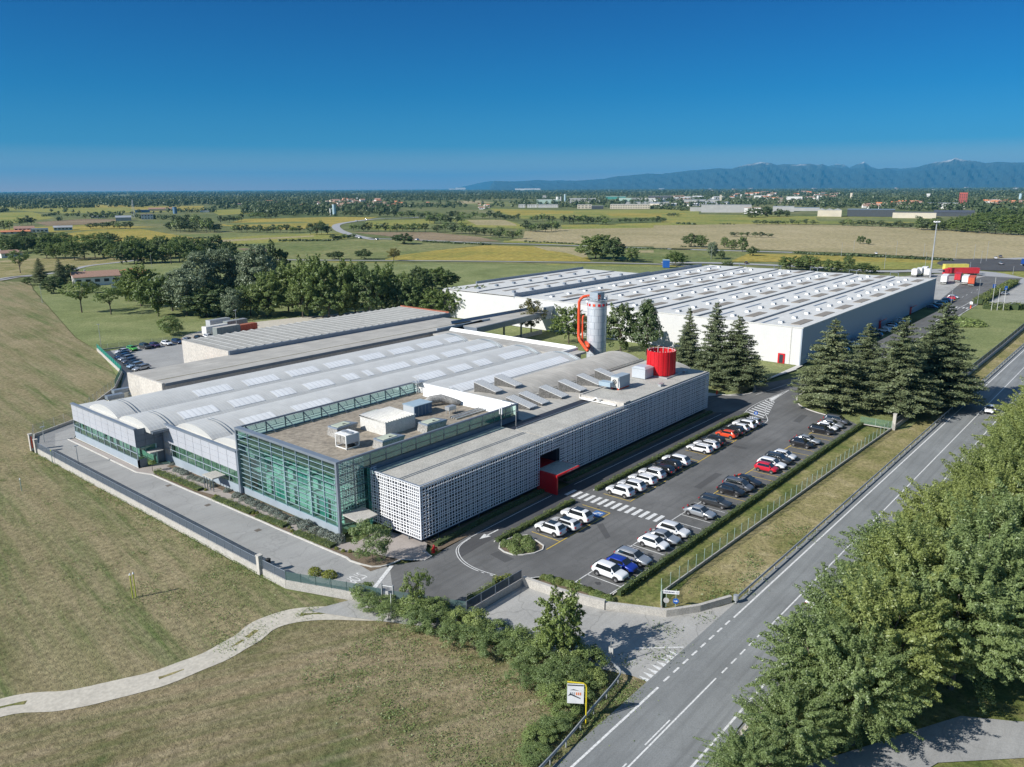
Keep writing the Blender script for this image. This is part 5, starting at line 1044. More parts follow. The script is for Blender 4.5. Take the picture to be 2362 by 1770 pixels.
def ball(kind, x, y, r, hz, label, group=None, cat='shrub', name='shrub'):
    o = bpy.data.objects.new(name, BALL[kind]); C.objects.link(o); o.location = (x,y,0); o.scale = (r,r,hz); o.rotation_euler = (0,0,R.uniform(0,6)); tag(o, label, cat, group); return o

# ================================================================== cars
GLASS = simple('car_glass', (.015,.018,.02), .05, coat=1.0); TYRE = simple('tyre', (.018,.018,.018), .85); RIM = simple('rim', (.45,.45,.46), .35, metal=.7, obj=True)
LAMPM = simple('headlamp', (.75,.77,.78), .1, coat=1); TAILM = simple('tail_lamp', (.40,.01,.01), .2, coat=1); TRIM = simple('black_trim', (.03,.03,.032), .6); PLATE = simple('number_plate', (.75,.75,.70), .5)
def carpaint(name, c, metal=.0): 
    m = simple('paint_'+name, c, .28, metal, var=.02, coat=1.0); return m
PAINT = {'white': carpaint('white', (.80,.81,.82)), 'pearl': carpaint('pearl_white', (.72,.73,.74), .1), 'silver': carpaint('silver', (.46,.48,.50), .55), 'grey': carpaint('grey', (.16,.17,.19), .5), 'darkgrey': carpaint('dark_grey', (.06,.065,.07), .4),
 'black': carpaint('black', (.012,.012,.014)), 'blue': carpaint('blue', (.01,.035,.32), .1), 'red': carpaint('red', (.55,.01,.03)), 'orangered': carpaint('orange_red', (.68,.07,.02)), 'green': carpaint('green', (.10,.45,.06)), 'navy': carpaint('navy', (.02,.04,.10), .2), 'lightblue': carpaint('light_blue', (.30,.42,.55), .3), 'purple': carpaint('purple', (.06,.03,.10), .3)}
CT = {  # L, W, H, belt, hood z at nose, hood z at screen, screen base, roof start, roof end, rear glass base (x from rear, fractions), deck
 'suv': (4.45,1.84,1.66,1.02,.92,1.06,.745,.60,.14,.035,1.06), 'bigsuv': (4.80,1.92,1.72,1.06,.95,1.10,.75,.61,.15,.03,1.08), 'estate': (4.70,1.82,1.48,.94,.74,.96,.735,.575,.12,.035,.98),
 'hatch': (4.05,1.74,1.48,.94,.76,.97,.765,.60,.17,.045,.99), 'sedan': (4.60,1.80,1.44,.93,.74,.95,.73,.57,.28,.13,1.0), 'mpv': (4.60,1.82,1.70,1.0,.80,1.04,.81,.63,.11,.025,1.04), 'city': (3.70,1.66,1.52,.95,.80,1.0,.80,.63,.14,.04,1.0)}
def make_car(kind):
    L, W, H, belt, hz0, hz1, fs, fr_, rr_, rs, deck = CT[kind]; hw = W/2; X = lambda f: -L/2+f*L
    e = empty(kind+'_car', (0,0,0))
    st = [0.0,.012,rs,(rs+rr_)/2,rr_,rr_+.12,(rr_+fr_)/2,fr_-.06,fr_,(fr_+fs)/2,fs,fs+.07,.9,.965,.992,1.0]; rows = []
    for f in st:
        if f <= rs: top = .62+(deck-.62)*(f/rs if rs else 1)**.35 if f > 0 else .66
        if f < rs: zt = top
        elif f <= rr_: zt = deck+(H-.03-deck)*((f-rs)/(rr_-rs))**.8
        elif f <= fr_: zt = H-.035+.035*math.sin(math.pi*(f-rr_)/(fr_-rr_))
        elif f <= fs: zt = hz1+(H-.035-hz1)*(1-(f-fr_)/(fs-fr_))**.95
        else: t_ = (f-fs)/(1-fs); zt = hz1+(hz0-hz1)*t_**1.3 - (.10 if f > .98 else 0) - (.12 if f == 1 else 0)
        pl = 1.0-.30*max(0,(.10-f)/.10)**2.2*.55-.34*max(0,(f-.86)/.14)**2*.75
        w_ = hw*pl; inb = rs < f < fs; bz = min(zt-.02, (belt+.05*(1-f)) if inb else zt-.06)
        zb = .24 if .1 < f < .9 else .30+.10*(abs(f-.5)-.4)/.1
        wr = (hw*.76 if inb else w_*.80); 
        if inb and (f < rr_ or f > fr_): tt = (zt-bz)/(H-bz); wr = hw*(.90-.14*tt)
        rows.append([(X(f),w_*.90,zb),(X(f),w_*.985,zb+.16),(X(f),w_,.58 if bz > .62 else bz*.75),(X(f),w_*.97,bz-.06),(X(f),w_*.93,bz),(X(f),wr,max(bz+.005,zt-.05) if inb else bz+.04),(X(f),wr*.7,zt-.006),(X(f),0,zt)])
    vs = []; k = 8
    for r_ in rows: vs += r_ + [(x_,-y_,z_) for x_,y_,z_ in r_[:-1]][::-1]
    m_ = 15; fc = []
    for i in range(len(rows)-1):
        for j in range(m_-1): fc.append((i*m_+j, (i+1)*m_+j, (i+1)*m_+j+1, i*m_+j+1))
        fc.append((i*m_+m_-1, (i+1)*m_+m_-1, (i+1)*m_, i*m_))
    fc.append(tuple(range(m_))[::-1][::-1]); fc.append(tuple(range((len(rows)-1)*m_, len(rows)*m_))[::-1])
    b = MB(); b.add(vs, fc); o = b.build('body', PAINT['white'], e, True)
    md = o.modifiers.new('s', 'SUBSURF'); md.levels = 1; md.render_levels = 1
    dg = bpy.context.evaluated_depsgraph_get(); dg.update(); me = bpy.data.meshes.new_from_object(o.evaluated_get(dg)); o.modifiers.clear(); o.data = me
    o.material_slots[0].link = 'OBJECT'; o.material_slots[0].material = PAINT['white']
    def quad(name, q, m, off):
        b_ = MB(); a_ = Vector(q[1])-Vector(q[0]); c_ = Vector(q[-1])-Vector(q[0]); n_ = a_.cross(c_).normalized()*off
        b_.add([tuple(Vector(p_)+n_) for p_ in q]+[tuple(Vector(p_)-n_*3) for p_ in q], [tuple(range(len(q)))]+[((i+1)%len(q), i, len(q)+i, len(q)+(i+1)%len(q)) for i in range(len(q))]); return b_.build(name, m, e)
    zr = H-.05
    quad('windscreen', [(X(fs-.01),-hw*.80,hz1+.03),(X(fs-.01),hw*.80,hz1+.03),(X(fr_+.01),hw*.66,zr-.01),(X(fr_+.01),-hw*.66,zr-.01)], GLASS, .035)
    quad('rear_window', [(X(rs+.012),hw*.74,deck+.10),(X(rs+.012),-hw*.74,deck+.10),(X(rr_-.01),-hw*.62,zr-.03),(X(rr_-.01),hw*.62,zr-.03)], GLASS, .05)
    for s_ in (1,-1):
        q = [(X(rr_-.0),s_*hw*.925,belt+.07),(X(fs-.07),s_*hw*.935,belt+.05),(X(fr_+.015),s_*hw*.815,zr-.06),(X(rr_+.05),s_*hw*.805,zr-.06)]
        quad('side_window', q if s_ < 0 else q[::-1], GLASS, .012)
        b_ = MB(); b_.box(X(fr_)-.45,X(fr_)-.38,min(s_*hw*.86,s_*hw*.90),max(s_*hw*.86,s_*hw*.90),belt,zr-.1); b_.build('door_pillar', TRIM, e)
        b_ = MB(); b_.box(X(fs-.06)-.12,X(fs-.06)+.08,min(s_*hw*.95,s_*(hw+.17)),max(s_*hw*.95,s_*(hw+.17)),belt+.02,belt+.16); o2 = b_.build('mirror', PAINT['white'], e); o2.material_slots[0].link = 'OBJECT'; o2.material_slots[0].material = PAINT['white']
        b_ = MB(); b_.add([(X(.955),s_*hw*.80,hz0-.08),(X(.985),s_*hw*.48,hz0-.12),(X(.998),s_*hw*.46,hz0-.24),(X(.972),s_*hw*.80,hz0-.24),(X(.90),s_*hw*.78,hz0-.1),(X(.90),s_*hw*.5,hz0-.2)],[(0,1,2,3) if s_ < 0 else (3,2,1,0),(0,3,2,1) if s_ < 0 else (1,2,3,0),(0,4,5,1)]); b_.build('headlight', LAMPM, e)
        b_ = MB(); b_.box(X(0)-.015,X(.03),min(s_*hw*.55,s_*hw*.86),max(s_*hw*.55,s_*hw*.86),.74,.90 if kind != 'mpv' else 1.1); b_.build('tail_light', TAILM, e)
    b_ = MB(); b_.box(X(.99),X(1)+.02,-hw*.42,hw*.42,.42,.60); b_.build('grille', TRIM, e)
    b_ = MB(); b_.box(X(0)-.03,X(.02),-.26,.26,.55,.66); b_.build('number_plate', PLATE, e); b_ = MB(); b_.box(X(.12),X(.88),-hw*.92,hw*.92,.2,.30); b_.build('underbody', TRIM, e)
    wr_ = .36 if 'suv' in kind else .33 if kind != 'city' else .30; wb = L*.295
    for sx in (-1,1):
        for s_ in (-1,1):
            w_ = MB(); n = 22; y0, y1 = s_*(hw-.20), s_*(hw+.012); vs = []
            for yy, rr2 in ((y0,wr_),(y1-s_*.03,wr_),(y1,wr_*.90),(y1,wr_*.70)): vs += [(sx*wb+rr2*math.cos(2*math.pi*i/n), yy, wr_+rr2*math.sin(2*math.pi*i/n)) for i in range(n)]
            w_.add(vs, [(r2*n+i, r2*n+(i+1)%n, (r2+1)*n+(i+1)%n, (r2+1)*n+i) for r2 in range(3) for i in range(n)]); ty = w_.build('wheel', TYRE, e)
            w_ = MB(); yy = y1-s_*.02; w_.add([(sx*wb,yy+s_*.02,wr_)]+[(sx*wb+wr_*(.70 if i%2 else .62)*math.cos(2*math.pi*i/20),yy,wr_+wr_*(.70 if i%2 else .62)*math.sin(2*math.pi*i/20)) for i in range(20)], [(0,1+i,1+(i+1)%20) for i in range(20)]); w_.build('rim', RIM, ty)
            w_ = MB(); yy = s_*(hw+.003); w_.add([(sx*wb,yy,wr_+.02)]+[(sx*wb+(wr_+.07)*math.cos(math.pi*i/12-.15),yy,wr_+.02+(wr_+.07)*math.sin(math.pi*i/12-.15)*1.02) for i in range(16)], [(0,1+i,2+i) for i in range(15)]); w_.build('wheel_arch', TRIM, e)
    return e
def rails(e, kind):
    L, W, H = CT[kind][:3]
    for s_ in (-1,1): b_ = MB(); b_.bar((-L*.28,s_*W*.36,H+.03),(L*.08,s_*W*.36,H+.03),.025); b_.build('roof_rail', RIM, e)
def sunroof(e, kind):
    L, W, H = CT[kind][:3]; b_ = MB(); b_.box(-L*.22,L*.06,-W*.27,W*.27,H-.02,H+.012); b_.build('glass_roof', GLASS, e)
CARS = {}
def put_car(kind, colour, x, y, rz, label, group, extra=None, roof=None):
    if kind not in CARS: CARS[kind] = make_car(kind); e = CARS[kind]; proto_ = True
    else: e = copy_tree(CARS[kind])
    if kind in CARS and e is CARS[kind]:
        base = e; e = copy_tree(base) ; base['_p'] = 1
    e.name = 'parked_car'; e.location = (x, y, 0.0); e.rotation_euler = (0, 0, rz); tag(e, label, 'car', group)
    for ch in e.children:
        if ch.name.startswith(('body','mirror')): ch.material_slots[0].link = 'OBJECT'; ch.material_slots[0].material = PAINT[colour]
    if extra == 'rails': rails(e, kind)
    if extra == 'sunroof': sunroof(e, kind)
    if extra == 'both': rails(e, kind); sunroof(e, kind)
    return e
ORD = ['first','second','third','fourth','fifth','sixth','seventh','eighth','ninth','tenth','eleventh','twelfth','thirteenth','fourteenth','fifteenth','sixteenth','seventeenth','eighteenth','nineteenth','twentieth','twenty-first','twenty-second']
UP = math.pi/2
rowA = [('suv','white',76.9,'both'),('estate','pearl',79.5,'sunroof'),('bigsuv','white',82.7,'sunroof'),('suv','white',94.2,None),('suv','pearl',97.2,None),('estate','white',100.7,'rails'),('suv','pearl',103.7,'rails'),('estate','black',106.4,None),('suv','black',109.0,None),('bigsuv','white',111.6,None),
 ('estate','white',119.9,'rails'),('estate','pearl',122.6,'rails'),('suv','black',125.2,None),('hatch','orangered',130.4,None),('suv','black',133.0,None),('hatch','white',135.6,None),('suv','white',138.1,None),('estate','silver',140.7,'rails')]
desc = {'suv':'compact SUV','bigsuv':'large SUV','estate':'estate car','hatch':'hatchback','sedan':'saloon','mpv':'people carrier','city':'small city car'}
cn = {'pearl':'off-white','darkgrey':'dark grey','orangered':'orange-red','lightblue':'light blue'}
for i, (k, c, x, ex) in enumerate(rowA):
    where = f'{ORD[i]} before the zebra crossing' if i < 3 else f'{ORD[i-3]} past the zebra crossing'
    put_car(k, c, x, 58.2+R.uniform(-.15,.15)-(.25 if i==1 else 0), UP+R.uniform(-.02,.02), f'{cn.get(c,c)} {desc[k]}, {where} by the lattice facade', 'cars in the row beside the lattice facade', ex)
rowB = [('suv','white',71.8,None),('hatch','blue',74.3,None),('estate','silver',76.9,'rails'),('hatch','white',82.0,None),('sedan','silver',84.3,None),('suv','pearl',86.9,None),('sedan','silver',94.7,'rails'),('estate','darkgrey',99.6,None),('hatch','black',105.0,None),('mpv','grey',107.6,None),('sedan','black',110.3,None),
 ('city','red',117.8,None),('estate','white',120.4,None),('suv','darkgrey',123.0,None),('hatch','pearl',125.6,None),('hatch','black',133.9,None),('sedan','silver',136.6,None),('estate','black',144.1,None),('hatch','white',146.6,None),('sedan','silver',149.1,None),('mpv','grey',152.0,None)]
for i, (k, c, x, ex) in enumerate(rowB):
    put_car(k, c, x, 45.4+R.uniform(-.12,.12), -UP+R.uniform(-.02,.02), f'{cn.get(c,c)} {desc[k]}, {ORD[i]} from the entrance end of the row along the long hedge', 'cars in the row along the long hedge', ex)
rowC = [('hatch','white',205),('suv','grey',212),('city','white',222),('hatch','white',232),('estate','white',236.5),('suv','silver',240),('hatch','white',243.5),('estate','black',252),('hatch','white',262),('suv','white',268),('suv','darkgrey',272.5),('estate','black',277),('hatch','white',281),('suv','pearl',284.5),('hatch','navy',325),('estate','navy',331),('suv','darkgrey',336.5),('hatch','darkgrey',341),('hatch','purple',346),('hatch','silver',350),('city','red',356),('hatch','white',360.5)]
for i, (k, c, x) in enumerate(rowC): put_car(k, c, x, 66.4, UP+R.choice((0,math.pi)), f'{cn.get(c,c)} {desc[k]}, {ORD[i]} from the near corner along the warehouse wall', 'cars along the shaded warehouse wall')
rear = [('hatch','pearl',92.6,224.0,0),('hatch','darkgrey',90.8,220.4,0),('estate','navy',89.6,217.0,0),('suv','silver',88.9,213.4,0),('hatch','grey',88.1,210.0,0),('sedan','black',87.3,206.2,0),('suv','lightblue',86.4,202.6,0),('estate','silver',86.2,198.9,0)]
for i, (k, c, x, y, rz) in enumerate(rear): put_car(k, c, x+1.2, y, math.radians(12)+math.pi, f'{cn.get(c,c)} {desc[k]}, {ORD[i]} from the back along the green netting', 'cars along the green netting')
for i, (k, c, x) in enumerate([('hatch','green',97.5),('suv','darkgrey',101.3),('hatch','purple',104.2),('hatch','white',107.8),('estate','navy',111.2),('sedan','silver',114.5),('hatch','black',118.2),('hatch','white',121.2)]):
    put_car(k, c, x, 226.2, UP*1.05+math.pi, f'{cn.get(c,c)} {desc[k]}, {ORD[i]} from the left along the rear car park back edge', 'cars along the back edge of the rear car park')
for p_, k, c, lb in (((2030,712),'hatch','white','white hatchback entering the far roundabout'),((2060,702),'hatch','grey','grey hatchback behind the white one at the far roundabout'),((2062,748),'suv','silver','silver SUV going round the far roundabout'),((440,742),'estate','black','black estate car on the lane behind the warehouse'),((2085,942),'hatch','silver','silver hatchback parked by the hedge of the far right car park'),((1268,682),'hatch','white','white hatchback on the road beyond the warehouse')):
    g_ = G('T3', *p_); put_car(k, c, g_[0], g_[1], R.choice((.3,-.9)), lb, None)
for p_, k, c, lb in (((140,470),'suv','white','white SUV on the bend of the country road'),((250,480),'hatch','silver','silver hatchback behind the SUV on the country road'),((505,482),'mpv','white','white van-like people carrier by the round bush on the country road'),((118,362),'mpv','white','white people carrier far up the bend of the country road'),((180,350),'hatch','black','dark hatchback farthest up the country road')):
    g_ = G('T2', *p_); put_car(k, c, g_[0], g_[1], R.choice((.3,-.9)), lb, None)
g_ = G('N',2284,952); put_car('hatch','white',g_[0],g_[1],math.pi,'white hatchback on the main road at the right edge of the picture',None)
put_car('hatch','white',81.0,24.2,0.0,'pale hatchback glimpsed through the roadside tree crowns',None)
for k_, p_ in CARS.items():
    for ch in list(p_.children_recursive): bpy.data.objects.remove(ch)
    bpy.data.objects.remove(p_)
for o in C.objects:
    if '_p' in o: del o['_p']

# ---------------- lorries and containers
def lorry(x, y, rz, colour, label, cab=None, L_=13.0, box_m=None, cat='lorry', group='lorries in the yard'):
    e = empty('semi_trailer' if cab is None else 'lorry', (x,y,0), rz, label, cat, group)
    b = MB(); b.box(0,L_,-1.27,1.27,1.15,3.95); b.build('box_body', colour, e)
    b = MB(); b.box(-.02,0,-1.27,1.27,1.15,1.22); b.box(0,L_,-1.3,1.3,1.0,1.14); b.build('chassis', TRIM, e)
    b = MB(); b.box(-.06,-.01,-1.15,-.03,1.3,3.8); b.build('rear_door', colour, e); b = MB(); b.box(-.06,-.01,.03,1.15,1.3,3.8); b.build('rear_door', colour, e)
    b = MB(); b.box(-.1,0,-1.2,1.2,.55,.75); b.build('bumper', PLATE, e)
    for xx in (1.6,2.8,4.0)+((L_+1.2,) if cab else ()):
        for s_ in (-1,1): b = MB(); b.v = []; n = 14; b.add([(xx+.5*math.cos(2*math.pi*i/n), s_*1.25, .5+.5*math.sin(2*math.pi*i/n)) for i in range(n)]+[(xx+.5*math.cos(2*math.pi*i/n), s_*.9, .5+.5*math.sin(2*math.pi*i/n)) for i in range(n)], [tuple(range(n)), tuple(range(2*n-1,n-1,-1))]+[(i,(i+1)%n,n+(i+1)%n,n+i) for i in range(n)]); b.build('wheel', TYRE, e)
    if cab:
        b = MB(); b.add([(L_+.4,-1.2,.6),(L_+2.5,-1.2,.6),(L_+2.5,1.2,.6),(L_+.4,1.2,.6),(L_+.4,-1.2,3.6),(L_+2.2,-1.15,3.2),(L_+2.2,1.15,3.2),(L_+.4,1.2,3.6)],[(0,3,2,1),(4,5,6,7),(0,1,5,4),(1,2,6,5),(2,3,7,6),(3,0,4,7)]); cb = b.build('cab', cab, e)
        b = MB(); b.add([(L_+2.45,-1.05,1.7),(L_+2.45,1.05,1.7),(L_+2.28,1.0,2.8),(L_+2.28,-1.0,2.8)],[(0,1,2,3),(3,2,1,0)]); b.build('windscreen', GLASS, cb)
    return e
MW = M['white']; z7 = lambda x, y: G('z7', x, y)
TR = simple('trailer_red', (.55,.03,.04), .5); TO = simple('container_orange', (.60,.10,.04), .55); TG = simple('container_grey', (.22,.25,.24), .6); TB = simple('trailer_blue', (.015,.08,.36), .5); TY = simple('trailer_yellow', (.70,.60,.12), .5)
for (px_, py_), m_, lb, cb, ln_ in (((625,470),MW,'white semi-trailer, left of the four parked rear-on in the truck yard',None,12),((885,430),TR,'red semi-trailer between two white ones in the truck yard',None,12),((1030,480),MW,'white lorry trailer with a steel bumper beside the orange container trailer',None,11),((1150,505),TO,'orange-red container trailer, nearest of those in the truck yard',None,12.5)):
    g_ = z7(px_, py_); lorry(g_[0], g_[1], .12, m_, lb, cb, ln_)
g_ = z7(1270,300); lorry(g_[0]+2, g_[1], math.radians(128), TR, 'long red lorry with a red cab parked across behind the trailers', TR, 15)
g_ = z7(1080,215); lorry(g_[0], g_[1], math.radians(132), TY, 'pale lorry with a yellow end, farthest back in the truck yard', None, 13)
g_ = z7(1930,120); lorry(g_[0]+6, g_[1]-4, math.radians(-70), TB, 'blue lorry with a white cab driving off the far roundabout', MW, 13, group=None)
for i, (px_, py_) in enumerate(((60,330),(150,310),(300,330),(250,285))):
    g_ = z7(px_, py_); lorry(g_[0], g_[1], .1, MW, f'white box lorry, {ORD[i]} of those peeping over the far end of the warehouse', None, 7, group='white box lorries behind the warehouse')
def container(x, y, rz, m_, label, L_=7, h=2.6, lid=None):
    e = empty('skip_container', (x,y,0), rz, label, 'container'); b = MB(); b.box(0,L_,0,2.4,.15,h); b.build('box_body', m_, e)
    b = MB()
    for i in range(int(L_/1.1)): b.box(.4+i*1.1,.55+i*1.1,-.06,0,.2,h-.1); b.box(.4+i*1.1,.55+i*1.1,2.4,2.46,.2,h-.1)
    b.build('ribs', m_, e); b = MB(); b.box(.1,L_-.1,.1,2.3,h,h+.06); b.build('load', lid or M['soil'], e); return e
container(124.5,226.8,.06,TG,'long dark grey skip container nearest the ribbed shed',8.5,2.7,M['concrete']); container(123.5,231.5,.08,M['white'],'white-ended container behind the grey skip',8,2.6,M['dirtywhite']); container(133.2,228.0,.12,TO,'rust-orange skip container beside a lamp post',7,2.2,M['brick'])
container(133.5,236.0,.1,TG,'grey container with a pale end, behind the orange skip',8,2.6,M['galv']); container(131.5,243.5,.1,M['panel'],'container with a turquoise end, farthest back at the wood edge',8,2.4,M['galv'])

# ================================================================== fences, walls, rails
def meshmat(name, c, a):
    m = bpy.data.materials.new(name); m.use_nodes = True; t = m.node_tree; t.nodes.remove(t.nodes['Principled BSDF']); d = N(t,'ShaderNodeBsdfDiffuse'); d.inputs[0].default_value = (*c,1); tr = N(t,'ShaderNodeBsdfTransparent'); x = N(t,'ShaderNodeMixShader'); x.inputs[0].default_value = a
    t.links.new(tr.outputs[0],x.inputs[1]); t.links.new(d.outputs[0],x.inputs[2]); t.links.new(x.outputs[0],t.nodes['Material Output'].inputs[0]); return m
M['panelmesh'] = meshmat('dark_perforated_panel', (.10,.12,.145), .88); M['greenmesh'] = meshmat('green_wire_mesh', (.10,.26,.21), .32); M['netting'] = meshmat('green_netting', (.02,.22,.17), .8); M['palemesh'] = meshmat('grey_wire_mesh', (.30,.31,.28), .25)
M['palegreen'] = simple('pale_green_post', (.32,.42,.36), .6); M['slat'] = simple('dark_green_slat', (.09,.15,.14), .5)
def wallfence(pts, label, base_h=.75, top=1.85, style='panel', base_w=.28, pitch=2.0, cap=None):
    e = empty('boundary_fence', (pts[0][0],pts[0][1],0), 0, label, 'fence')
    b = MB(); strip(b, pts, base_w, -.3, z1=base_h); P_(b, 'base_wall', M['concrete'], e)
    for a, c in zip(pts[:-1], pts[1:]):
        a = Vector(a); c = Vector(c); L_ = (c-a).length; n = max(1, round(L_/pitch)); d = (c-a)/n; u = d.normalized(); q = Vector((-u.y,u.x))*.02
        for i in range(n):
            p0 = a+d*i+u*.06; p1 = a+d*(i+1)-u*.06; b = MB()
            if style == 'slats':
                for k in range(9): z = base_h+.06+k*.12; b.add([(p0.x-q.x,p0.y-q.y,z),(p1.x-q.x,p1.y-q.y,z),(p1.x+q.x,p1.y+q.y,z),(p0.x+q.x,p0.y+q.y,z),(p0.x-q.x,p0.y-q.y,z+.065),(p1.x-q.x,p1.y-q.y,z+.065),(p1.x+q.x,p1.y+q.y,z+.065),(p0.x+q.x,p0.y+q.y,z+.065)],[(0,3,2,1),(4,5,6,7),(0,1,5,4),(1,2,6,5),(2,3,7,6),(3,0,4,7)])
                P_(b, 'slat_panel', M['slat'], e)
            else:
                b.add([(p0.x,p0.y,base_h+.03),(p1.x,p1.y,base_h+.03),(p1.x,p1.y,top),(p0.x,p0.y,top)],[(0,1,2,3)]); P_(b, 'mesh_panel', {'panel':M['panelmesh'],'green':M['greenmesh'],'net':M['netting'],'pale':M['palemesh'],'glass':M['panelmesh']}[style], e)
            b = MB(); b.bar((a.x+d.x*i,a.y+d.y*i,base_h-.02),(a.x+d.x*i,a.y+d.y*i,top+.05),.045 if style != 'pale' else .03); P_(b, 'post', {'panel':M['coping'],'slats':M['slat'],'green':M['palegreen'],'net':M['palegreen'],'pale':M['galv']}[style], e)
        if style == 'panel': b = MB(); b.bar((a.x,a.y,top+.02),(c.x,c.y,top+.02),.03); P_(b, 'top_rail', M['coping'], e)
    return e
wallfence([(45.5,148.2),(45.55,120),(45.6,100),(45.65,79.0)], 'long dark panelled fence on a stained concrete base wall along the driveway', style='panel')
wallfence([(45.7,77.9),(45.8,73.4)], 'short dark fence panel run just after the white gate pillar', style='panel')
wallfence([(45.8,73.4),(48.75,65.9),(50.3,61.6)], 'green slatted fence between the panelled fence and the small gate', style='slats'); wallfence([(50.8,60.3),(54.3,52.45)], 'green slatted fence between the small gate and the forecourt corner', style='slats')
wallfence([(54.3,52.45),(59,52.42),(63.65,52.4)], 'pale slatted fence running straight from the forecourt corner to the low wall', style='panel')
for (x,y,hh,lb) in ((45.6,78.5,2.3,'white concrete pillar in the middle of the long panelled fence'),(45.4,150.9,2.9,'left pillar of the pair with an orange stripe at the far end of the driveway fence'),(45.45,148.8,2.3,'shorter right pillar of the pair at the far end of the driveway fence'),(154.9,35.6,3.0,'tall concrete pillar where the green mesh fence ends by the cedars')):
    o = empty('gate_pillar', (x,y,0), 0, lb, 'pillar'); b = MB(); b.box(-.28,.28,-.28,.28,-.1,hh); part(b, 'shaft', M['conwall'], o); b = MB(); b.box(-.33,.33,-.33,.33,hh,hh+.12); part(b, 'cap', M['conwall'], o)
    if hh == 2.9: b = MB(); b.box(-.1,.1,-.36,-.28,.4,2.6); part(b, 'stripe', M['orange'], o)
gt = empty('pedestrian_gate', (50.45,61.2,0), 0, 'narrow steel gate with a white notice between two fence runs', 'gate')
for p_ in ((50.3,61.6),(50.8,60.3)): b = MB(); b.box(p_[0]-.07,p_[0]+.07,p_[1]-.07,p_[1]+.07,-.1,2.5); P_(b, 'post', M['galv'], gt)
b = MB(); b.add([(50.33,61.5,.05),(50.77,60.4,.05),(50.77,60.4,1.6),(50.33,61.5,1.6)],[(0,1,2,3)]); P_(b, 'gate_leaf', M['panelmesh'], gt); b = MB(); b.bar((50.3,61.6,2.3),(50.8,60.3,2.3),.04); P_(b, 'lintel', M['galv'], gt)
b = MB(); b.add([(50.42,61.2,1.0),(50.56,60.85,1.0),(50.56,60.85,1.7),(50.42,61.2,1.7)],[(0,1,2,3),(3,2,1,0)]); P_(b, 'notice', M['white'], gt)
lw = empty('low_wall', (63.7,52.3,0), 0, 'low concrete retaining wall curving round the car park corner to the road', 'wall')
b = MB(); strip(b, curve_pts([(63.75,52.3),(64.2,47),(65.3,41.9)],4), .45, -.3, z1=1.0); P_(b, 'wall_run', M['concrete'], lw); b = MB(); strip(b, curve_pts([(65.4,41.9),(68.3,36.0)],3)+[(69.2,35.3),(71.5,33.7),(75.5,31.9)], .4, -.3, z1=.75); P_(b, 'wall_run', M['concrete'], lw)
wallfence([(69.4,37.2)]+[(x, 38.4-.032*(x-81.8)) for x in range(72,156,14)]+[(154.6,36.0)], 'green wire mesh fence on a low wall along the car park lawn', base_h=.30, top=1.9, style='green', base_w=.16, pitch=2.0)
wallfence([(154.9,35.7),(200,34.0),(260,33.4),(330,33.1),(400,33.3)], 'grey mesh fence on a wall beside the big lawn past the cedars', base_h=.6, top=1.9, style='panel', base_w=.4, pitch=6)
wallfence([(155,36),(154.8,41.8)], 'short mesh fence returning from the tall pillar to the hedge', base_h=.1, top=1.5, style='green', base_w=.15, pitch=2.5)
wallfence([(45.6,151.2),(48.6,159.2),(57.4,163.6),(65.5,174.0),(74.6,184.6)], 'grey chain-link fence round the far end of the driveway', base_h=.5, top=2.3, style='pale', base_w=.25, pitch=2.5)
wallfence([(74.6,184.6),(82.3,198.4),(91.2,234.5)], 'fence with bright green netting beside the rear car park', base_h=.7, top=2.0, style='net', base_w=.25, pitch=3)
wallfence([(91.2,235),(112,230.5),(124,229.8)], 'thin mesh fence along the back of the rear car park', base_h=.15, top=1.5, style='pale', base_w=.15, pitch=3)
def rail(pts, label, double=True, wood=False, pitch=3.5):
    e = empty('guard_rail', (pts[0][0],pts[0][1],0), 0, label, 'guard rail'); P3 = pts
    b = MB(); strip(b, P3, .08, .48, z1=.80); b2 = MB(); strip(b2, P3, .16, .60, z1=.68); P_(b, 'beam', M['galv'] if not wood else M['bark'], e); P_(b2, 'ridge', M['galv'] if not wood else M['bark'], e)
    acc = 0; 
    for a, c in zip(P3[:-1], P3[1:]):
        a = Vector(a); c = Vector(c); L_ = (c-a).length; s_ = pitch-acc if acc else 0
        while s_ < L_:
            p_ = a+(c-a)*s_/L_; b = MB(); b.box(p_.x-.05,p_.x+.05,p_.y-.05,p_.y+.05,-.2,.75); P_(b, 'post', M['galv'] if not wood else M['bark'], e); s_ += pitch
        acc = (L_-(s_-pitch))
    return e
rail([(75.6,ry(75.6)+4.7)]+[(x, ry(x)+4.65) for x in range(90,360,30)], 'long steel guard rail between the dry verge and the main road'); 
rail(curve_pts([(30,31.4),(38,31.8),(44,32.2),(50.5,33.0),(54.0,33.4),(55.8,33.9),(56.4,35.4)],4), 'steel guard rail curving at the mouth of the forecourt', pitch=2.5)
rail([(x, ry(x)-4.9) for x in (102,112,121)], 'short guard rail with posts on the far side of the main road', pitch=1.6); rail([(x, ry(x)-4.9) for x in (30,45,58)], 'guard rail at the bottom edge on the tree side of the road', pitch=3)
for i, (r_, x, y, y1, hh, lb) in enumerate((('N',1855,1390,0,1,'rail end'),)):
    e = empty('rail_terminal', (75.6,ry(75.6)+4.75,0), 0, 'rounded steel end piece of the long guard rail', 'rail end'); b = MB(); b.cyl(0,0,.35,.95,.28); part(b, 'end_cap', M['galv'], e); b = MB(); b.box(-.06,.06,-.06,.06,-.1,.4); part(b, 'post', M['galv'], e)

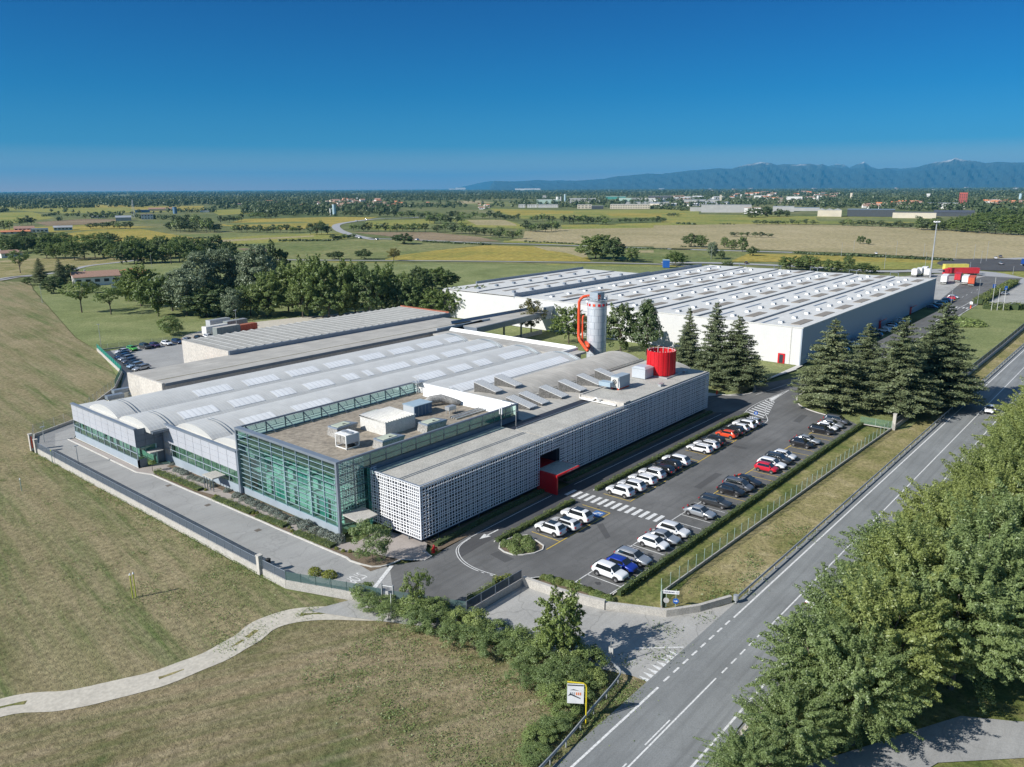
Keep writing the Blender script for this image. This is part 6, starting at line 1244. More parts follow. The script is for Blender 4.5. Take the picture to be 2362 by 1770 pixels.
# ---------------- lamps, signs, hydrants
def lamp(x, y, h, label, heads=1, r=.07, z=0, group=None):
    e = empty('street_lamp', (x,y,z), 0, label, 'street lamp', group); b = MB(); b.cyl(0,0,-.1,h,r*1.3,r*.7,n=8); part(b, 'pole', M['galv'], e)
    for k in range(heads):
        a = 2*math.pi*k/max(1,heads)+.6; b = MB(); b.box(-.35,.35,-.14,.14,h-.02,h+.10) if heads == 1 else b.box(math.cos(a)*.5-.3,math.cos(a)*.5+.3,math.sin(a)*.5-.15,math.sin(a)*.5+.15,h,h+.14); part(b, 'lamp_head', M['galv'], e)
    return e
lamp(48.5,154.0,2.9,'short lamp post at the far left corner of the driveway'); lamp(47.6,136.6,3.2,'short lamp post midway along the driveway behind the panelled fence')
lamp(93.9,238.3,6.8,'tall lamp post in the grass left of the rear car park'); lamp(131.9,227.6,7.4,'two-headed lamp post beside the orange skip',2); lamp(119.4,355.7,6.6,'lamp post at the edge of the big mown field, left'); lamp(217,463,8,'lamp post behind the farmhouse'); lamp(197.2,228.5,9,'lamp post in front of the wood behind the ribbed shed')
lamp(293.8,54.5,11.2,'lamp post on the lawn kerb near the flat round bush'); lamp(346.3,55.2,9.6,'lamp post by the zebra crossing near the clipped hedge'); lamp(462,224,8,'tall pole standing by the trees beyond the warehouse')
lamp(190.2,31.4,1.7,'little round-topped post by the road below the cedars')
for i,(px_,py_,yt_) in enumerate(((1125,660,595),(1395,690,600),(1570,700,615),(1775,700,612),(1890,715,620),(1970,725,600),(1935,740,662),(1320,775,672),(1045,700,610),(1580,765,672),(2140,810,760),(1868,765,735))):
    g_ = G('T3',px_,py_); h_ = CAMZ*((py_-yt_)*.3618)/((340+py_*.3618)-hor(1562+px_*.3618)); lamp(g_[0],g_[1],h_,'slender street lamp of the far road junction',1,.09,group='street lamps at the far road junction')
mt = empty('floodlight_mast', (438.3,92.3,0), 0, 'very tall floodlight mast rising behind the far end of the warehouse', 'floodlight mast')
b = MB(); b.cyl(0,0,0,28,.42,.22,n=12); part(b, 'mast', M['galv'], mt); b = MB(); b.cyl(0,0,27.2,27.5,1.4,n=12); part(b, 'ring', M['galv'], mt)
for k in range(6): a = k*math.pi/3; b = MB(); b.box(1.3*math.cos(a)-.25,1.3*math.cos(a)+.25,1.3*math.sin(a)-.25,1.3*math.sin(a)+.25,27.5,28.0); part(b, 'floodlight', M['white'], mt)
for i, px_ in enumerate((1545,1655,1770)):
    g_ = z7(px_, 965); e = empty('flagpole', (g_[0],g_[1],0), 0, f'white flagpole without a flag, {["left","middle","right"][i]} of three before the clipped hedge', 'flagpole', 'three flagpoles before the clipped hedge'); b = MB(); b.cyl(0,0,0,8 if i else 12,.07,.04,n=8); part(b, 'pole', M['white'], e); b = MB(); b.cyl(0,0,8 if i else 12,8.15 if i else 12.15,.09,n=8); part(b, 'finial', M['white'], e)
SB = simple('sign_blue', (.02,.12,.45), .4); SW = simple('sign_white', (.80,.80,.80), .4); SG = simple('sign_back', (.50,.50,.48), .4)
camd = math.atan2(-36.5, -69.5)
def signframe(x, y, rz): return Matrix.Translation((x,y,0)) @ Matrix.Rotation(rz, 4, 'Z')
e = empty('direction_sign', (69.6,36.3,0), math.radians(30), 'white strip sign board on two posts over the round signs at the forecourt', 'sign')
for yy in (-.62,.40): b = MB(); b.cyl(0,yy,.3,2.5,.035,n=8); part(b, 'post', M['palegreen'], e)
b = MB(); b.box(-.06,-.03,-.95,.75,1.95,2.35); part(b, 'board', SW, e)
b = MB()
for i in range(11): b.box(-.068,-.062,-.50+i*.11,-.44+i*.11+.02*(i%3),2.08,2.20+.04*(i%2))
b.tube([(-.066,-.75+.10*math.cos(a*.7),2.15+.10*math.sin(a*.7)) for a in range(10)], .018, n=4); part(b, 'lettering', simple('sign_ink', (.12,.13,.20), .5), e)
for (dy_, m_, lb) in ((.40,SG,'blank pale round sign on a post, left under the strip board'),(-.62,SB,'blue round sign with a white arrow to the right, under the strip board')):
    e = empty('round_sign', (69.6,36.3,0), math.radians(30), lb, 'sign'); b = MB(); n = 24; vs = [(xx,dy_+.32*math.cos(2*math.pi*i/n),1.15+.32*math.sin(2*math.pi*i/n)) for xx in (-.09,-.06) for i in range(n)]
    b.add(vs,[tuple(range(n))[::-1],tuple(range(n,2*n))]+[(i,(i+1)%n,n+(i+1)%n,n+i) for i in range(n)]); part(b, 'disc', m_, e)
    if m_ is SB:
        b = MB(); b.add([(-.095,dy_+.22,1.11),(-.095,dy_-.02,1.11),(-.095,dy_-.02,1.19),(-.095,dy_+.22,1.19)],[(0,1,2,3)]); b.add([(-.095,dy_-.02,1.03),(-.095,dy_-.22,1.15),(-.095,dy_-.02,1.27)],[(0,1,2)]); part(b, 'arrow', SW, e)
e = empty('billboard_sign', (48.4,32.7,0), math.radians(35), 'tilted white advertising panel hung from a bent yellow pole by the guard rail', 'sign')
b = MB(); b.tube([(0,0,-.2),(0,0,3.5),(0,.06,3.75),(0,.25,3.9),(0,1.65,3.98)], .06, n=8); part(b, 'pole', simple('yellow_pole', (.75,.60,.03), .45), e)
b = MB(); b.box(-.03,.03,.22,1.65,1.9,3.8); part(b, 'panel', SW, e)
b = MB(); b.box(-.036,-.03,.25,1.62,3.62,3.74); b.add([(-.036,1.45,2.75),(-.036,.5,2.35),(-.036,.5,2.45),(-.036,1.3,2.85)],[(0,1,2,3)]); b.add([(-.036,1.6,2.6),(-.036,1.3,2.72),(-.036,1.35,2.95)],[(0,1,2)]); b.add([(-.036,1.45,3.2),(-.036,1.1,3.3),(-.036,.55,3.15),(-.036,1.1,3.2)],[(0,1,2,3)]); part(b, 'dark_print', simple('print_dark', (.05,.06,.08), .5), e)
b = MB()
for i in range(3): b.box(-.036,-.03,.45+i*.17,.57+i*.17,2.72,3.0)
part(b, 'orange_print', simple('print_orange', (.72,.25,.12), .5), e); b = MB()
for i in range(3): b.box(-.036,-.03,1.0+i*.16,1.1+i*.16,2.72,3.0)
part(b, 'grey_print', simple('print_grey', (.35,.37,.40), .5), e)
e = empty('round_sign', (143.6,58.2,0), math.radians(22), 'blue round arrow sign standing on the grassy tip of the parking row', 'sign'); b = MB(); b.cyl(0,0,0,1.4,.04,n=8); part(b, 'post', M['palegreen'], e)
b = MB(); n = 20; b.add([(xx,.38*math.cos(2*math.pi*i/n),1.65+.38*math.sin(2*math.pi*i/n)) for xx in (-.06,-.03) for i in range(n)],[tuple(range(n))[::-1],tuple(range(n,2*n))]+[(i,(i+1)%n,n+(i+1)%n,n+i) for i in range(n)]); part(b, 'disc', SB, e)
b = MB(); b.add([(-.065,.05,1.4),(-.065,-.05,1.4),(-.065,-.05,1.7),(-.065,-.14,1.7),(-.065,0,1.92),(-.065,.14,1.7),(-.065,.05,1.7)],[(0,1,2,3,4,5,6)]); part(b, 'arrow', SW, e)
for (x,y,m_,lb) in ((62.8,66.2,M['red'],'red fire hydrant with two side outlets at the screen building corner'),(157.6,73.2,M['orange'],'orange-red fire hydrant on the grass under the left cedars'),(154.2,84.4,M['red'],'red hose cabinet on the grass behind the concrete vaults')):
    e = empty('fire_hydrant', (x,y,0), 0, lb, 'hydrant'); b = MB(); b.cyl(0,0,0,.9,.16,n=10); b.cyl(0,0,.9,1.05,.2,.08,n=10); part(b, 'barrel', m_, e)
    for s_ in (-1,1): b = MB(); b.bar((0,0,.65),(s_*.42,-.1,.6),.1,n=8); b.bar((s_*.42,-.1,.6),(s_*.46,-.12,.15),.06,n=8); part(b, 'outlet', m_, e)
YM = simple('marker_yellow', (.50,.55,.06), .6)
for (r_,x,y,lb,hh) in (('L',857,1318,'tall pair of yellow-green pipeline marker posts in the mown field',2.9),('L',138,640,'single small marker post with a white cap in the left field',1.9),('L',335,462,'pale green marker post with a pointed cap against the fence wall',2.2)):
    g_ = G(r_,x,y); e = empty('marker_post', (g_[0],g_[1],-.1), 0, lb, 'marker post')
    for dx_ in ((-.18,.18) if hh == 2.9 else (0,)): b = MB(); b.cyl(dx_,0,0,hh,.06,n=8); part(b, 'post', YM if hh > 2.5 else M['palegreen'], e); b = MB(); b.cyl(dx_,0,hh,hh+.22,.12,.04,n=8); part(b, 'cap', SW if hh != 2.2 else YM, e)
for (x,y,lb) in ((47.6,71.4,'leaning green prop post against the outside of the slatted fence, left'),(48.6,68.8,'leaning green prop post against the outside of the slatted fence, right')):
    e = empty('prop_post', (x-.6,y-.6,0), 0, lb, 'prop'); b = MB(); b.bar((0,0,-.1),(.5,.45,1.5),.04); part(b, 'strut', M['palegreen'], e)
for (x,y,lb) in ((46.9,80.5,'dark round bin just inside the fence'),(47.3,79.4,'second dark bin beside the white pillar')):
    e = empty('bin', (x,y,0), 0, lb, 'bin'); b = MB(); b.cyl(0,0,0,.9,.28,.32); part(b, 'body', M['black'], e); b = MB(); b.cyl(0,0,.9,1.0,.34,.2); part(b, 'lid', M['black'], e)
for (p_,lb) in ((G('N',1625,1030),''),): pass
for i,(x,y) in enumerate(((157.3,46.9),)):
    e = empty('bollard', (163.0,57.0,0), 0, 'dark bollard post at the kerb below the cedars', 'bollard'); b = MB(); b.cyl(0,0,0,2.2,.06); part(b, 'post', M['black'], e); b = MB(); b.cyl(0,0,0,.25,.18); part(b, 'foot', M['black'], e)
g_ = G('z7',1150,930); e = empty('traffic_marker', (g_[0],g_[1],0), 0, 'orange and white marker with a round sign at the far zebra crossing', 'sign'); b = MB(); b.cyl(0,0,0,1.2,.25,.2); part(b,'post',M['orange'],e); b = MB(); b.box(-.03,.03,-.5,.5,1.6,2.6); part(b,'disc',SW,e)
for (px_,py_,lb) in ((1810,600,'blue square sign beside the silver car in the far right car park'),(1585,560,'tall blue banner sign by the clipped hedge')):
    g_ = G('z7',px_,py_+80); e = empty('blue_sign', (g_[0],g_[1],0), .8, lb, 'sign'); b = MB(); b.cyl(0,0,0,2.4,.06); part(b,'post',M['galv'],e); b = MB(); b.box(-.05,.05,-.6,.6,2.4,4.0); part(b,'panel',SB,e)

# ---------------- hedges and low planting
hedge([(68.6,42.2),(90,41.95),(112,41.7),(135,41.4),(153.6,41.0)],   .7, .75, 'long clipped hedge between the parked cars and the lawn', seed=3, dens=50, lump=.16)
hedge([(70.2,62.0),(79,62.0),(87.4,62.0)], .75, .6, 'low hedge strip before the zebra crossing', seed=4); hedge([(93.2,62.0),(110,62.0),(130,61.9),(140,61.9),(146.6,60.9)], .7, .6, 'low hedge strip past the zebra crossing', seed=5)
hedge([(64.3,67.4),(75,67.9),(87.8,68.1)], 1.0, .45, 'ragged low planting at the foot of the screen, left of the portal', leaf='weed', seed=6, dens=14, lump=.2); hedge([(93.4,68.0),(120,67.9),(143.8,67.8)], 1.0, .35, 'ragged low planting at the foot of the screen, right of the portal', leaf='weed', seed=7, dens=12, lump=.2)
hedge([(61.0,54.5),(63.3,53.6)], .9, 1.1, 'bright clipped shrub row against the pale slatted fence', leaf='gold', seed=8); hedge([(56.5,54.2),(60.6,54.0)], .8, .9, 'green shrub row behind the forecourt corner fence', leaf='hedge', seed=9)
for i, (x, y, r_) in enumerate(((69.6,58.2,.9),(70.6,59.8,1.0),(71.2,57.4,.95),(72.3,58.6,1.0),(72.6,60.4,.8),(70.2,60.6,.7),(73.1,59.3,.7),(69.9,59.0,.6))): ball('weed', x, y, r_, .75, f'loose green shrub, {ORD[i]} of the clump on the oval traffic island', 'shrubs on the oval island')
for i in range(14):
    t_ = i/13; x = 66.4+1.0*math.sin(t_*2)-.3*t_; y = 51.2-8.6*t_; ball('weed' if i%3 else 'hedge', x, y, R.uniform(.45,.75), R.uniform(.4,.7), f'low shrub, {ORD[i]} from the top in the bed behind the curved wall', 'shrubs behind the curved wall')
ball('gold',49.7,73.2,.85,.85,'left of two bright clipped domes inside the slatted fence'); ball('gold',50.4,71.3,.9,.85,'right of two bright clipped domes inside the slatted fence')
bl = [(57.7,123.9,.5),(56.6,120.5,.6),(56.8,119.4,.55),(56.7,118.0,.6),(56.5,115.5,.55),(56.6,114.3,.5),(56.8,113.2,.5),(56.9,112.0,.5),(57.2,110.8,.45),(56.8,109.2,.5),(57.1,105.7,.5),(56.9,102.7,.65),(57.0,100.7,.7),(56.9,99.1,.6),(56.9,97.6,.65),(56.8,95.9,.65),(57.0,94.6,.6),(57.0,93.2,.65),(56.8,91.6,.6),(56.8,90.2,.6),(56.9,88.0,.8),(57.0,85.4,.95),(56.9,83.0,.8),(57.1,81.6,.75),(57.0,79.9,.7),(57.0,78.4,.95)]
for i, (x, y, r_) in enumerate(bl): ball('lavender', x, y, r_*1.15, r_*1.05, f'grey-green rounded shrub, {ORD[i] if i < 22 else ["twenty-third","twenty-fourth","twenty-fifth","twenty-sixth"][i-22]} from the back along the foot of the glass facade', 'grey-green shrubs along the facade')
for i, (y0, y1, x) in enumerate(((109.2,122.4,54.4),(95.2,104.4,54.6),(87.6,93.6,55.0),(77.4,84.8,55.25))):
    hedge([(x-.25,y1),(x+.1,(y0+y1)/2),(x+.3,y0)], 1.25, .4, f'flat green ground-cover mat, {["farthest","second farthest","second nearest","nearest"][i]} of four along the driveway kerb', leaf='hedge', seed=20+i, dens=90, size=.13, lump=.12, cat='planting', name='ground_cover_mat')
for i, (x, y) in enumerate(((55.2,108.6),(54.9,105.2),(55.3,94.6),(55.4,86.8),(55.0,85.6),(55.5,76.6),(55.6,75.4),(56.1,74.6),(56.8,73.8),(54.9,94.9))): ball('gold', x, y, .28, .35, f'tiny golden conifer ball, {ORD[i]} from the back in the driveway bed', 'tiny golden balls in the driveway bed')
for i, (x, y) in enumerate(((54.0,123.4),(58.4,77.0))):
    e = empty('lollipop_tree', (x,y,0), 0, ['clipped ball tree on a thin stem by the wing entrance','clipped ball tree on a thin stem by the glass corner'][i], 'tree'); b = MB(); b.cyl(0,0,0,1.5,.04); part(b,'trunk',M['bark'],e); o = bpy.data.objects.new('crown', BALL['weed']); C.objects.link(o); o.parent = e; o.location = (0,0,1.3); o.scale = (.55,.55,.6)
# clipped hedges of the far car park
for (a_, b_, w_, h_, lb) in (((1290,840),(1990,450),4,2,'long clipped hedge between the far road and the far car park'),((1380,920),(1880,950),5,2.2,'thick clipped hedge behind the flagpoles'),((1960,950),(2120,930),5,2.2,'short clipped hedge block right of the flagpoles')):
    hedge([G('z7',*a_), G('z7',*b_)], w_, h_, lb, leaf='hedge', seed=30, dens=5, size=.5, lump=.1)
g_ = G('T3',1812,1128); ball('weed', g_[0], g_[1], 6.5, 2.4, 'wide flat-topped bush alone on the big lawn')

# ================================================================== trees
ptree('shrub2','c1',1330,1650,1235,290,label='bushy young tree between the driveway bed and the screen building corner')
for i,(x,b_,t_,w_,lb,k) in enumerate(((225,1515,970,330,'tall cedar left of the pair on the grass behind the red enclosure',0),(60,1480,1010,250,'slimmer cedar at the left end of the group behind the red enclosure',1),(370,1535,1060,420,'spreading cedar nearest the hydrant in the left group',2),(960,1660,1078,520,'big cedar at the left end of the right-hand group by the car park',0),(1180,1570,1105,360,'narrow cedar standing back between the two biggest of the right-hand group',1),(1390,1700,1062,560,'wide cedar in the middle of the right-hand group above the hedge end',2),(1640,1640,970,600,'tallest cedar at the right end of the group near the main road',1))):
    ptree('cedar','T3',x,b_,t_,w_,label=lb,group='cedars',i=k,name='cedar_tree')
for (r_,k,x,b_,t_,w_,lb) in (('T2','autumn',1230,1085,855,165,'yellowing young tree before the covered link'),('T2','light',1470,1140,905,190,'light green tree left of the red pipe'),('T2','autumn',1560,1095,950,120,'thin olive tree just left of the red pipe'),('T2','dark',1800,1190,890,200,'dark spreading tree right behind the silo'),('T2','bushy',1965,1215,857,260,'dense dark cone-shaped tree between the silo and the cedars')): ptree(k,r_,x,b_,t_,w_,label=lb)
# left side: farm, lawn trees, wood edge
for (k,x,b_,t_,w_,lb) in (('cedar',265,765,590,125,'dark spruce at the track end, left of the farmhouse'),('cedar',395,775,597,120,'blue-green spruce beside the farmhouse'),('dark',345,818,715,130,'dark round tree in front of the two spruces'),('dark',450,745,640,110,'dark round tree touching the farmhouse wall'),('dark',590,815,745,75,'small dark tree hiding the farmhouse door'),('open',130,690,545,130,'broad pale tree left of the spruces'),('open',522,940,742,200,'flat-crowned pale tree, left of the lawn pair'),('open',708,952,775,180,'flat-crowned pale tree, right of the lawn pair'),('broad',800,850,775,80,'small bush-like tree right of the lawn pair'),('broad',180,765,718,60,'low bush by the track loop')):
    ptree(k,'T1',x,b_,t_,w_,label=lb, **({'i':0} if k=='cedar' else {}))
ptree('weed' if False else 'shrub','T1',1085,1082,960,150,label='round bright bush at the back of the rear car park',cat='bush',name='bush'); ptree('shrub2','T1',1140,1080,1015,70,label='yellowish small bush beside the round one at the rear car park',cat='bush',name='bush')
wood = [('light',900,900,650,230),('light',820,870,700,110),('light',1010,965,720,200),('silver',1100,930,690,260),('silver',1190,960,660,280),('silver',1290,900,560,260),('dark',1320,970,790,240),('silver',1430,880,545,290),('silver',1560,870,560,260),('silver',1660,890,520,280),('dark',1760,860,492,150),('dark',1460,640,495,120),('silver',1490,985,780,150),('dark',1390,960,760,220),('broad',1600,960,760,180),('broad',1700,970,740,200),('light',1720,960,690,170),('broad',1840,930,630,230),('light',1960,950,600,240),('broad',1930,975,760,170),('light',2060,975,610,230),('broad',2100,980,760,200),('light',2180,970,640,230)]
for i,(k,x,b_,t_,w_) in enumerate(wood): ptree(k,'T1',x,b_,t_,w_,label=f'{dict(light="bright green",silver="silvery",dark="dark",broad="mid-green")[k]} tree, {ORD[i] if i < 22 else "last"} from the left in the wood behind the sheds',group='trees of the wood behind the sheds')
wood2 = [('broad',30,975,655,150),('light',110,950,640,190),('broad',200,975,650,200),('light',280,940,640,200),('broad',350,900,690,180),('broad',440,900,690,190),('dark',520,880,660,170),('broad',600,800,655,220),('dark',690,790,670,150),('light',600,965,795,170),('light',690,970,800,140),('light',790,968,785,170),('light',880,955,780,170),('broad',960,940,770,190),('light',1020,920,800,130),('silver',1070,905,835,110),('silver',1125,885,838,90),('dark',60,900,690,180),('broad',150,720,618,70),('broad',470,960,740,160),('dark',380,960,760,150)]
for i,(k,x,b_,t_,w_) in enumerate(wood2): ptree(k,'T2',x,b_,t_,w_,label=f'{dict(light="bright green",silver="silvery",dark="dark",broad="mid-green")[k]} tree, {ORD[i]} listed along the wood from the sheds to the warehouse',group='trees between the sheds and the warehouse')
# plantation rows between the farm and the fields
n_ = 0
for (x0,y0,x1,y1,n,h,w_) in ((30,560,420,545,7,95,110),(280,600,760,600,8,120,130),(760,640,1240,620,8,150,130),(120,530,700,500,11,70,90),(560,560,1180,545,10,95,110),(900,600,1400,570,8,110,120),(60,470,420,478,6,45,60),(1180,610,1420,600,4,100,110)):
    for j in range(n):
        t_ = (j+.5)/n; x = x0+(x1-x0)*t_+R.uniform(-16,16); y = y0+(y1-y0)*t_+R.uniform(-9,9); n_ += 1
        ptree(R.choice(('broad','light','open','broad','dark')),'T1',x,y,y-h*R.uniform(.75,1.1),w_*R.uniform(.75,1.05),label='round-crowned plantation tree among the rows beyond the farmhouse',group='plantation trees beyond the farmhouse')
# trees standing singly or in small groups on the fields
fieldt = [('T2','dark',165,602,538,85,'dark round bush-like tree left of the lone field tree'),('T2','autumn',355,612,532,80,'lone tree with a bare trunk beside the field lane'),('T2','dark',8,600,552,45,'dark tree at the left beside the field lane'),('T2','dark',420,505,440,130,'round dark clump beside the white van on the country road'),('T1','dark',2135,602,555,85,'round dark tree left of the field lane'),
 ('T2','broad',1640,600,452,200,'big tree, left of the twin clump on the fields'),('T2','broad',1700,600,455,160,'big tree in the middle of the twin clump on the fields'),('T2','dark',1755,612,470,160,'big dark tree, right of the twin clump on the fields'),('T2','broad',1875,618,530,75,'small tree just right of the twin clump'),('T2','light',2150,640,558,120,'bright bush-like tree behind the blue container'),
 ('T3','dark',90,635,550,100,'dense dark tree, left of the roadside group'),('T3','broad',155,638,560,65,'narrow tree beside the dense dark one'),('T3','silver',222,710,600,75,'grey-green tree close to the far road'),('T3','dark',280,713,655,50,'small dark tree at the foot of the grey-green one'),('T3','broad',300,640,572,50,'thin tree in the roadside group'),('T3','broad',350,655,590,60,'slender tree in the middle of the roadside group'),('T3','broad',415,665,572,65,'tallest tree at the right of the roadside group'),('T3','dark',480,690,633,65,'bush-like tree at the right end of the roadside group'),('T3','broad',15,730,675,70,'round tree at the left edge behind the warehouse roof'),('T3','dark',320,765,728,60,'small tree peeping over the warehouse roof'),
 ('T3','broad',720,780,695,130,'broad tree, left of the pair behind the warehouse'),('T3','broad',840,782,690,150,'broad tree, right of the pair behind the warehouse'),('T3','broad',985,795,715,110,'round tree behind the warehouse roof edge'),('T3','broad',1090,775,690,60,'taller tree behind the warehouse roof edge'),('T3','broad',1095,800,745,90,'low tree behind the warehouse roof edge'),('T3','broad',1185,800,738,95,'dark low tree near the far road'),('T3','broad',1255,800,755,60,'small tree by the truck yard approach'),
 ('T3','broad',1168,615,565,45,'left of two little trees alone on the stubble field'),('T3','broad',1217,620,583,32,'right of two little trees alone on the stubble field'),
 ('T3','dark',478,448,388,85,'round tree, first of the clump on the green field before the factories'),('T3','dark',560,443,380,80,'second tree of the clump on the green field before the factories'),('T3','dark',650,442,393,70,'third tree of the clump on the green field before the factories'),('T3','dark',697,440,402,45,'last tree of the clump on the green field before the factories')]
for (r_,k,x,b_,t_,w_,lb) in fieldt: ptree(k,r_,x,b_,t_,w_,label=lb)
rows = [('R1',820,545,1560,420,0,0,0,0)]
def prow(reg, pts, n, h, w_, kinds, label, group, jx=6, jy=3, var=.3):
    """trees or bushes standing along a line of the photograph"""
    seg = [math.hypot(pts[i+1][0]-pts[i][0], pts[i+1][1]-pts[i][1]) for i in range(len(pts)-1)]; T_ = sum(seg)
    for j in range(n):
        s_ = (j+.5)/n*T_; i = 0
        while i < len(seg)-1 and s_ > seg[i]: s_ -= seg[i]; i += 1
        t_ = min(1,s_/seg[i]); x = pts[i][0]+(pts[i+1][0]-pts[i][0])*t_+R.uniform(-jx,jx); y = pts[i][1]+(pts[i+1][1]-pts[i][1])*t_+R.uniform(-jy,jy)
        ptree(R.choice(kinds), reg, x, y, y-h*R.uniform(1-var,1+var*.5), w_*R.uniform(.8,1.25), label=label, group=group)
FK = ('far','far','farlight')
prow('R2',[(30,575),(680,575)],10,150,160,FK,'tree of the big copse in the fields left of the curving road','trees of the left copse',20,12); prow('R2',[(120,540),(560,520)],6,160,150,FK,'tree at the back of the big copse left of the curving road','back trees of the left copse',20,12)
prow('R2',[(690,470),(1010,440)],6,95,90,FK,'tree of the dark row behind the left copse','trees of the dark row behind the copse'); prow('R2',[(1060,408),(1450,408)],6,75,85,FK,'tree of the clipped-looking row in the middle distance','trees of the middle row')
prow('R2',[(850,585),(1760,590)],11,100,110,FK,'tree of the hedgerow left of the curving road','hedgerow trees left of the curving road',12,5); prow('R2',[(1830,620),(2110,610)],4,150,120,FK,'tree of the tall clump beside the curving road','trees of the clump beside the curving road')
prow('R3',[(280,685),(520,685)],4,105,100,FK,'tree inside the bend of the road','trees inside the road bend'); prow('R3',[(600,690),(1250,688)],9,110,100,FK,'tree of the row above the ploughed strip','trees above the ploughed strip',10,4); prow('R3',[(1340,695),(1480,695),(1700,720),(1880,735),(2000,740),(2211,765)],9,125,130,FK,'tree of the row running right from the ploughed strip','trees right of the ploughed strip',12,5)
prow('R3',[(160,500),(530,500)],5,90,90,FK,'tree of the dark block before the village','trees of the block before the village'); prow('R3',[(600,495),(1150,520),(2180,525)],18,95,110,FK,'tree of the long belt below the village','trees of the long belt below the village',20,8); prow('R3',[(1240,585),(1720,580)],7,100,110,FK,'tree of the belt\'s front bulge','trees of the belt front bulge')
prow('R4',[(-10,700),(340,710)],6,85,85,FK,'tree of the short row left of the copse on the tan field','trees of the short row'); prow('R4',[(370,850),(830,850)],7,120,130,FK,'tree of the copse alone on the tan field','trees of the tan field copse',12,10); prow('R4',[(460,720),(780,740)],5,95,80,FK,'tree behind the copse on the tan field','trees behind the tan field copse'); prow('R4',[(860,750),(1470,765)],10,105,105,FK,'tree of the belt right of the tan field copse','trees of the belt right of the copse',12,5); prow('R4',[(1570,745),(2180,730)],9,70,80,FK,'bush-like tree of the thin right-hand belt','trees of the thin belt',12,5)
prow('R4',[(0,930),(80,930)],2,90,90,FK,'tree left of the yellow strip','trees left of the yellow strip'); prow('R4',[(130,940),(350,940)],3,110,120,FK,'tree at the end of the roadside hedge','trees at the roadside hedge end')
prow('R5',[(960,955),(1440,968)],6,60,90,FK,'low bush of the island on the stubble field','bushes of the stubble island'); prow('R5',[(1230,815),(1960,818)],9,62,90,FK,'bush-like tree of the line at the stubble field edge','trees at the stubble edge',12,4); prow('R5',[(0,780),(190,780)],3,65,80,FK,'bush at the left of the stubble field','bushes left of the stubble field'); prow('R5',[(200,722),(360,720)],3,45,60,FK,'bush above the stubble field','bushes above the stubble field')
prow('R6',[(20,820),(900,860)],12,75,95,FK,'bush-like tree of the hedge on the right of the stubble field','hedge trees right of the stubble field',12,6)
prow('R6',[(950,865),(1600,900),(2260,950)],15,130,160,('broad','far','light'),'tree at the front of the right-hand wood beyond the stubble field','front trees of the right-hand wood',20,8); prow('R6',[(1350,830),(2260,860)],10,150,170,('broad','light','light'),'tree inside the right-hand wood beyond the stubble field','inner trees of the right-hand wood',20,14); prow('R6',[(1700,760),(2260,740)],6,120,170,('broad','far'),'tree at the back of the right-hand wood','back trees of the right-hand wood',20,14)
prow('R1',[(30,555),(150,560)],2,140,90,FK,'tree left of the orange-roofed houses','trees left of the orange-roofed houses'); prow('R1',[(220,495),(430,490)],4,110,100,FK,'tree of the clump above the left houses','trees above the left houses'); prow('R1',[(1120,530),(1700,540)],8,85,110,FK,'tree of the line right of the pale house','trees right of the pale house',12,6)
prow('R1',[(30,740),(460,760)],6,110,110,('dark','broad'),'dark tree at the left edge behind the white shed','dark trees at the left edge',14,14)
prow('R1',[(820,395),(1020,395)],3,55,70,FK,'small tree in the left distance','small trees in the left distance'); prow('R1',[(1040,420),(1480,410)],5,70,80,FK,'tree by the silvery barn','trees by the silvery barn')
prow('R3',[(30,790),(330,770)],6,60,80,FK,'low bush beside the curving road','bushes beside the curving road')
# roadside wood at lower right: crowns about ten metres tall close to the camera
near = [(61.5,18.2,9.6,4.2,0),(66.5,15.4,11.5,4.8,1),(71.5,19.0,9.8,4.2,2),(60.5,14.8,9.0,3.6,4),(77.5,16.0,12.2,5.0,3),(83.5,19.2,10.4,4.4,0),(74.0,11.2,12.5,5.0,2),(89.5,15.8,12.0,5.0,1),(83.0,11.0,12.8,5.2,4),(96.5,18.6,10.8,4.6,3),(94.0,11.0,12.6,5.2,0),(103.5,14.6,12.2,5.0,1),(104,7.5,12.6,5.4,2),(112.5,16.4,11.8,4.8,3),(122,14.8,12.5,5.2,1),(116,8.5,12.6,5.4,0),(132,16.0,11.4,5.0,3),(129,8.0,12.6,5.4,1),(143,14.5,11.6,5.2,3),(155,15.5,11.0,5.2,1),(142,6.5,12.5,5.5,0),(168,15,11,5.2,3),(182,14,11,5.4,1),(92,4.5,12,5.2,3),(82.0,4.8,10.5,4.4,0),(54.6,18.0,6.2,3.0,2),(49.5,18.8,4.8,2.6,0)]
for i,(x,y,h,r_,k) in enumerate(near): place('locust', x, y-(3.2 if x > 85 else 1.6 if x > 64 else .6), h, r_*.95, label=f'{"yellowish" if k%2 else "fresh green"} roadside tree, {(ORD+["twenty-third","twenty-fourth","twenty-fifth","twenty-sixth","twenty-seventh"])[i]} of the dense wood right of the main road', group='trees of the roadside wood', i=k, name='locust_tree')
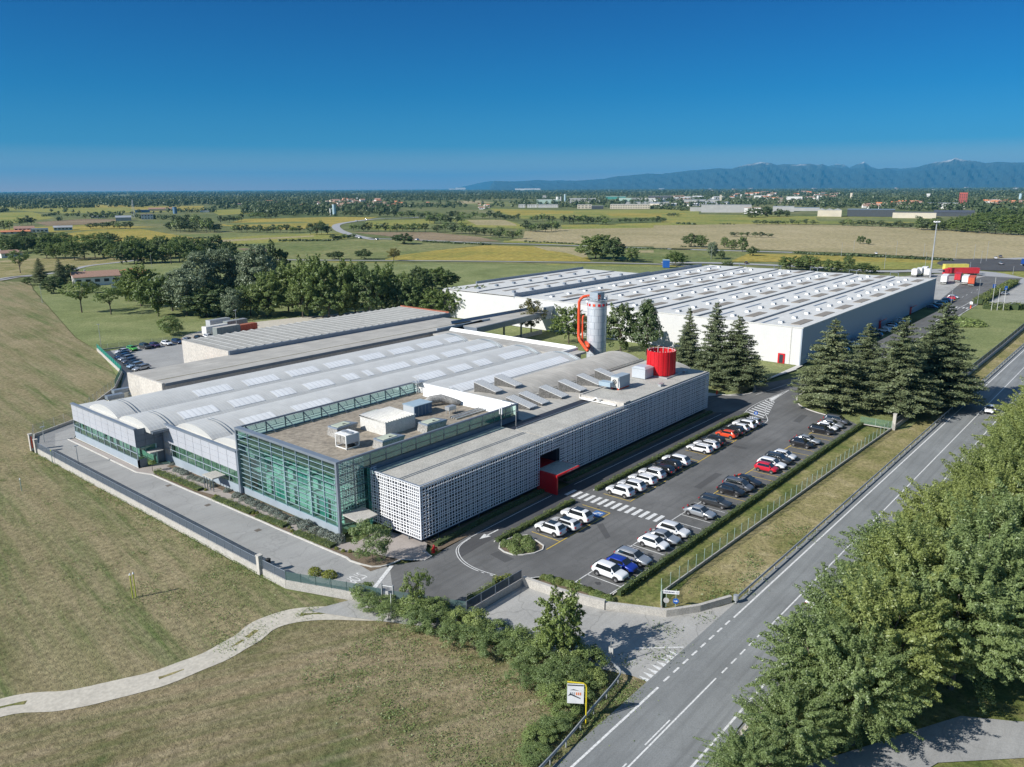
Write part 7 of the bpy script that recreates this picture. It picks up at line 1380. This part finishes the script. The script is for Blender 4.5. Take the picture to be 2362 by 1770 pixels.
# thicket before the forecourt
thick = [(49.6,64.0,2.6,1.5),(48.6,62.0,2.4,1.4),(50.0,60.2,2.2,1.3),(48.6,58.6,2.6,1.5),(50.4,56.6,3.6,1.7),(49.2,55.0,3.4,1.6),(51.4,54.4,3.8,1.6),(50.2,52.6,3.0,1.7),(51.9,51.4,3.2,1.5),(49.8,50.2,2.8,1.7),(52.3,49.2,3.4,1.7),(50.6,47.9,3.2,1.7),(52.6,46.6,3.2,1.7),(50.8,45.4,3.0,1.7),(53.0,44.0,3.4,1.7),(51.4,42.6,3.2,1.8),(53.8,41.2,3.8,1.8),(52.0,40.0,3.4,1.8),(54.6,38.8,3.8,1.7),(52.6,37.4,3.2,1.8),(55.0,36.6,3.2,1.5),(50.6,38.2,2.8,1.7),(49.6,36.2,2.4,1.7),(51.8,35.4,2.2,1.6),(48.0,34.8,1.7,1.5),(46.2,34.2,1.6,1.5),(44.2,34.6,1.3,1.5),(49.0,40.6,2.2,1.6),(53.4,35.4,2.0,1.4),(42.5,33.6,1.2,1.4)]
for i,(x,y,h,r_) in enumerate(thick): place(('shrub','shrub2')[i%2], x, y, h*.82, r_*1.02, label=f'wild green shrub, {(ORD+["twenty-third","twenty-fourth","twenty-fifth","twenty-sixth","twenty-seventh","twenty-eighth","twenty-ninth","thirtieth"])[i]} from the gate in the thicket before the forecourt', group='shrubs of the thicket before the forecourt', cat='shrub', name='wild_shrub', z=-.15)
place('light', 54.6, 40.2, 7.2, 2.3, label='taller yellow-green sapling rising from the thicket', i=1); place('open', 51.2, 56.8, 5.4, 1.6, label='thin pale sapling at the left of the thicket', i=2)
e = empty('hut_post', (49.3,59.0,0), 0, 'white wooden stake sticking out of the thicket', 'stake'); b = MB(); b.bar((0,0,-.1),(.05,.0,2.6),.04); part(b,'stake',M['white'],e)
e = empty('sign_pole', (56.9,35.7,0), 0, 'grey pole with a small sign at the end of the curved guard rail', 'sign'); b = MB(); b.cyl(0,0,0,3.2,.045); part(b,'pole',M['galv'],e); b = MB(); b.box(-.03,.0,-.25,.25,1.2,1.9); part(b,'plate',SG,e)
# loose weeds and tufts as ground cover
def tufts(name, polys, n, size, leaf, seed, h=.12, label=None):
    rng = np.random.default_rng(seed); Ps = []
    for (x0,x1,y0,y1,m_) in polys:
        k = int(n*m_); cx = rng.uniform(x0,x1,max(3,k//60)); cy = rng.uniform(y0,y1,max(3,k//60)); idx = rng.integers(0,len(cx),k); rr = rng.normal(size=(k,2))*rng.uniform(.3,1.3,(len(cx),1))[idx]
        Ps.append(np.stack([cx[idx]+rr[:,0], cy[idx]+rr[:,1], rng.uniform(0,h,k)-.1],1))
    P = np.concatenate(Ps); Nn = rng.normal(size=P.shape)*.5+[0,0,1]; V, F = leaves(P, Nn, size, rng, .4, .3, .5); me = np_mesh(name, V, F, LEAF[leaf]); o = bpy.data.objects.new(name, me); C.objects.link(o); tag(o, label or 'loose weeds and grass tufts', 'weeds', kind='stuff'); return o
tufts('grass_tufts', [(20,45,84,150,.22),(34,45,66,84,.15),(36,50,31.5,58,.5),(44.6,45.4,74,150,.35),(49,56,31.6,36,.15),(30,36,82,87,.03)], 26000, .16, 'weed', 61, .12, 'tufts of rough grass and weeds on the meadows')
tufts('verge_weeds', [(58,75,17.0,21.6,.3),(75,180,17.5,21.6,.6),(57.5,100,31.6,36,.12)], 20000, .22, 'weed', 62, .25, 'rough weeds along the main road')

# ================================================================== distant woods, farms, village, factories
WALLC = {'white': simple('wall_white', (.74,.73,.70), .8, var=.08, sc=.1, obj=True), 'cream': simple('wall_cream', (.62,.56,.45), .8, var=.1, sc=.1, obj=True), 'grey': simple('wall_grey', (.42,.42,.41), .8, var=.1, sc=.1, obj=True), 'blue': simple('wall_blue', (.12,.22,.34), .7, var=.1, obj=True), 'mint': simple('wall_mint', (.45,.60,.52), .7, var=.1, obj=True),
 'teal': simple('wall_teal', (.08,.30,.26), .7, var=.1, obj=True), 'red': simple('wall_red', (.42,.10,.08), .8, var=.15, obj=True), 'dark': simple('wall_dark', (.06,.07,.08), .6, var=.15, obj=True), 'paleblue': simple('wall_paleblue', (.38,.52,.58), .7, var=.1, obj=True)}
ROOFC = {'tile': M['tile'], 'orange': simple('orange_tiles', (.58,.22,.10), .85, var=.2, sc=.6, obj=True), 'grey': simple('roof_grey', (.36,.37,.38), .8, var=.15, sc=.1, obj=True), 'dark': simple('roof_dark', (.08,.09,.11), .7, var=.2, obj=True), 'white': simple('roof_white', (.70,.71,.71), .7, var=.08, sc=.1, obj=True), 'bluegrey': simple('roof_bluegrey', (.20,.26,.32), .6, var=.12, obj=True), 'silver': simple('roof_silver', (.55,.57,.58), .4, metal=.4, obj=True)}
PANE = simple('far_window', (.03,.04,.05), .2)
def fbuild(reg, x0, x1, yb, yt, wall, roof, label, kind='flat', depth=None, rot=0.0, nwin=0, name=None, group=None, cat='building'):
    a = G(reg, x0, yb); c = G(reg, x1, yb); m_ = ((a[0]+c[0])/2, (a[1]+c[1])/2); wd = math.hypot(a[0]-c[0], a[1]-c[1]); nx_, ny_ = npx(reg, (x0+x1)/2, yb); _, nt = npx(reg, 0, yt)
    h = max(3.0, CAMZ*(ny_-nt)/(ny_-hor(nx_))); dp = depth or min(wd*.7, 40); az = math.atan2(m_[1], m_[0]); cr_, sr_ = math.cos(rot), math.sin(rot)
    e = empty(name or ('house' if kind == 'gable' else 'industrial_building' if kind == 'flat' else 'tower'), (m_[0]+math.cos(az)*dp/2, m_[1]+math.sin(az)*dp/2, -.3), az+rot, label, cat, group); w2 = wd/2; d2 = dp/2
    if kind == 'gable':
        he = h*.68; b = MB(); b.add([(-d2,-w2,0),(d2,-w2,0),(d2,w2,0),(-d2,w2,0),(-d2,-w2,he),(d2,-w2,he),(d2,w2,he),(-d2,w2,he),(0,-w2,h-.05),(0,w2,h-.05)],[(3,2,1,0),(0,1,5,8,4),(1,2,6,5),(2,3,7,9,6),(3,0,4,7)]); b.build('wall', WALLC[wall], e)
        o_ = .5; b = MB(); b.add([(-d2-o_,-w2-o_,he-.25),(-d2-o_,w2+o_,he-.25),(0,w2+o_,h),(0,-w2-o_,h),(d2+o_,-w2-o_,he-.25),(d2+o_,w2+o_,he-.25),(-d2-o_,-w2-o_,he-.45),(-d2-o_,w2+o_,he-.45),(0,w2+o_,h-.2),(0,-w2-o_,h-.2),(d2+o_,-w2-o_,he-.45),(d2+o_,w2+o_,he-.45)],[(0,3,2,1),(3,4,5,2),(6,7,8,9),(9,8,11,10),(0,1,7,6),(4,10,11,5),(0,6,9,3),(3,9,10,4),(1,2,8,7),(2,5,11,8)]); r_ = b.build('roof', ROOFC[roof], e)
        if wd > 12: b = MB(); b.box(.4,1.1,w2*.4,w2*.4+.7,h-.6,h+.7); b.build('chimney', WALLC[wall], r_)
    elif kind == 'cyl':
        b = MB(); b.cyl(0,0,0,h,w2,n=14); b.build('shaft', WALLC[wall], e); b = MB(); b.cyl(0,0,h,h*1.04,w2*1.08,n=14); b.build('cap', ROOFC[roof], e)
    else:
        b = MB(); b.box(-d2,d2,-w2,w2,0,h-.3); b.build('wall', WALLC[wall], e); b = MB(); b.box(-d2-.15,d2+.15,-w2-.15,w2+.15,h-.3,h); b.build('roof', ROOFC[roof], e)
        if kind == 'saw':
            n = max(3,int(wd/12))
            for i in range(n): b = MB(); y0 = -w2+wd*i/n; y1 = -w2+wd*(i+1)/n; b.add([(-d2,y0,h),(-d2,y1,h),(-d2,(y0+y1)/2,h+2.2),(d2,y0,h),(d2,y1,h),(d2,(y0+y1)/2,h+2.2)],[(0,2,1),(3,4,5),(0,3,5,2),(2,5,4,1)]); b.build('roof_gable', ROOFC[roof], e)
    if nwin:
        rows_ = 1 if h < 7 else 2 if h < 12 else int(h/3.4)
        for k in range(rows_):
            for i in range(nwin): y = -w2+wd*(i+.5)/nwin; z = h*(.68 if kind == 'gable' else .9)*(k+.55)/rows_; b = MB(); ww = min(1.1, wd/nwin*.3) if kind != 'flat' else wd/nwin*.3; b.box(-d2-.08,-d2-.01,y-ww,y+ww,z-.7,z+.7); b.build('window', PANE, e)
    return e
# farm beyond the wood
fbuild('T1',490,745,768,676,'white','tile','white two-storey farmhouse with a brown tiled roof behind the dark trees','gable',11,.10,5,name='farmhouse'); fbuild('T1',790,900,755,664,'cream','orange','smaller farm building with a bright orange tiled roof','gable',16,.9,2,name='farm_outbuilding'); fbuild('R1',1440,1600,1330,1270,'white','white','low pale garden wall building below the farmhouse','flat',3)
fbuild('R1',-40,215,905,815,'white','tile','white shed cut by the left edge of the picture','gable',14,.5,2)
for a_ in (((('R1',55,350,602,560)),'cream','orange','long house with an orange roof at far left','gable',4),(('R1',215,420,590,505),'white','tile','big house with a pink-brown roof above the orange one','gable',5),(('R1',430,600,592,535),'white','bluegrey','low white building right of the pink-roofed house','flat',4),(('R1',710,905,560,500),'paleblue','grey','pale blue box-shaped house alone in the left fields','gable',5),
 (('R1',1495,1660,438,372),'grey','silver','silvery round-roofed barn in the left distance','gable',0),(('R1',1815,1945,420,352),'white','tile','white and turquoise building right of the silvery barn','flat',4),(('R1',1925,2190,312,272),'cream','tile','long red-roofed building in the left distance','gable',0),(('R1',1740,1895,332,300),'blue','bluegrey','dark blue-grey roofed shed beside the long red roof','flat',0),(('R1',1180,1330,400,372),'white','grey','cluster-like pale house before the dark trees','gable',3),(('R1',350,480,105,92),'white','white','white industrial shed far in the left woods','flat',0),
 (('R2',195,295,212,192),'white','white','long white shed alone before the far left woods','flat',0),(('R2',110,156,348,262),'blue','bluegrey','blue silo tower standing out of the left copse','cyl',0),(('R2',1130,1250,260,232),'white','tile','white villa among trees left of the village','gable',3),(('R2',1300,1370,200,178),'cream','orange','orange-roofed house in the far woods','gable',0),(('R2',880,960,238,218),'cream','tile','brown-roofed house among trees','gable',0),(('R2',460,560,330,308),'white','grey','low grey roof behind the left copse','flat',0),
 (('R3',42,84,470,338),'paleblue','tile','pale striped water tower with a red top by the village','cyl',0),(('R3',5,24,480,392),'white','grey','thin white tower beside the striped one','cyl',0),(('R3',344,362,300,250),'white','tile','white bell tower of the village','flat',0),(('R3',720,815,395,345),'white','tile','white house with a brown roof at the right of the village','gable',4),(('R3',1910,1960,405,365),'white','tile','white farmhouse on the distant road','gable',2),(('R3',1570,1612,158,140),'white','white','white tower block pair on the far horizon','flat',0),(('R3',1650,1690,158,128),'white','white','taller white block on the far horizon','flat',0)):
    p_, wl, rf, lb, kd, nw = a_; fbuild(*p_, wl, rf, lb, kd if kd != 'gable' or True else kd, nwin=nw)
big = [(('R4',310,395,548,505),'white','grey','flat',4,'short white office, left end of the factory estate'),(('R4',420,548,548,506),'white','dark','flat',6,'white dotted block, second from the left of the estate'),(('R4',560,812,548,506),'white','dark','flat',10,'long white dotted block of the estate'),(('R4',545,835,500,446),'mint','white','flat',0,'pale green-white hall behind the dotted blocks'),(('R4',618,662,448,392),'grey','grey','flat',0,'grey square tower on the pale green hall'),(('R4',788,832,452,410),'white','white','cyl',0,'fat white silo of the estate'),(('R4',840,862,465,408),'grey','grey','cyl',0,'thin grey silo beside the fat white one'),(('R4',890,916,475,380),'paleblue','white','cyl',0,'tallest blue-white silo of the estate'),
 (('R4',940,1290,470,430),'grey','white','flat',0,'long grey roof behind the silos'),(('R4',1060,1242,562,508),'cream','grey','flat',4,'cream hall left of the dark-fronted one'),(('R4',1240,1392,566,524),'dark','grey','flat',0,'dark-fronted hall in the front row of the estate'),(('R4',1478,1985,564,505),'cream','grey','flat',16,'very long concrete hall with square windows'),(('R4',1425,1672,442,405),'teal','white','flat',0,'white-topped teal hall at the back of the estate'),(('R4',1590,1752,468,426),'mint','white','flat',0,'mint green hall at the back of the estate'),(('R4',1758,1912,452,424),'grey','grey','flat',0,'plain grey hall at the back of the estate'),(('R4',1920,2050,470,425),'white','grey','flat',5,'white hall with dark windows'),(('R4',1640,2230,500,474),'grey','bluegrey','flat',0,'wide blue-grey roofs behind the concrete hall'),(('R4',355,500,328,305),'white','white','flat',0,'long white building in the far woods, left'),
 (('R5',-20,262,522,475),'dark','white','flat',0,'white-roofed hall with a dark wall'),(('R5',270,398,522,490),'white','white','flat',3,'small white hall left of centre'),(('R5',400,822,562,516),'grey','bluegrey','flat',0,'broad blue-grey roofed hall'),(('R5',470,602,656,606),'grey','grey','flat',0,'grey block left of the biggest concrete hall'),(('R5',602,1195,670,580),'grey','grey','flat',0,'biggest plain grey concrete hall at the field edge'),(('R5',1112,1332,684,610),'white','tile','flat',0,'white hall behind the round field trees'),(('R5',1452,1702,660,596),'grey','silver','flat',0,'grey-green hall right of the round field trees'),(('R5',1700,2005,652,612),'grey','bluegrey','flat',0,'low blue-grey hall with lorries before it'),(('R5',1985,2262,718,640),'cream','grey','saw',0,'cream hall with a zigzag roof'),(('R5',1970,2002,538,470),'white','blue' if False else 'bluegrey','cyl',0,'white water tower with a blue top'),(('R5',745,885,512,480),'white','white','flat',2,'white hall before the church'),(('R5',1230,1400,502,470),'white','white','flat',0,'flat white roofs in the middle of the town'),(('R5',1610,1802,522,482),'white','paleblue' if False else 'white','flat',0,'pale hall at the right of the town'),(('R5',1510,1755,562,530),'cream','tile','flat',4,'terraced town block with brown roof'),(('R5',820,845,530,460),'cream','tile','flat',0,'cream church tower in the town'),(('R5',1065,1085,510,455),'white','grey','flat',0,'slim white tower right of the church'),
 (('R6',118,662,718,632),'dark','bluegrey','flat',0,'long dark glassy hall with a blue-grey roof'),(('R6',660,1150,738,668),'cream','dark','flat',0,'open timber shed with a dark roof'),(('R6',1150,1600,716,644),'dark','dark','gable',0,'dark shed with a low gable'),(('R6',1430,1524,605,432),'red','red' if False else 'tile','flat',4,'tall red brick tower block at far right'),(('R6',1052,1096,492,446),'white','white','flat',0,'lone white cube block among trees'),(('R6',146,184,502,440),'cream','tile','cyl',0,'cream water tower among trees'),(('R6',2148,2184,512,445),'paleblue','bluegrey','cyl',0,'pale blue water tower at far right'),(('R6',970,1425,604,556),'grey','silver','flat',0,'pale blue-grey hall roofs behind the houses'),(('R6',1775,1935,548,514),'grey','grey','flat',6,'grey slab building at far right'),(('R6',1230,1505,625,588),'white','white','flat',0,'white low hall before the red tower')]
for p_, wl, rf, kd, nw, lb in big: fbuild(*p_, wl, rf, lb, kd, nwin=nw)
def village(reg, box, n, hpx, wpx, label, group, roofs=('tile','tile','orange'), walls=('white','cream','white')):
    for _ in range(n):
        x = R.uniform(box[0], box[2]); y = R.uniform(box[1], box[3]); w_ = wpx*R.uniform(.8,1.7); fbuild(reg, x, x+w_, y, y-hpx*R.uniform(.8,1.35), R.choice(walls), R.choice(roofs), label, 'gable', None, R.uniform(-.8,.8), 0, group=group)
village('R3',(0,300,620,388),44,32,55,'tiled house of the village below the bell tower','houses of the village below the bell tower'); village('R3',(640,330,880,392),7,30,55,'tiled house at the right end of the village','houses at the village right end'); village('R3',(1150,320,1260,340),3,14,30,'small house beyond the village','houses beyond the village')
village('R2',(1400,195,2150,290),20,18,45,'pale house among the trees left of the village','houses among trees left of the village'); village('R3',(1880,345,2080,410),8,18,36,'farm building on the distant road','farm buildings on the distant road')
village('R5',(900,440,2200,520),34,22,60,'tiled house of the town beyond the factories','houses of the town beyond the factories'); village('R5',(0,490,900,600),30,26,90,'hall or house between the estate buildings','small halls between the estate buildings',('grey','white','tile','silver'),('white','grey','cream'))
village('R6',(290,575,560,625),13,34,60,'tiled house, left cluster of the right-hand town','houses of the right-hand town, left cluster'); village('R6',(590,560,940,625),22,38,65,'tiled house, middle cluster of the right-hand town','houses of the right-hand town, middle cluster'); village('R6',(1700,560,2300,612),30,38,70,'tiled house, far right cluster of the right-hand town','houses of the right-hand town, right cluster'); village('R4',(900,430,1300,500),10,18,60,'low estate building among trees','low estate buildings among trees',('grey','white','silver'),('white','grey'))
village('R5',(0,370,2200,440),26,9,26,'pale speck of a house in the far woods','pale houses in the far woods',('tile','white','grey')); village('R6',(0,330,2200,430),20,9,28,'pale speck of a building in the far right woods','pale buildings in the far right woods',('tile','white','white'))
e = fbuild('z7',1180,1260,1290,1240,'blue','bluegrey','unused','flat') if False else None
g_ = G('T2',2090,655); e = empty('blue_container', (g_[0],g_[1],0), .6, 'small bright blue cabin by the lane behind the warehouse', 'cabin'); b = MB(); b.box(-2.2,2.2,-1.8,1.8,0,4.2); b.build('wall', SB, e); b = MB(); b.box(-2.3,2.3,-1.9,1.9,4.2,4.35); b.build('roof', WALLC['paleblue'], e)
# woods too dense and far to count: one mass of leaf clumps
def blob_leaves(pts, rng, nq=34):
    Vs = []
    pts = np.array(pts); n = len(pts); k = n*nq; idx = np.repeat(np.arange(n), nq); d = rng.normal(size=(k,3)); d /= np.linalg.norm(d,axis=1)[:,None]
    rad = pts[idx,3]; hh = pts[idx,2]; lob = rng.uniform(0,6.28,n)[idx]
    wob = (1+.22*np.sin(3*np.arctan2(d[:,1],d[:,0])+lob))*rng.uniform(.75,1.08,k)
    P = np.stack([pts[idx,0]+d[:,0]*rad*wob, pts[idx,1]+d[:,1]*rad*wob, -.3+hh*.52+d[:,2]*hh*.48*wob],1)
    s_ = (rad*.75)[:,None]; nrm = d.copy(); nrm[:,2] += .3; nrm /= np.linalg.norm(nrm,axis=1)[:,None]; t = rng.normal(size=(k,3)); t -= (t*nrm).sum(1)[:,None]*nrm; t /= np.linalg.norm(t,axis=1)[:,None]; b = np.cross(nrm,t)
    s_ = s_*rng.uniform(.6,1.2,(k,1)); V = np.stack([P-t*s_*.5, P+b*s_*.42-nrm*s_*.06, P+t*s_*.5, P-b*s_*.42-nrm*s_*.06],1).reshape(-1,3); return V, np.arange(k*4).reshape(k,4)
def dens(x, y):
    """how wooded the plain is at a pixel of the photograph (native units)"""
    d = 0
    if y < 449: d = .95
    elif y < 466: d = .93 if not (760 < x < 900 and y > 462) else .5
    if 466 <= y < 472: d = .75 if x < 820 else .1 if x < 1200 else .5
    if x < 640 and 466 <= y < 474: d = .6 if (x > 250 and y < 470) else .25
    if 560 < x < 920 and 462 <= y < 492: d = .42
    if 920 < x < 1210 and 462 < y < 482: d = .06
    if 1200 < x < 1500 and 452 < y < 478: d = .22
    if x >= 1500 and 445 < y < 484: d = .60 if y < 458 else .26 if x > 1900 or y < 470 else .14
    if x >= 2000 and 484 <= y < 492: d = .3
    return d
rng = np.random.default_rng(99); pool = []
tries = 26000
for _ in range(tries):
    x = rng.uniform(-60,2420); y = 436.5+ (rng.uniform(0,1)**1.25)*56 - (x-1181)*.0055
    yy = y+(x-1181)*.0055
    if rng.random() > dens(x, yy): continue
    cl = math.sin(x*.021+yy*.35)+math.sin(x*.009-yy*.6+1)+.8*math.sin(x*.047+2+yy*.2)
    if yy > 445 and cl < -1.25: continue
    g_ = G('N', x, y); dd = math.hypot(*g_)
    if dd > 26000: continue
    sc_ = 1.0 if dd < 3500 else min(4.5, dd/3500)
    hh = rng.uniform(8,15)*(1 if dd < 5000 else 1.15); pool.append((g_[0], g_[1], hh, rng.uniform(4,7)*sc_))
def srow(reg, pts, n, h, w_, jx=6, jy=3):
    seg = [math.hypot(pts[i+1][0]-pts[i][0], pts[i+1][1]-pts[i][1]) for i in range(len(pts)-1)]; T_ = sum(seg)
    for j in range(n):
        s_ = (j+.5)/n*T_; i = 0
        while i < len(seg)-1 and s_ > seg[i]: s_ -= seg[i]; i += 1
        t_ = min(1,s_/seg[i]); x = pts[i][0]+(pts[i+1][0]-pts[i][0])*t_+R.uniform(-jx,jx); y = pts[i][1]+(pts[i+1][1]-pts[i][1])*t_+R.uniform(-jy,jy)
        X, Y = G(reg,x,y); nx_, nyb = npx(reg,x,y); hg = CAMZ*(h*R.uniform(.7,1.15)*CR[reg][0])/(nyb-hor(nx_)); dep = Vector((X,Y,-CAMZ)).dot(_fw); pool.append((X,Y,hg,w_*R.uniform(.7,1.2)*CR[reg][0]/2*dep/FPX))
srow('R1',[(0,330),(110,320)],4,55,60); srow('R1',[(190,300),(420,285),(1210,272)],26,45,55); srow('R1',[(450,235),(900,238)],10,45,60); srow('R1',[(820,320),(860,320)],2,55,50); srow('R1',[(1080,225),(1600,232),(2211,235)],40,60,60,10,6); srow('R1',[(1620,270),(1900,250)],8,30,40)
srow('R1',[(530,390),(660,370),(760,360)],7,40,50); srow('R1',[(720,440),(780,435)],3,60,50); srow('R1',[(1180,410),(1560,380)],9,70,60,10,5); srow('R1',[(1700,400),(2211,420)],14,65,60,12,10); srow('R1',[(600,330),(1400,350),(2100,330)],16,40,50,12,8)
srow('R2',[(0,330),(640,320)],16,60,60,12,8); srow('R2',[(600,290),(1300,260),(1900,300)],34,50,55,14,9); srow('R2',[(1460,360),(1700,380)],8,85,70); srow('R2',[(0,218),(700,222),(1400,240)],34,40,50,12,5); srow('R2',[(1800,370),(2211,380)],7,45,50); srow('R2',[(200,680),(570,655)],12,26,40,6,3); srow('R2',[(380,740),(1280,770)],22,32,60,8,6); srow('R2',[(1440,700),(2211,690)],18,28,60,8,5)
srow('R3',[(0,265),(1000,275),(2211,262)],60,75,40,10,6); srow('R3',[(960,280),(2211,272)],50,95,24,8,4); srow('R3',[(900,370),(1500,385)],18,55,60,12,9); srow('R3',[(1480,375),(1700,365)],6,80,70); srow('R3',[(0,370),(600,385)],14,45,50,10,10); srow('R3',[(2010,400),(2100,350),(2190,360)],6,40,45); srow('R3',[(0,780),(330,760)],8,40,60,10,14); srow('R3',[(1190,820),(2050,855)],26,26,60,8,3)
srow('R4',[(0,430),(900,432)],50,85,26,8,4); srow('R4',[(330,500),(830,500)],14,45,50); srow('R4',[(820,540),(1060,545)],7,35,45); srow('R4',[(1180,470),(1280,470)],3,50,50); srow('R4',[(1400,540),(1560,560)],4,30,40); srow('R4',[(1980,560),(2211,565)],7,45,50); srow('R4',[(380,985),(1000,1010),(1110,1030)],16,22,50,6,3); srow('R4',[(1680,1060),(2211,1075)],14,12,50); srow('R4',[(0,395),(2211,400)],70,30,40,14,8); srow('R4',[(1430,490),(1650,500)],6,40,50)
srow('R5',[(0,620),(460,650)],14,45,60,8,6); srow('R5',[(900,540),(1400,570)],8,50,60,12,12); srow('R5',[(1750,590),(2211,600)],14,75,65,12,12); srow('R5',[(300,805),(540,815)],4,30,60); srow('R5',[(810,812),(1010,812)],5,18,30); srow('R5',[(0,450),(2211,455)],70,40,45,14,12); srow('R5',[(800,580),(1600,560)],16,35,60,10,10); srow('R5',[(1700,1150),(2211,1180)],16,26,60,8,5); srow('R5',[(350,1080),(430,1080)],2,22,40)
srow('R6',[(0,480),(700,540),(1500,530)],34,60,60,14,14); srow('R6',[(1600,630),(1750,640)],5,80,80); srow('R6',[(0,1170),(900,1215),(1360,1245)],34,34,70,10,6); srow('R6',[(1000,470),(2211,480)],46,60,60,14,24); srow('R6',[(0,600),(500,560)],14,60,60,10,20); srow('R6',[(1650,700),(2211,650)],20,110,110,16,18); srow('R6',[(850,735),(1000,740)],4,40,50)
V, F = blob_leaves(pool, rng); me = np_mesh('distant_woods', V, F, LEAF['far']); o = bpy.data.objects.new('distant_woods', me); C.objects.link(o); tag(o, 'dense woods and hedgerows covering the far plain', 'woods', kind='stuff')
# transmission pylons on the plain
for i,(r_,x,yb,yt) in enumerate((('R1',1712,405,170),('R2',1205,300,240),('R1',340,60,38))):
    g_ = G(r_,x,yb); nx_, ny_ = npx(r_,x,yb); h = CAMZ*((yb-yt)*.1809)/(ny_-hor(nx_)); h = min(h,55); e = empty('power_pylon', (g_[0],g_[1],-.3), .5, ['tall lattice pylon in the left distance','small lattice pylon left of the village','tiny mast on the far left horizon'][i], 'pylon'); b = MB()
    for sx, sy in ((-1,-1),(1,-1),(1,1),(-1,1)): b.bar((sx*h*.08,sy*h*.08,0),(sx*.3,sy*.3,h),h*.006,n=4)
    part(b,'mast',M['galv'],e); b = MB(); b.bar((-h*.16,0,h*.85),(h*.16,0,h*.85),h*.006,n=4); b.bar((-h*.13,0,h*.72),(h*.13,0,h*.72),h*.006,n=4); part(b,'crossarm',M['galv'],e)
# haze
hz = MB(); hz.box(-3000,52000,-42000,52000,-1.5,1250); hm = bpy.data.materials.new('haze'); hm.use_nodes = True; t = hm.node_tree; t.nodes.remove(t.nodes['Principled BSDF']); pv = N(t,'ShaderNodeVolumePrincipled'); pv.inputs['Color'].default_value = (.11,.52,.92,1); pv.inputs['Density'].default_value = 3.8e-5; pv.inputs['Anisotropy'].default_value = 0.0
t.links.new(pv.outputs[0], t.nodes['Material Output'].inputs['Volume']); tag(hz.build('haze', hm), kind='stuff')
